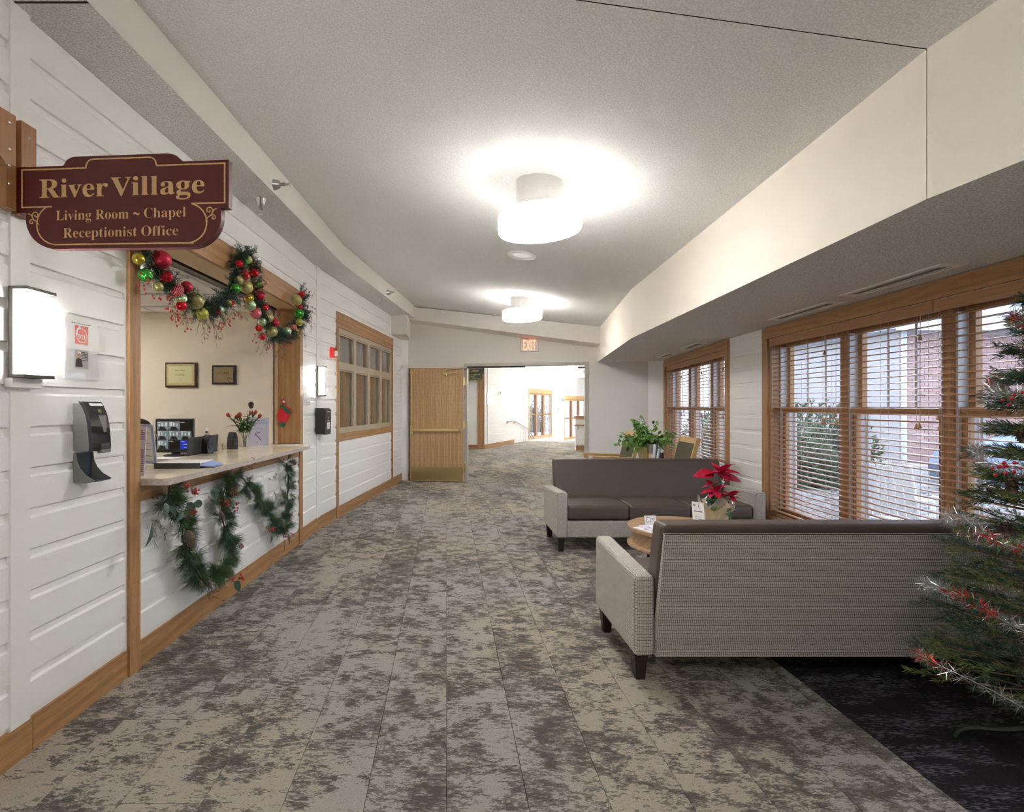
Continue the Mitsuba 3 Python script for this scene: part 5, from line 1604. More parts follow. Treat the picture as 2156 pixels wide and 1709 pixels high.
# ------------------------------------------------------------------ wooden venetian blinds
def slat_mesh(l, w=0.050):
    """A slat along x, slightly crowned: 8 x 2 strip with thickness."""
    y = np.linspace(-w / 2, w / 2, 5)
    z = 0.0045 * (1 - (y / (w / 2)) ** 2)
    prof = [(a, b + 0.0019) for a, b in zip(y, z)] + [(a, b - 0.0019) for a, b in zip(y[::-1], z[::-1])]
    s = [(-l / 2, a, b) for a, b in prof]
    e = [(l / 2, a, b) for a, b in prof]
    return prism(prof, s, e)


TASSEL = None


def blind(w, a0, a1, label, R, pitch=0.0455, odd=()):
    t = thing('window_blind', label, 'window blind', 'wooden venetian blinds')
    n0 = -0.052
    am, l = (a0 + a1) / 2, (a1 - a0) * w.l
    put('valance', fbox(w, a0 - 0.002, a1 + 0.002, -0.012, 0.006, 2.068, 2.142, 'blind_valance', grain=0), t)
    for z0, z1 in ((2.068, 2.076), (2.096, 2.102), (2.128, 2.142)):
        put('valance_moulding', fbox(w, a0 - 0.002, a1 + 0.002, 0.006, 0.011, z0, z1, 'blind_valance', grain=0), t + '__valance')
    put('head_rail', fbox(w, a0, a1, n0 - 0.025, n0 + 0.025, 2.085, 2.124, 'blind_wood', grain=0), t)
    sl_ = ply(slat_mesh(l - 0.006), 'blind_wood', 40)
    zs_ = np.arange(0.395, 2.060, pitch)
    ax = w.along()
    for i, z in enumerate(zs_):
        o = w.pt(am, n0, z)
        tilt = R.normal() * 0.03 + 0.05
        if i in odd:
            tilt = 0.55
        y = w.nrm * math.cos(tilt) * -1 + np.array([0, 0, 1]) * math.sin(tilt)
        zz = np.cross(ax, y)
        if zz[2] < 0:
            zz, y = -zz, -y
            y = -np.cross(ax, zz)
        m_ = mat(o + np.array([0, 0, R.normal() * 0.0012]), ax, np.cross(zz, ax), zz)
        put('slat', again(sl_, m_), t)
    put('bottom_rail', fbox(w, a0 + 0.003, a1 - 0.003, n0 - 0.024, n0 + 0.024, 0.345, 0.362, 'blind_wood', grain=0), t)
    for f in (0.14, 0.5, 0.86):
        a = a0 + (a1 - a0) * f
        for n in (n0 - 0.026, n0 + 0.026):
            put('ladder_cord', ply(tube([w.pt(a, n, 0.36), w.pt(a, n, 2.09)], 0.0011, 4, False), 'cord'), t)
    tas = lathe([(0.0, 0.038), (0.004, 0.036), (0.007, 0.022), (0.0125, 0.010), (0.012, 0.002), (0.006, 0.0), (0.0, 0.0)], 14)
    for f, z in ((0.10, 1.90), (0.105, 1.31), (0.13, 1.305), (0.955, 1.30), (0.965, 1.37)):
        a = a0 + (a1 - a0) * f
        o = w.pt(a, 0.006, z)
        c_ = put('cord', ply(tube([o + [0, 0, 0.03], w.pt(a, 0.002, 2.07)], 0.0012, 4, False), 'cord'), t)
        put('tassel', ply(tr(tas, mat(o)), 'blind_valance', 40), c_)
    return t


R = np.random.default_rng(51)
blind(FR1, 4.588, 5.595, 'wooden blind at the left end of the near window, beside the white siding pier', R)
blind(FR1, 3.552, 4.578, 'middle one of the three wooden blinds of the near window', R)
blind(FR1, 2.515, 3.542, 'wooden blind at the right end of the near window, behind the christmas tree', R)
blind(FR2, 6.665, 7.485, 'wooden blind of the far window nearest to the white siding pier', R, odd=(8,))
blind(FR2, 7.495, 8.515, 'middle one of the three wooden blinds of the far window', R)
blind(FR2, 8.525, 9.575, 'wooden blind at the far left end of the far window, behind the leafy plant', R)
# ------------------------------------------------------------------ sofas
def leg_mesh(x, y, top, bot, h):
    """Tapered square leg; (x, y) its top centre."""
    c = [[[(x + sx * (top if k else bot) / 2, y + sy * (top if k else bot) / 2, k * h) for k in (0, 1)] for sy in (-1, 1)] for sx in (-1, 1)]
    return hexa(c)[0]


def sofa(x0, yf, facing, label, name='sofa'):
    """Local: x along the width from 0, y = 0 at the front, growing to the rear; facing = +1: front towards -y (the camera)."""
    W, D = 2.08, 0.76
    t = thing(name, label, 'sofa', 'brown leather and grey weave sofas')
    m = mat((x0, yf, 0)) if facing > 0 else mat((x0 + W, yf, 0), (-1, 0, 0), (0, -1, 0))

    def P_(mesh, b, nm, smooth=35, owner=None):
        return put(nm, ply(tr(mesh, m), b, smooth), owner or t)

    A = 0.108
    hgt, bot = 0.605, 0.145
    for x in (0, W - A):
        am = rbox(A, D, hgt - bot, 0.026, 4, 1)
        am.apply_translation((x + A / 2, D / 2, (hgt + bot) / 2))
        q = am.vertices
        # the arm's rear leans with the back, its top falls a little to the rear
        q[:, 2] -= np.where(q[:, 2] > 0.4, 0.035 * (q[:, 1] / D), 0)
        P_(am, 'weave', 'arm')
    fr = rbox(W - 2 * A + 0.004, 0.60, 0.165, 0.012, 3)
    fr.apply_translation((W / 2, 0.035 + 0.30, bot + 0.0825))
    P_(fr, 'weave', 'seat_frame')
    cw_ = (W - 2 * A - 0.006) / 3
    for i in range(3):
        cu_ = rbox(cw_ - 0.004, 0.57, 0.145, 0.030, 4, 6, 0.016, 0.006)
        cu_.apply_translation((A + 0.003 + cw_ * (i + 0.5), 0.028 + 0.285, 0.395))
        P_(cu_, 'leather', 'seat_cushion')
    # back: leather front, top and ends; woven rear panel
    z0, z1 = bot, 0.862
    bk = rbox(W - 2 * A - 0.002, 0.150, z1 - 0.32, 0.030, 4, 8, 0.0, 0.006)
    bk.apply_translation((W / 2, D - 0.075 - 0.03, (z1 + 0.32) / 2))
    q = bk.vertices
    q[:, 1] += 0.155 * (q[:, 2] - 0.32) / (z1 - 0.32) - 0.02
    P_(bk, 'leather', 'back_cushion')
    rear = [(D - 0.055, bot), (D - 0.004, bot), (D + 0.118, 0.812), (D + 0.100, 0.818), (D - 0.030, 0.30)]
    s = [(A + 0.004, y, z) for y, z in rear]
    e = [(W - A - 0.004, y, z) for y, z in rear]
    P_(prism(rear, s, e), 'weave', 'rear_panel', False)
    seam = [(A + 0.004, D + 0.1135, 0.814), (W - A - 0.004, D + 0.1135, 0.814)]
    P_(tube(seam, 0.0045, 6), 'leather', 'piping')
    for x in (0.052, W - 0.052):
        for y in (0.075, D - 0.080):
            P_(leg_mesh(x, y, 0.072, 0.046, bot), 'dark_leg', 'leg', False)
    return t


sofa(0.985, 3.62, -1, 'near brown leather sofa, its grey woven back turned this way, beside the christmas tree')
sofa(1.098, 5.42, 1, 'far brown leather sofa with grey woven arms, showing its seat, before the leafy plant')

# ------------------------------------------------------------------ round coffee table and what stands on it
TZ = 0.47
ct = thing('coffee_table', 'round wooden coffee table with a lower shelf, standing between the two sofas', 'table')
TX, TY, TR = 1.935, 4.50, 0.425


def disc(r, z0, z1, b=0.006):
    return lathe([(0, z0), (r - b, z0), (r, z0 + b), (r, z1 - b), (r - b, z1), (0, z1)], 64)


pos = mat((TX, TY, 0))
put('top', ply(tr(disc(TR, TZ - 0.035, TZ), pos), 'walnut_world', 30), ct)
put('lower_shelf', ply(tr(disc(TR, 0.300, 0.328), pos), 'walnut_world', 30), ct)
put('drum_side', ply(tr(lathe([(TR - 0.040, 0.328), (TR - 0.040, TZ - 0.035), (TR - 0.060, TZ - 0.035), (TR - 0.060, 0.328)], 64), pos), 'walnut_world', 30), ct)
for a in (0.8, 2.37, 3.94, 5.51):
    put('leg', ply(tube([(TX + 0.25 * math.cos(a), TY + 0.25 * math.sin(a), 0.300), (TX + 0.30 * math.cos(a), TY + 0.30 * math.sin(a), 0.0)], [0.022, 0.015], 12), 'dark_leg', 35), ct)
R = np.random.default_rng(61)
for i, (x, y, rz, lab) in enumerate(((1.66, 4.36, 0.4, 'magazine fanned out at the left edge of the coffee table, lowest of the three'), (1.70, 4.38, 0.15, 'middle magazine of the fan on the coffee table'), (1.74, 4.35, -0.12, 'topmost magazine of the fan on the coffee table'))):
    mg = thing('magazine', lab, 'magazine', 'magazines on the coffee table')
    mm = move(x, y, TZ + 0.0045 * i, rz)
    put('cover', ply(tr(bx(-0.10, 0.10, -0.135, 0.135, 0, 0.004), mm), ('paper', 'paper_lilac', 'paper')[i]), mg)
    for q in range(3):
        xx, yy = R.uniform(-0.08, 0.02), R.uniform(-0.11, 0.05)
        put('print', ply(tr(bx(xx, xx + R.uniform(0.04, 0.08), yy, yy + R.uniform(0.03, 0.07), 0.004, 0.0043), mm), ('skin', 'ink_gray', 'orange_red', 'paper_blue', 'ink_purple')[(i * 2 + q) % 5]), mg)
cd = thing('table_card', 'small white card standing on the coffee table behind the magazines', 'card')
CM = plane_frame((1.655, 4.55, TZ + 0.001), (1, 0.1, 0), (0, 0.35, 0.94))
put('card', ply(tr(bx(0, 0.10, 0, 0.075, 0, 0.0012), CM), 'paper'), cd)
put('print', ply(tr(extrude(sbox(0.014, 0.02, 0.05, 0.06).difference(sbox(0.018, 0.024, 0.046, 0.056)).union(sbox(0.056, 0.05, 0.09, 0.054)).union(sbox(0.056, 0.038, 0.085, 0.041)), 0.0005), CM @ mat((0, 0, 0.0012))), 'ink_gray'), cd)
lh = thing('leaflet_holder', 'white leaflet standing in a clear holder on the coffee table left of the poinsettia', 'leaflet')
HM = plane_frame((2.005, 4.42, TZ + 0.002), (0.60, -0.80, 0), (-0.03, 0.10, 0.99))
put('leaflet', ply(tr(bx(0, 0.10, 0.003, 0.215, 0, 0.012), HM), 'paper'), lh)
put('print', ply(tr(cat([bx(0.012, 0.03, 0.180, 0.198, 0.012, 0.0126), bx(0.055, 0.062, 0.17, 0.195, 0.012, 0.0126), bx(0.015, 0.085, 0.138, 0.148, 0.012, 0.0126)] + [bx(0.02, 0.075, 0.05 + 0.016 * k_, 0.054 + 0.016 * k_, 0.012, 0.0126) for k_ in range(4)]), HM), 'ink_gray'), lh)
put('pocket', ply(tr(bx(-0.045, 0.104, 0.0, 0.055, 0.014, 0.0155), HM), 'acrylic'), lh)
put('base', ply(tr(bx(-0.045, 0.104, 0.0, 0.003, -0.05, 0.0155), HM), 'acrylic'), lh)

pt = thing('poinsettia', 'red poinsettia in a cream paper-wrapped pot on the coffee table', 'potted plant')
PX, PYY = 2.185, 4.42
RP = np.random.default_rng(71)
wr_ = lathe([(0.0, 0.0), (0.068, 0.0), (0.074, 0.02), (0.084, 0.08), (0.098, 0.14), (0.122, 0.190), (0.134, 0.205)], 72)
q = wr_.vertices
ang_ = np.arctan2(q[:, 1], q[:, 0])
q[:, 2] += np.where(q[:, 2] > 0.15, (0.030 * np.sin(ang_ * 4 + 0.6) - 0.010) * (q[:, 2] - 0.15) / 0.05, 0)
q[:, :2] *= (1 + 0.035 * np.sin(ang_ * 22) * np.clip(q[:, 2] / 0.2, 0, 1))[:, None]
put('paper_wrap', ply(tr(wr_, mat((PX, PYY, TZ))), 'wrap_cream', True), pt)
wi = lathe([(0.092, 0.142), (0.118, 0.192), (0.140, 0.222), (0.137, 0.224), (0.112, 0.192), (0.086, 0.142)], 72)
q = wi.vertices
ang_ = np.arctan2(q[:, 1], q[:, 0])
q[:, 2] += 0.035 * np.sin(ang_ * 4 + 2.4) * np.clip((q[:, 2] - 0.15) / 0.05, 0, 1.4)
put('foil_lining', ply(tr(wi, mat((PX, PYY, TZ))), 'foil_silver'), pt)
put('soil', ply(tr(lathe([(0, 0.15), (0.088, 0.148)], 24), mat((PX, PYY, TZ))), 'soil', True), pt)
BR = ply(leaf_mesh(1.0, 0.60, 0.22, 0.30, 8, base=0.75), 'bract_red', True)
BR2 = ply(leaf_mesh(1.0, 0.56, 0.28, 0.24, 8, base=0.75), 'bract_pink', True)
GL = ply(leaf_mesh(1.0, 0.52, 0.4, 0.25, 8, base=0.75), 'leaf_green', True)
for (dx, dy, dz, nb, sz) in ((0.015, -0.02, 0.45, 14, 0.145), (-0.060, -0.10, 0.315, 10, 0.11), (0.065, -0.10, 0.275, 10, 0.105), (-0.02, 0.05, 0.34, 7, 0.09)):
    h0 = np.array([PX + dx, PYY + dy, TZ + dz])
    put('stem', ply(tube([(PX + dx * 0.2, PYY + dy * 0.2, TZ + 0.14), (PX + dx * 0.7, PYY + dy * 0.7, TZ + dz * 0.7), h0], 0.0035, 6), 'leaf_green', True), pt)
    for i in range(nb):
        a = 2 * math.pi * i / nb * 1.0 + RP.uniform(-0.2, 0.2)
        el = RP.uniform(-0.25, 0.45) + (0.9 if i % 4 == 0 else 0)
        d = np.array([math.cos(a), math.sin(a), el])
        s_ = sz * RP.uniform(0.8, 1.15)
        put('bract', again(BR if i % 3 else BR2, orient(h0, d, (0, 0, 1), RP.uniform(-0.3, 0.3), s_)), pt)
    put('cyathia', ply(cat([tr(trimesh.creation.icosphere(1), mat(h0 + RP.normal(size=3) * 0.006 + [0, 0, 0.006], s=0.0045)) for _ in range(6)]), 'orn_gold_shiny', True), pt)
    for i in range(7):
        a = RP.uniform(0, 6.28)
        o = np.array([PX + dx * 0.6, PYY + dy * 0.6, TZ + dz * RP.uniform(0.55, 0.85)])
        put('leaf', again(GL, orient(o, (math.cos(a), math.sin(a), RP.uniform(-0.5, 0.25)), (0, 0, 1), 0, RP.uniform(0.07, 0.105))), pt)
# a long bract pointing left, as the photo shows
put('bract', again(BR, orient((PX - 0.03, PYY - 0.02, TZ + 0.44), (-1, -0.1, 0.05), (0, -0.5, 1), 0.3, 0.175)), pt)
put('bract', again(BR, orient((PX + 0.04, PYY - 0.02, TZ + 0.42), (1, -0.1, -0.12), (0, -0.5, 1), -0.2, 0.165)), pt)

# ------------------------------------------------------------------ seating nook behind the far sofa
st_ = thing('side_table', 'low wooden side table behind the far sofa carrying the leafy plant', 'table')
NX, NY, NZ = 2.76, 7.46, 0.70
put('top', ply(tr(disc(0.32, NZ - 0.03, NZ), mat((NX, NY, 0))), 'walnut_world', 30), st_)
put('column', ply(tr(lathe([(0.05, 0.03), (0.035, 0.1), (0.035, NZ - 0.06), (0.08, NZ - 0.03)], 24), mat((NX, NY, 0))), 'chair_wood', 30), st_)
put('foot', ply(tr(disc(0.22, 0.0, 0.03), mat((NX, NY, 0))), 'chair_wood', 30), st_)
bp = thing('leafy_plant', 'bushy green leafy plant in a foil-wrapped pot behind the far sofa', 'potted plant')
pot = lathe([(0.0, 0.0), (0.115, 0.0), (0.122, 0.05), (0.135, 0.13), (0.150, 0.205), (0.142, 0.207), (0.128, 0.15), (0.0, 0.15)], 60)
q = pot.vertices
ang_ = np.arctan2(q[:, 1], q[:, 0])
q[:, :2] *= (1 + 0.03 * np.sin(ang_ * 17 + q[:, 2:3].ravel() * 30))[:, None]
put('pot', ply(tr(pot, mat((NX, NY, NZ))), 'pot_gold', 40), bp)
fo = lathe([(0.130, 0.05), (0.146, 0.14), (0.166, 0.25), (0.160, 0.25), (0.140, 0.14)], 40)
q = fo.vertices
ang_ = np.arctan2(q[:, 1], q[:, 0])
q[:, :2] *= (1 + 0.05 * np.sin(ang_ * 11))[:, None]
fo.update_faces(np.abs(((np.arctan2(fo.triangles_center[:, 1], fo.triangles_center[:, 0]) + 0.9 + np.pi) % (2 * np.pi)) - np.pi) < 1.1)
fo = max(fo.split(only_watertight=False), key=lambda g: len(g.faces))
put('foil_wrap', ply(tr(fo, mat((NX, NY, NZ))), 'foil_silver'), bp)
RB = np.random.default_rng(81)
L1 = ply(leaf_mesh(1.0, 0.62, 0.35, 0.22, 6, base=0.7), 'leaf_bright', True)
L2 = ply(leaf_mesh(1.0, 0.55, 0.5, 0.28, 6, base=0.7), 'leaf_fresh', True)
L3 = ply(leaf_mesh(1.0, 0.6, 0.4, 0.25, 6, base=0.7), 'leaf_green', True)
for b in range(30):
    a, e = RB.uniform(0, 6.28), RB.uniform(0.35, 1.45)
    d = np.array([math.cos(a) * math.cos(e), math.sin(a) * math.cos(e) * 0.9, math.sin(e)])
    l = RB.uniform(0.24, 0.46)
    o = np.array([NX + RB.uniform(-0.05, 0.05), NY + RB.uniform(-0.05, 0.05), NZ + 0.16])
    t_ = np.linspace(0, 1, 7)[:, None]
    p = o + d * l * t_ + np.array([0, 0, 0.12]) * t_ * (1 - t_) * 2 - np.array([0, 0, 0.10]) * t_ ** 2 * (1.3 - e)
    put('stem', ply(tube(p, 0.003, 5), 'leaf_green', True), bp)
    for i in range(20):
        k_ = RB.integers(1, 7)
        dl_ = d * 0.5 + RB.normal(size=3) * 0.7
        dl_[2] -= 0.25
        put('leaf', again((L1, L2, L3, L1)[RB.integers(0, 4)], orient(p[k_] + RB.normal(size=3) * 0.02, dl_, (0, -0.3, 1), RB.uniform(-0.5, 0.5), RB.uniform(0.055, 0.095))), bp)


def lounge_chair(x, y, rz, label):
    t = thing('wood_chair', label, 'chair', 'wood framed chairs with green backs')
    m = move(x, y, 0, rz)

    def P_(mesh, b, nm, sm=False):
        put(nm, ply(tr(mesh, m), b, sm), t)
    # front towards -y
    for s in (-1, 1):
        P_(prism([(0.0, 0.0), (0.045, 0.0), (0.045, 0.68), (0.0, 0.68)], [(s * 0.29 - 0.02, -0.28 + a, b) for a, b in [(0.0, 0.0), (0.045, 0.0), (0.045, 0.68), (0.0, 0.68)]], [(s * 0.29 + 0.02, -0.28 + a, b) for a, b in [(0.0, 0.0), (0.045, 0.0), (0.045, 0.68), (0.0, 0.68)]]), 'chair_wood', 'front_leg')
        pr = [(0.26, 0.0), (0.31, 0.0), (0.26, 0.42), (0.42, 1.065), (0.375, 1.065), (0.205, 0.42)]
        P_(prism(pr, [(s * 0.29 - 0.02, a, b) for a, b in pr], [(s * 0.29 + 0.02, a, b) for a, b in pr]), 'chair_wood', 'rear_post')
        ar = [(-0.30, 0.68), (0.29, 0.665), (0.29, 0.70), (-0.30, 0.72)]
        P_(prism(ar, [(s * 0.29 - 0.03, a, b) for a, b in ar], [(s * 0.29 + 0.03, a, b) for a, b in ar]), 'chair_wood', 'arm_rest')
    se = rbox(0.54, 0.52, 0.10, 0.03, 3, 4, 0.01)
    se.apply_translation((0, -0.02, 0.43))
    P_(se, 'chair_green', 'seat', 35)
    rail = [(0.365, 1.005), (0.411, 1.005), (0.427, 1.07), (0.381, 1.07)]
    P_(prism(rail, [(-0.31, a, b) for a, b in rail], [(0.31, a, b) for a, b in rail]), 'chair_wood', 'top_rail')
    bk = [(0.215, 0.47), (0.262, 0.47), (0.402, 1.004), (0.355, 1.004)]
    P_(prism(bk, [(-0.27, a, b) for a, b in bk], [(0.27, a, b) for a, b in bk]), 'chair_green', 'back_pad')


lounge_chair(2.64, 6.86, math.radians(-95), 'wood framed chair with a green back pad turned sideways, in front of the far window')
lounge_chair(2.46, 8.35, math.radians(-91), 'wood framed chair half hidden behind the leafy plant')
gd = thing('game_box', 'dark blue slotted box on the chamfered white wall low behind the leafy plant', 'box')
GM = plane_frame(FP.pt(3.745, 0.001, 0.52), FP.along())
put('body', ply(tr(bx(0, 0.16, 0, 0.11, 0, 0.05), GM), 'box_blue'), gd)
for k_ in range(4):
    put('slot', ply(tr(bx(0.012 + 0.038 * k_, 0.036 + 0.038 * k_, 0.03, 0.10, 0.05, 0.052), GM), 'dark_gray'), gd)
# ------------------------------------------------------------------ christmas tree at the right edge
tree = thing('christmas_tree', 'dark green artificial christmas tree with pine cones behind the right end of the near sofa', 'tree')
CXT, CYT, TH = 2.53, 2.15, 2.20
R = np.random.default_rng(91)
put('trunk', ply(tube([(CXT, CYT, 0.10), (CXT, CYT, 2.12)], [0.024, 0.008], 10), 'twig', 35), tree)


def tree_r(z):
    return np.interp(z, [0.28, 0.5, 1.1, 1.75, 2.05, 2.2], [0.52, 0.50, 0.36, 0.225, 0.11, 0.02])


oo, ddv, LL, shade = [], [], [], []
branches = []
for z in np.arange(0.30, 2.10, 0.105):
    rr = tree_r(z)
    n = int(9 + rr * 14)
    for i in range(n):
        a = 2 * math.pi * (i + R.random() * 0.7) / n + z * 9
        tip = np.array([CXT + math.cos(a) * rr * R.uniform(0.86, 1.06), CYT + math.sin(a) * rr * R.uniform(0.86, 1.06), z + R.uniform(0.0, 0.07)])
        tip[0] = min(tip[0], 2.90 + 0.0752 * tip[1] - 0.05)
        base = np.array([CXT, CYT, z + R.uniform(-0.02, 0.03)])
        branches.append((base, tip))
put('branches', ply(cat([tube([b, (b + t) / 2 + [0, 0, -0.02], t], [0.006, 0.004, 0.002], 4, False) for b, t in branches]), 'twig'), tree); stuff(tree + '__branches')
for b, t in branches:
    d = (t - b) / np.linalg.norm(t - b)
    L_ = np.linalg.norm(t - b)
    oo.append(b + d * L_ * 0.35); ddv.append(d); LL.append(L_ * 0.65); shade.append(0)
    for k in range(6):
        s_ = R.uniform(0.35, 0.9)
        e = d * 0.75 + np.cross(d, [0, 0, 1]) * R.choice([-1, 1]) * R.uniform(0.4, 0.8) + np.array([0, 0, R.uniform(-0.25, 0.3)])
        l = 0.13 * R.uniform(0.7, 1.15)
        if s_ * L_ + l * 0.75 > L_ * 1.12:
            l *= 0.6
        oo.append(b + d * L_ * s_); ddv.append(e); LL.append(l); shade.append(R.integers(0, 3))
oo, ddv, LL, shade = np.array(oo), np.array(ddv), np.array(LL), np.array(shade)
for s_, bs in ((0, 'tree_dark'), (1, 'tree_mid'), (2, 'tree_lit')):
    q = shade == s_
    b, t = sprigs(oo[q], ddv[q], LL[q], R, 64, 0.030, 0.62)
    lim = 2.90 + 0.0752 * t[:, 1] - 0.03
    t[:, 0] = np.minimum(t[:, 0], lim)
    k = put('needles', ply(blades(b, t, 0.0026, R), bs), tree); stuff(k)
CN = ply(pine_cone(1.0, 0.40, 8, 8, 9), 'cone_brown')
for u, v, y in ((2116, 1098, 1.98), (2150, 905, 2.0), (2128, 1010, 2.0)):
    put('pine_cone', again(CN, aim(at_y(u, v, y), (-0.4, -0.5, -0.6), 0, 0.055)), tree)
# a few red berries in the branches
for u, v, y in ((2143, 842, 1.95), (2105, 985, 1.95), (2150, 1000, 1.9)):
    berry_sprig(tree, at_y(u, v, y), np.array([-0.4, -0.6, 0.2]), R, n=7, r=0.006, L=0.05)
for a in (0.9, 2.46, 4.03, 5.6):
    p = [(CXT, CYT, 0.24), (CXT + 0.10 * math.cos(a), CYT + 0.10 * math.sin(a), 0.17), (CXT + 0.26 * math.cos(a), CYT + 0.26 * math.sin(a), 0.09), (CXT + 0.36 * math.cos(a), CYT + 0.36 * math.sin(a), 0.055), (CXT + 0.385 * math.cos(a), CYT + 0.385 * math.sin(a), 0.012)]
    put('stand_leg', ply(tube(smooth_path(p, 16)[0], 0.012, 8), 'stand_green', 40), tree)
put('stand_sleeve', ply(tr(lathe([(0.0, 0.09), (0.036, 0.09), (0.036, 0.30), (0.0, 0.30)], 20), mat((CXT, CYT, 0))), 'stand_green', 35), tree)
# tinsel garland wound round the tree: silver with red and green strands
tg_ = thing('tinsel_garland', 'silver, red and green tinsel garland wound around the christmas tree', 'tinsel')
a = np.linspace(0, 2 * math.pi * 5.2, 900)
zt = 0.34 + 1.55 * a / a[-1]
rt = tree_r(zt) * (1.0 + 0.05 * np.sin(a * 5.3))
zt = zt + 0.05 * np.sin(a * 3.1 + 0.5)
core = np.c_[CXT + rt * np.cos(a + 2.6), CYT + rt * np.sin(a + 2.6), zt]
core[:, 0] = np.minimum(core[:, 0], 2.90 + 0.0752 * core[:, 1] - 0.06)
put('string', ply(tube(core, 0.0015, 4, False), 'foil_silver'), tg_)
for nm, bs, n, w, l in (('silver_strands', 'tinsel_silver', 15000, 0.0013, 0.050), ('red_strands', 'tinsel_red', 3000, 0.0034, 0.040), ('green_strands', 'tinsel_green', 1300, 0.0034, 0.036)):
    k = R.integers(0, 900, n)
    # tinsel comes in bunches of one colour
    if nm != 'silver_strands':
        k = (k // 45) * 45 + R.integers(0, 14, n)
        k = np.minimum(k, 899)
    v = R.normal(size=(n, 3))
    v /= np.linalg.norm(v, axis=1, keepdims=True)
    t = core[k] + v * (l * R.uniform(0.7, 1.1, n))[:, None]
    t[:, 0] = np.minimum(t[:, 0], 2.90 + 0.0752 * t[:, 1] - 0.02)
    kk = put(nm, ply(blades(core[k], t, w, R), bs), tg_); stuff(kk)
# ------------------------------------------------------------------ receptionist, seated behind the counter and mostly hidden
def sph(c, r):
    return m3.Manifold.sphere(r, 18).translate(tuple(map(float, c)))


def bone(a, ra, b, rb):
    return m3.Manifold.batch_hull([sph(a, ra), sph(b, rb)])


def soft(ms, edge=0.02, it=12):
    m = m3.Manifold.batch_boolean(ms, m3.OpType.Add).refine_to_length(edge)
    q = m.to_mesh()
    t = trimesh.Trimesh(q.vert_properties[:, :3], q.tri_verts, process=True)
    trimesh.smoothing.filter_taubin(t, lamb=0.5, nu=0.53, iterations=it)
    return t


pe = thing('person', 'person with dark hair and glasses seated behind the counter, mostly hidden by the menu sheet', 'person')
PO = move(-2.725, 4.78, 0.0, math.radians(-68))     # local +y = where the person looks


def W_(p):
    return (PO @ np.append(p, 1))[:3]


def wm(mesh):
    return tr(mesh, PO)


bod = []
hip, chest, neck = (0, -0.02, 0.56), (0, 0.02, 0.90), (0, 0.03, 1.07)
bod += [bone((-0.09, -0.02, 0.56), 0.115, (0.09, -0.02, 0.56), 0.115), m3.Manifold.batch_hull([sph((-0.08, -0.02, 0.58), 0.11), sph((0.08, -0.02, 0.58), 0.11), sph((-0.10, 0.02, 0.88), 0.10), sph((0.10, 0.02, 0.88), 0.10)])]
bod += [m3.Manifold.batch_hull([sph((-0.10, 0.02, 0.88), 0.10), sph((0.10, 0.02, 0.88), 0.10), sph((-0.155, 0.05, 1.0), 0.060), sph((0.155, 0.05, 1.0), 0.060), sph((0, 0.03, 1.03), 0.06)])]
for s in (-1, 1):
    bod += [bone((s * 0.178, 0.06, 0.995), 0.060, (s * 0.21, 0.10, 0.76), 0.046), bone((s * 0.21, 0.10, 0.76), 0.046, (s * 0.14, 0.31, 0.755), 0.031)]
    bod += [bone((s * 0.09, 0.0, 0.545), 0.09, (s * 0.10, 0.42, 0.54), 0.062), bone((s * 0.10, 0.42, 0.54), 0.062, (s * 0.10, 0.40, 0.10), 0.042), bone((s * 0.10, 0.38, 0.06), 0.042, (s * 0.10, 0.52, 0.04), 0.036)]
put('body', ply(wm(soft(bod)), 'shirt_lilac', True), pe)
hd = [bone((0, 0.03, 1.05), 0.052, (0, 0.05, 1.15), 0.050), m3.Manifold.batch_hull([sph((0, 0.035, 1.255), 0.078), sph((0, 0.075, 1.24), 0.066), sph((0, 0.10, 1.165), 0.034), sph((0, 0.05, 1.19), 0.055)]),
      bone((0, 0.142, 1.225), 0.010, (0, 0.158, 1.198), 0.013), bone((-0.018, 0.134, 1.166), 0.008, (0.018, 0.134, 1.166), 0.008), sph((0, 0.126, 1.138), 0.017),
      bone((-0.03, 0.128, 1.246), 0.010, (0.03, 0.128, 1.246), 0.010)]
for s in (-1, 1):
    hd += [m3.Manifold.batch_hull([sph((s * 0.078, 0.045, 1.23), 0.010), sph((s * 0.080, 0.035, 1.195), 0.008), sph((s * 0.082, 0.030, 1.235), 0.010)])]
    w_ = (s * 0.14, 0.31, 0.755)
    pal = m3.Manifold.batch_hull([sph((s * 0.14 + q, 0.33, 0.753), 0.013) for q in (-0.022, 0.022)] + [sph((s * 0.14 + q, 0.395, 0.75), 0.011) for q in (-0.030, 0.030)])
    hd2 = [pal]
    for i, l in enumerate((0.068, 0.078, 0.073, 0.058)):
        x = s * 0.14 + (-0.030 + 0.020 * i)
        k1, k2, k3 = (x, 0.395, 0.752), (x, 0.395 + l * 0.55, 0.756), (x, 0.395 + l, 0.742)
        hd2 += [bone(k1, 0.0088, k2, 0.008), bone(k2, 0.008, k3, 0.0068)]
    hd2 += [bone((s * 0.14 - s * 0.024, 0.345, 0.75), 0.010, (s * 0.14 - s * 0.052, 0.385, 0.748), 0.0088), bone((s * 0.14 - s * 0.052, 0.385, 0.748), 0.0088, (s * 0.14 - s * 0.054, 0.415, 0.744), 0.0075)]
    put('hand', ply(wm(soft(hd2, 0.004, 6)), 'skin', True), pe)
hk = put('head', ply(wm(soft(hd, 0.008, 8)), 'skin', True), pe)
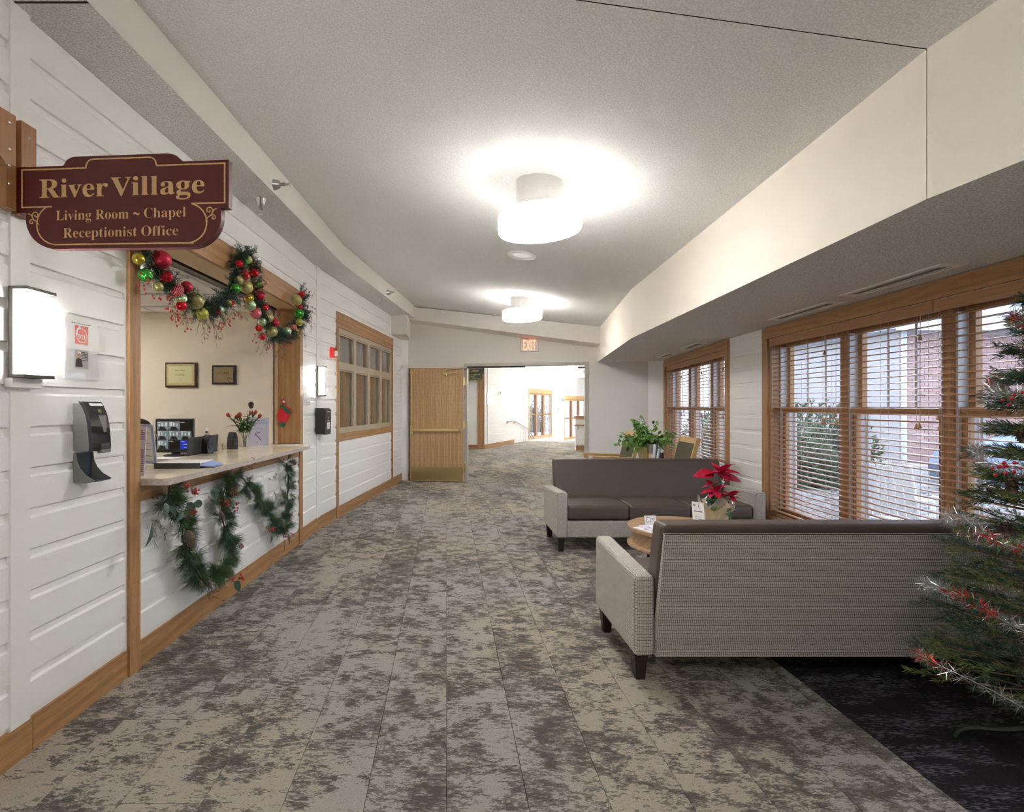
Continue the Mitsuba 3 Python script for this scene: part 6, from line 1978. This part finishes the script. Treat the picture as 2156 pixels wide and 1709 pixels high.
for s in (-1, 1):
    put('eye', ply(wm(tr(trimesh.creation.icosphere(2), mat((s * 0.031, 0.1285, 1.222), s=0.0115))), 'white_plastic', True), hk)
    put('pupil', ply(wm(tr(trimesh.creation.icosphere(2), mat((s * 0.031, 0.1365, 1.219), s=0.0055))), 'ink', True), hk)
    put('eyebrow', ply(wm(tube([(s * 0.016, 0.141, 1.248), (s * 0.034, 0.138, 1.252), (s * 0.050, 0.124, 1.246)], 0.0035, 6)), 'hair_dark', True), hk)
put('mouth', ply(wm(tube([(-0.024, 0.132, 1.166), (0, 0.1435, 1.168), (0.024, 0.132, 1.166)], 0.005, 6)), 'lip', True), hk)
hair = m3.Manifold.batch_hull([sph((0, 0.020, 1.270), 0.086), sph((0, 0.055, 1.268), 0.076), sph((0, -0.005, 1.20), 0.074)]) - m3.Manifold.batch_hull([sph((0, 0.12, 1.16), 0.080), sph((0, 0.155, 1.235), 0.062), sph((0, 0.10, 1.14), 0.06)])
q = hair.refine_to_length(0.012).to_mesh()
hm = trimesh.Trimesh(q.vert_properties[:, :3], q.tri_verts, process=True)
trimesh.smoothing.filter_taubin(hm, iterations=6)
put('hair', ply(wm(hm), 'hair_dark', True), pe)
tail = soft([bone((0.05, 0.0, 1.19), 0.034, (0.095, 0.07, 1.10), 0.036), bone((0.095, 0.07, 1.10), 0.036, (0.145, 0.13, 1.0), 0.034), bone((0.145, 0.13, 1.0), 0.034, (0.15, 0.155, 0.88), 0.018)], 0.012, 6)
put('hair_lock', ply(wm(tail), 'hair_brown', True), pe)
put('glasses', ply(wm(cat([tube([(s * 0.033 + 0.024 * math.cos(t), 0.150 - 0.10 * (abs(s * 0.033 + 0.024 * math.cos(t)) ** 2) * 3, 1.220 + 0.019 * math.sin(t)) for t in np.linspace(0, 6.283, 20)], 0.0018, 5) for s in (-1, 1)] + [tube([(s * 0.057, 0.138, 1.224), (s * 0.080, 0.08, 1.228), (s * 0.084, 0.035, 1.232)], 0.0018, 5) for s in (-1, 1)])), 'nickel', True), pe)
put('earring', ply(wm(tr(trimesh.creation.icosphere(2), mat((0.084, 0.040, 1.178), s=0.013))), 'white_plastic', True), pe)
oc = thing('office_chair', 'dark office chair under the seated person behind the counter', 'chair')
se = rbox(0.46, 0.46, 0.07, 0.03, 3, 3)
se.apply_translation((0, 0.06, 0.405))
put('seat', ply(wm(se), 'dark_gray', 35), oc)
se = rbox(0.42, 0.05, 0.36, 0.022, 3, 3)
se.apply_translation((0, -0.20, 0.72))
put('backrest', ply(wm(se), 'dark_gray', 35), oc)
put('post', ply(wm(tube([(0, 0.06, 0.06), (0, 0.06, 0.37)], 0.025, 12)), 'nickel', 35), oc)
put('back_post', ply(wm(tube([(0, -0.12, 0.39), (0, -0.19, 0.45), (0, -0.20, 0.60)], 0.016, 8)), 'nickel', 35), oc)
for k in range(5):
    a = k * 2 * math.pi / 5 + 0.3
    put('foot', ply(wm(tube([(0, 0.06, 0.075), (0.27 * math.cos(a), 0.06 + 0.27 * math.sin(a), 0.05)], [0.022, 0.014], 8)), 'black_satin', 35), oc)
    put('caster', ply(wm(tr(lathe([(0, -0.012), (0.024, -0.012), (0.025, 0), (0.024, 0.012), (0, 0.012)], 14), aim((0.265 * math.cos(a), 0.06 + 0.265 * math.sin(a), 0.025), (math.sin(a), -math.cos(a), 0)))), 'black_satin', 35), oc)
# ------------------------------------------------------------------ double-door frame and the open oak leaf
d1 = struct('door_1')
fw_ = 0.055
put('frame_jamb', fbox(FW, DX0 - 0.03, DX0 + fw_ - 0.02, -0.17, 0.020, 0, DZ + 0.035, 'door_frame'), d1)
put('frame_jamb', fbox(FW, DX1 - fw_ + 0.02, DX1 + 0.03, -0.17, 0.020, 0, DZ + 0.035, 'door_frame'), d1)
put('frame_head', fbox(FW, DX0 + fw_ - 0.02, DX1 - fw_ + 0.02, -0.17, 0.020, DZ - 0.02, DZ + 0.035, 'door_frame', grain=0), d1)
put('head_stop', fbox(FW, DX0 + fw_ - 0.02, (DX0 + DX1) / 2, -0.09, -0.03, DZ - 0.045, DZ - 0.02, 'black_satin', grain=0), d1)
put('stop_bracket', fbox(FW, DX1 - 0.16, DX1 - 0.035, -0.10, -0.05, DZ - 0.075, DZ - 0.045, 'bronze', grain=0), d1)
lf_ = put('leaf', fbox(FW, -0.695, 0.338, 0.055, 0.100, 0.012, 2.195, 'oak_door', grain=2), d1)
put('leaf_edge', fbox(FW, -0.712, -0.6955, 0.055, 0.098, 0.012, 2.195, 'walnut_dark', grain=2), lf_)
put('leaf_edge', fbox(FW, 0.3385, 0.350, 0.055, 0.098, 0.012, 2.195, 'door_frame', grain=2), lf_)
put('kick_plate', fbox(FW, -0.672, 0.325, 0.100, 0.1025, 0.03, 0.285, 'brass_plate', grain=0), lf_)
put('push_bar', ply(tr(rbox(0.93, 0.045, 0.062, 0.008), mat(FW.pt(-0.19, 0.142, 1.00), FW.along(), FW.nrm, (0, 0, 1))), 'brass', 35), lf_)
put('bar_end', ply(tr(rbox(0.03, 0.05, 0.055, 0.010), mat(FW.pt(0.29, 0.145, 1.00), FW.along(), FW.nrm, (0, 0, 1))), 'chrome', 35), lf_)
put('latch_case', ply(tr(rbox(0.065, 0.065, 0.185, 0.010), mat(FW.pt(-0.648, 0.130, 0.995), FW.along(), FW.nrm, (0, 0, 1))), 'brass', 35), lf_)
put('vertical_rod', ply(tube([FW.pt(-0.655, 0.115, 1.09), FW.pt(-0.655, 0.115, 2.08)], 0.012, 10), 'brass', 35), lf_)
put('rod_guide', ply(tr(rbox(0.035, 0.03, 0.016, 0.004), mat(FW.pt(-0.655, 0.114, 1.55), FW.along(), FW.nrm, (0, 0, 1))), 'brass', 35), lf_)
put('top_latch', ply(tr(rbox(0.040, 0.035, 0.065, 0.006), mat(FW.pt(-0.655, 0.116, 2.115), FW.along(), FW.nrm, (0, 0, 1))), 'brass', 35), lf_)
cl_ = put('closer', ply(tr(rbox(0.285, 0.05, 0.042, 0.018), mat(FW.pt(0.08, 0.125, 2.09), FW.along(), FW.nrm, (0, 0, 1))), 'brass', 35), lf_)
put('closer_arm', ply(tube([FW.pt(0.02, 0.125, 2.118), FW.pt(0.05, 0.13, 2.150), FW.pt(0.345, 0.09, 2.165), FW.pt(0.62, -0.01, 2.175)], 0.008, 6), 'nickel', 35), cl_)
put('closer_knob', ply(tr(lathe([(0, 0.02), (0.016, 0.018), (0.018, -0.018), (0, -0.02)], 14), mat(FW.pt(0.02, 0.128, 2.06))), 'brass', 35), cl_)
for z in (1.93, 1.10, 0.28):
    put('hinge', fbox(FW, 0.336, 0.372, 0.040, 0.1015, z - 0.07, z + 0.07, 'brass', grain=2), lf_)
# ------------------------------------------------------------------ the bright hall beyond the doorway
wv = struct('wall_hall')
# left side behind the door, short facing wall, oak post
put('panel', wbox(-0.9, -0.75, 10.7, 18.5, 0, 3.6, 'far_white'), wv)
put('panel', wbox(-0.9, 1.06, 18.5, 18.62, 0, 3.6, 'far_white'), wv)
op = struct('trim_2')
put('oak_post', wbox(1.055, 1.265, 18.44, 18.56, 0, 2.62, 'oak'), op)
bh = struct('baseboard_hall')
put('board', wbox(-0.7, 1.054, 18.482, 18.5, 0, 0.15, 'oak', grain=0), bh)
FA = Wall(0.0, 0.0, 1)
xa0, ya0, xa1, ya1 = 1.285, 18.5, 3.22, 22.62
bA = (xa1 - xa0) / (ya1 - ya0)
FA = Wall(xa0 - bA * ya0, bA, 1)
xb1, yb1 = 8.9, 31.8
bB = (xb1 - xa1) / (yb1 - ya1)
FB = Wall(xa1 - bB * ya1, bB, 1)
put('backing', fbox(FA, ya0 + 0.06, ya1 + 0.02, -0.12, 0, 0, 3.6, 'far_white'), wv)
LOWZ = -0.90
WA, WB = (23.05, 25.20), (26.75, 29.60)
wa0, wa1, wb0, wb1 = 0.16, 2.02, -0.10, 1.80
for a0, a1, z0, z1 in ((ya1, WA[0], LOWZ, 3.6), (WA[0], WA[1], LOWZ, wa0), (WA[0], WA[1], wa1, 3.6), (WA[1], WB[0], LOWZ, 3.6), (WB[0], WB[1], LOWZ, wb0), (WB[0], WB[1], wb1, 3.6), (WB[1], yb1, LOWZ, 3.6)):
    put('backing', fbox(FB, a0, a1, -0.12, 0, z0, z1, 'far_white'), wv)
siding(FA, 18.75, 21.95, 0.15, 3.3, wv, 'far_white')
siding(FA, 22.1, 22.55, 0.15, 3.3, wv, 'far_white')
siding(FB, 22.75, WA[0] - 0.1, 0.0, 3.3, wv, 'far_white')
put('batten', fbox(FA, 18.72, 18.76, 0, 0.03, 0.15, 3.5, 'white_trim'), wv)
put('batten', fbox(FA, 22.52, 22.60, 0, 0.03, 0.0, 3.5, 'white_trim'), wv)
put('batten', fbox(FB, 26.05, 26.15, 0, 0.03, LOWZ, 3.5, 'white_trim'), wv)
put('board', fbox(FA, 18.5, 21.4, 0, 0.018, 0, 0.15, 'oak'), bh)
# enclosing walls, right side and far end, lower floor and ceiling of that hall
FE = Wall(2.72 - 0.315 * 10.1, 0.315, -1)
put('panel', fbox(FE, 10.2, 32.3, -0.12, 0, -1, 3.6, 'far_white'), wv)
put('panel', wbox(8.0, 9.75, 32.0, 32.15, -1, 3.6, 'far_white'), wv)
ch = struct('ceiling_hall')
put('panel', ply(tr(extrude(Polygon([(-1.2, 10.75), (2.9, 10.75), (9.7, 32.3), (-1.2, 32.3)]), 0.04), mat((0, 0, 3.34))), 'tile_white'), ch)
fh_ = struct('floor_hall')
put('lower_floor', ply(tr(extrude(Polygon([(-1, 22.6), (6.7, 22.6), (9.8, 32.2), (-1, 32.2)]), 0.1), mat((0, 0, LOWZ - 0.1))), 'carpet_edge'), fh_)
put('step_edge', wbox(3.0, 6.66, 22.58, 22.62, LOWZ, 0.0, 'carpet_edge'), fh_)


def far_window(nm, w, a0, a1, z0, z1, lab):
    k = struct(nm)
    put('casing_header', fbox(w, a0 - 0.05, a1 + 0.05, 0, 0.03, z1, z1 + 0.17, 'chair_wood', grain=0), k)
    put('sill_board', fbox(w, a0 - 0.05, a1 + 0.05, 0, 0.03, z0 - 0.12, z0, 'chair_wood', grain=0), k)
    put('casing_post', fbox(w, a0 - 0.05, a0, 0, 0.03, z0, z1, 'chair_wood', grain=2), k)
    put('casing_post', fbox(w, a1, a1 + 0.05, 0, 0.03, z0, z1, 'chair_wood', grain=2), k)
    m = (z0 + z1) / 2
    n = 3
    p = (a1 - a0) / n
    for i in range(n):
        if i:
            put('mullion', fbox(w, a0 + p * i - 0.07, a0 + p * i + 0.07, -0.1, 0.0, z0, z1, 'oak', grain=2), k)
        put('meeting_rail', fbox(w, a0 + p * i + 0.07 * (i > 0), a0 + p * (i + 1) - 0.07 * (i < n - 1), -0.1, -0.02, m - 0.03, m + 0.03, 'oak', grain=0), k)
        for q0, q1 in ((z0, m - 0.03), (m + 0.03, z1)):
            put('pane', ply(strip([w.pt(a0 + p * i + 0.02, -0.08, q0), w.pt(a0 + p * (i + 1) - 0.02, -0.08, q0)], [w.pt(a0 + p * i + 0.02, -0.08, q1), w.pt(a0 + p * (i + 1) - 0.02, -0.08, q1)]), 'pane'), k)
    t = thing('window_blind', lab, 'window blind', 'small wooden blinds in the hall beyond the doorway')
    ms = [hexa([[[w.pt(a, nn, z + dz) for dz in (0, 0.004)] for nn in (-0.045, -0.005)] for a in (a0 + 0.02, a1 - 0.02)])[0] for z in np.arange(z0 + 0.03, z1 - 0.09, 0.055)]
    put('slats', ply(cat(ms), 'blind_wood'), t); stuff(t + '__slats')
    put('valance', fbox(w, a0 + 0.01, a1 - 0.01, -0.05, 0.01, z1 - 0.08, z1 - 0.002, 'blind_valance', grain=0), t)


far_window('window_4', FB, *WA, wa0, wa1, 'wooden blind in the left one of the two small windows seen through the doorway')
far_window('window_5', FB, *WB, wb0, wb1, 'wooden blind in the right one of the two small windows seen through the doorway')

sconce(FA, 18.67, 18.82, 1.52, 1.92, 0.03, 'lit sconce on the batten beside the oak post, beyond the doorway', 14.0, frame='white_plastic')
sconce(FA, 22.44, 22.62, 1.50, 1.90, 0.03, 'lit sconce in the corner left of the left small window, beyond the doorway', 14.0, frame='white_plastic')
sconce(FB, 26.0, 26.2, 1.02, 1.42, 0.03, 'lit sconce between the two small windows beyond the doorway', 14.0, frame='white_plastic')

emergency_light(plane_frame(FA.pt(19.75, 0.0145, 1.93), FA.along()), 'white twin-head emergency light on the siding beyond the doorway')
emergency_light(plane_frame(FB.pt(27.9, 0.002, 2.02), FB.along()), 'white emergency light above the right small window beyond the doorway')
cam_ = thing('security_camera', 'small black dome camera on the white wall between the two small windows beyond the doorway', 'security camera')
q = FB.pt(26.42, 0.0, 1.75)
put('mount', ply(tr(lathe([(0, 0.0), (0.05, 0.0), (0.045, 0.04), (0, 0.045)], 18), aim(q, FB.nrm)), 'white_plastic', 35), cam_)
put('dome', ply(tr(lathe([(0.036, 0.045), (0.034, 0.08), (0.02, 0.10), (0, 0.104)], 18), aim(q, FB.nrm)), 'black_gloss', 35), cam_)
hr = thing('handrail', 'metal handrail sloping down along the white wall beyond the doorway', 'handrail')
rp = [FA.pt(20.35, 0.09, 0.88), FA.pt(21.1, 0.09, 0.88), FA.pt(21.35, 0.09, 0.84), np.array(FB.pt(22.62, 0.10, 0.56)), FB.pt(23.3, 0.11, 0.10)]
put('rail', ply(tube(rp, 0.021, 8), 'nickel', 35), hr)
for q, e in ((FA.pt(20.55, 0.09, 0.87), FA.pt(20.55, 0.0, 0.80)), (FA.pt(21.3, 0.09, 0.84), FA.pt(21.3, 0.0, 0.76)), (FB.pt(23.1, 0.11, 0.22), FB.pt(23.1, 0.0, 0.16))):
    put('bracket', ply(tube([q, e], 0.012, 6), 'bronze', 35), hr)
hw = thing('half_wall', 'white half wall with an oak cap and base at the right edge of the doorway view', 'half wall')
put('core', wbox(4.27, 5.15, 17.98, 18.14, 0, 1.03, 'far_white'), hw)
put('cap', wbox(4.24, 5.15, 17.93, 18.19, 1.03, 1.13, 'oak', grain=0), hw)
put('base_board', wbox(4.262, 5.15, 17.965, 17.98, 0, 0.16, 'oak', grain=0), hw)
r2 = thing('handrail', 'short oak handrail on the white half wall beyond the doorway', 'handrail')
put('rail', ply(tr(rbox(0.7, 0.055, 0.045, 0.015), mat((4.53, 17.87, 0.83))), 'oak_bracket', 35), r2)
for x in (4.33, 4.75):
    put('bracket', ply(tube([(x, 17.87, 0.80), (x, 17.90, 0.72), (x, 17.97, 0.70)], 0.010, 6), 'bronze', 35), r2)

# green hanging sign
gs = thing('lane_sign', 'dark green sign with pale lettering hanging on the oak post beyond the doorway', 'sign')
GS = plane_frame((0.29, 18.05, 2.285), (1, 0, 0)) @ np.diag([1, 0.74, 1, 1.0])
go = [(0.0, 0.58), (0.95, 0.58), (0.95, 0.30), (0.90, 0.30)] + arc(0.72, 0.17, 0.18, 0.17, 35, -88, 12) + [(0.0, -0.02)]
put('board', ply(tr(extrude(Polygon(go), 0.03), GS), 'sign_green'), gs)


def gtxt(s_, x1, y, wd, c_, serif=True):
    g = fit_text(s_, wd, c_, serif, 0, 64)
    return ply(tr(extrude(affinity.translate(g, x1 - wd, y), 0.003), GS @ mat((0, 0, 0.03))), 'sign_gold')


put('lettering', gtxt('rLane', 0.78, 0.41, 0.42, 0.13), gs)
for i, (s_, wd, x1) in enumerate((('Ritz Theater', 0.36, 0.75), ('Services', 0.24, 0.63), ('auty - Day Spa', 0.43, 0.79), ('ity Room', 0.32, 0.69))):
    put('lettering', gtxt(s_, x1, 0.255 - 0.085 * i, wd, 0.056), gs)
put('border_line', ply(tr(extrude(band([(0.0, 0.555), (0.925, 0.555), (0.925, 0.325), (0.78, 0.325)] + arc(0.69, 0.17, 0.16, 0.145, 60, -88, 12) + [(0.0, 0.012)], 0.012), 0.003), GS @ mat((0, 0, 0.03))), 'sign_gold'), gs)
put('hanger', ply(tr(bx(0.70, 0.76, 0.58, 1.18, 0.005, 0.025), GS), 'bronze'), gs)


def flat_lamp(x, y, z, label, rad):
    t = thing('ceiling_lamp', label, 'lamp', 'white drum lamps')
    ring = ellipse(0.305, 0.262, math.radians(-38), 40)
    m = tr(extrude(Polygon(ring), 0.15), mat((x, y, z)))
    put('shade', ply(m, 'white_plastic', emitter={'type': 'area', 'radiance': {'type': 'rgb', 'value': [rad * c for c in WARM]}}), t)
    put('canopy', ply(tr(extrude(Polygon(ring * 0.55), 3.345 - z - 0.15), mat((x, y, z + 0.15))), 'white_plastic'), t)


flat_lamp(4.75, 20.0, 2.80, 'white drum lamp seen at the top right of the doorway', FAR)
flat_lamp(2.3, 14.2, 2.90, 'white drum lamp on the hall ceiling just beyond the doorway', FAR)
flat_lamp(6.2, 25.5, 2.80, 'added white drum lamp brightening the far end of the hall beyond the doorway', FAR)  # extra lamp, added to brighten the far hall
for x, y, u_ in ((4.05, 20.6, 0), (5.1, 22.5, 1)):
    sprinkler((x, y, 3.34), (0, 0, -1), ('left', 'right')[u_] + ' one of two sprinklers hanging in the hall beyond the doorway', 'hall sprinklers')
# ------------------------------------------------------------------ outside the right windows
go_ = struct('ground')
put('snow', wbox(3.6, 60, -20, 60, -0.32, -0.22, 'snow'), go_)
put('drive', wbox(9.0, 40, -12, 24, -0.219, -0.20, 'asphalt', grain=1), go_)
put('kerb', wbox(8.7, 9.0, -12, 24, -0.22, -0.09, 'concrete', grain=1), go_)
put('path', wbox(4.2, 6.0, -12, 14, -0.219, -0.20, 'concrete', grain=1), go_)
for k_ in range(9):
    y = 3.2 + 1.4 * k_
    put('parking_line', wbox(9.3, 13.5, y, y + 0.10, -0.199, -0.195, 'paper', grain=0), go_)
# brick building across the drive
bb = thing('brick_building', 'red brick building across the snowy drive, seen through the near window', 'building')
BY, BX0, BX1, BZ = 15.2, 12.6, 34.0, 3.55
put('wall', wbox(BX0, BX1, BY, BY + 8, -0.3, BZ, 'mortar'), bb)
bk = bx(-0.108, 0.108, -0.02, 0.0, -0.034, 0.034)
bv = [ply(bk, 'brick_a'), ply(bk, 'brick_b'), ply(bk, 'brick_c')]
Rk = np.random.default_rng(5)
cells = [(i, j) for j in range(9, 45) for i in range(0, 40)]
near = sorted(cells, key=lambda c: abs(c[1] - 27) * 0.4 + c[0])[:300]
for i, j in near:
    x = BX0 + 0.11 + 0.23 * i + (0.115 if j % 2 else 0)
    put('brick', again(bv[Rk.integers(0, 3)], mat((x, BY - 0.001, -0.25 + 0.083 * j))), bb)
nset = set(near)
rest_ = [tr(bk, mat((BX0 + 0.11 + 0.23 * i + (0.115 if j % 2 else 0), BY - 0.001, -0.25 + 0.083 * j))) for j in range(0, 45) for i in range(0, 60) if (i, j) not in nset]
k_ = put('brickwork', ply(cat(rest_), 'brick_b'), bb); stuff(k_)
put('roof', ply(prism([(0, 0), (1, 0), (1, 1)], [(BX0 - 0.5, BY - 0.5, BZ), (BX0 - 0.5, BY + 8.5, BZ), (BX0 - 0.5, BY + 4, BZ + 2.2)], [(BX1, BY - 0.5, BZ), (BX1, BY + 8.5, BZ), (BX1, BY + 4, BZ + 2.2)]), 'roof_gray'), bb)
put('fascia', wbox(BX0 - 0.5, BX1, BY - 0.54, BY - 0.50, BZ - 0.05, BZ + 0.15, 'fascia_cream', grain=0), bb)
put('downspout', wbox(BX0 + 0.02, BX0 + 0.12, BY - 0.12, BY - 0.02, -0.2, BZ, 'vinyl'), bb)
pv = thing('garden_pavilion', 'low pale building with cream eaves beyond the snow, left in the near window', 'building')
put('wall', wbox(14.5, 22.0, 24.5, 29, -0.3, 2.1, 'snow'), pv)
put('fascia', wbox(14.1, 22.4, 24.05, 24.15, 2.05, 2.45, 'fascia_cream', grain=0), pv)
put('roof', ply(prism([(0, 0), (1, 0), (1, 1)], [(14.1, 24.0, 2.45), (14.1, 29.4, 2.45), (14.1, 26.7, 4.0)], [(22.4, 24.0, 2.45), (22.4, 29.4, 2.45), (22.4, 26.7, 4.0)]), 'snow_roof'), pv)


def shrub(x, y, rx_, rz_, label, seed):
    t = thing('shrub', label, 'shrub')
    Rs = np.random.default_rng(seed)
    n = 2600
    v = Rs.normal(size=(n, 3)); v /= np.linalg.norm(v, axis=1, keepdims=True)
    v[:, 2] = np.abs(v[:, 2])
    r = Rs.uniform(0.55, 1.0, n)[:, None]
    bump = (0.85 + 0.3 * meshkit.noise(v * 2.5, seed))[:, None]
    p = np.array([x, y, -0.2]) + v * r * bump * [rx_, rx_, rz_]
    d = v + Rs.normal(size=(n, 3)) * 0.8
    d /= np.linalg.norm(d, axis=1, keepdims=True)
    k_ = put('foliage', ply(blades(p, p + d * 0.16, 0.055, Rs), 'shrub_green'), t); stuff(k_)
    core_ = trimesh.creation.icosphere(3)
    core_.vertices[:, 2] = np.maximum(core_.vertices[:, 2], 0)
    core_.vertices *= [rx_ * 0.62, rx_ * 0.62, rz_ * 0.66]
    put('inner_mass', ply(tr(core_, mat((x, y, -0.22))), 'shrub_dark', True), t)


shrub(8.35, 12.2, 1.15, 1.75, 'tall rounded evergreen shrub at the left of the near window view', 3)
shrub(6.55, 10.3, 0.95, 1.15, 'low evergreen shrub in front of the tall one outside the near window', 4)
shrub(7.6, 15.6, 1.0, 1.4, 'evergreen shrub outside behind the far window', 6)


def car(x, y, rz, paint, label):
    t = thing('car', label, 'car')
    m = move(x, y, -0.2, rz)
    side = [(-2.15, 0.35), (-2.2, 0.62), (-2.05, 0.86), (-1.15, 0.98), (-0.45, 1.40), (0.75, 1.44), (1.65, 1.02), (2.1, 0.92), (2.2, 0.55), (2.12, 0.33)]
    b = extrude(Polygon(side).buffer(0.05).buffer(-0.03), 1.7)
    b = tr(b, mat((0, 0.85, 0), (1, 0, 0), (0, 0, 1), (0, -1, 0)))
    q = b.vertices
    q[:, 1] *= np.where(q[:, 2] > 1.0, 1 - 0.28 * (q[:, 2] - 1.0) / 0.44, 1.0)
    put('body', ply(tr(b, m), paint, 40), t)
    for s in (-1, 1):
        gl = Polygon([(-1.0, 1.02), (-0.42, 1.36), (0.70, 1.39), (1.38, 1.04)])
        g = extrude(gl, 0.02)
        g = tr(g, mat((0, s * (0.865 if s > 0 else 0.845), 0), (1, 0, 0), (0, 0, 1), (0, -1, 0)))
        g.vertices[:, 1] *= np.where(g.vertices[:, 2] > 1.0, 1 - 0.28 * (g.vertices[:, 2] - 1.0) / 0.44, 1.0)
        put('side_window', ply(tr(g, m), 'car_glass', False), t)
        for wx in (-1.35, 1.35):
            wh = lathe([(0, -0.11), (0.20, -0.11), (0.32, -0.09), (0.33, 0), (0.32, 0.09), (0.20, 0.11), (0, 0.11)], 24)
            k_ = put('wheel', ply(tr(wh, m @ aim((wx, s * 0.78, 0.33), (0, 1, 0))), 'black_satin', 35), t)
            put('hub_cap', ply(tr(lathe([(0, 0.125), (0.19, 0.12), (0.20, 0.10)], 20), m @ aim((wx, s * 0.78, 0.33), (0, s, 0))), 'nickel', 35), k_)
    put('windshield', ply(tr(trimesh.Trimesh(np.array([[-1.08, -0.72, 1.04], [-1.08, 0.72, 1.04], [-0.50, 0.60, 1.41], [-0.50, -0.60, 1.41]]), np.array([[0, 1, 2], [0, 2, 3]]), process=False), m), 'car_glass'), t)
    put('tail_light', ply(tr(cat([bx(2.14, 2.20, s * 0.62 - 0.12, s * 0.62 + 0.12, 0.74, 0.86) for s in (-1, 1)]), m), 'red_alarm'), t)


car(11.0, 9.2, 0.06, 'car_blue', 'blue-grey car parked on the drive in the middle of the near window view')
car(15.6, 11.0, 0.0, 'car_white', 'white car parked behind the blue-grey one outside the near window')
car(12.0, 5.4, 0.10, 'car_red', 'dark red car parked nearest, outside the near window')
pc = thing('patio_chair', 'white patio chair standing in the snow close outside the near window', 'chair')
m = move(5.15, 6.25, -0.20, 2.2)
for s in (-1, 1):
    put('leg', ply(tr(tube([(s * 0.27, -0.3, 0), (s * 0.27, -0.22, 0.62)], 0.022, 8), m), 'white_plastic'), pc)
    put('rear_leg', ply(tr(tube([(s * 0.25, 0.38, 0), (s * 0.25, 0.22, 0.40), (s * 0.22, 0.42, 1.02)], 0.022, 8), m), 'white_plastic'), pc)
    put('arm', ply(tr(rbox(0.07, 0.66, 0.03, 0.012), m @ mat((s * 0.28, 0.04, 0.63))), 'white_plastic', 35), pc)
for k_ in range(6):
    put('seat_slat', ply(tr(rbox(0.52, 0.075, 0.022, 0.008), m @ mat((0, -0.24 + 0.088 * k_, 0.40 - 0.004 * k_))), 'white_plastic', 35), pc)
for k_ in range(6):
    put('back_slat', ply(tr(rbox(0.068, 0.02, 0.62, 0.008), m @ mat((-0.19 + 0.076 * k_, 0.33, 0.72), (1, 0, 0), (0, 0.95, -0.31), (0, 0.31, 0.95))), 'white_plastic', 35), pc)
# outside the small windows of the hall: more snow and trees
put('snow_bank', wbox(-4, 20, 23.5, 60, -1.2, -1.1, 'snow'), go_)
for i, (x, y, s_) in enumerate(((2.4, 29.5, 1.3), (5.2, 35.5, 1.6), (0.6, 25.4, 1.0))):
    shrub(x, y, s_, 2.6, ('tree-like dark shrub outside the left small hall window', 'large dark shrub outside between the small hall windows', 'dark shrub far left outside the hall')[i], 12 + i)
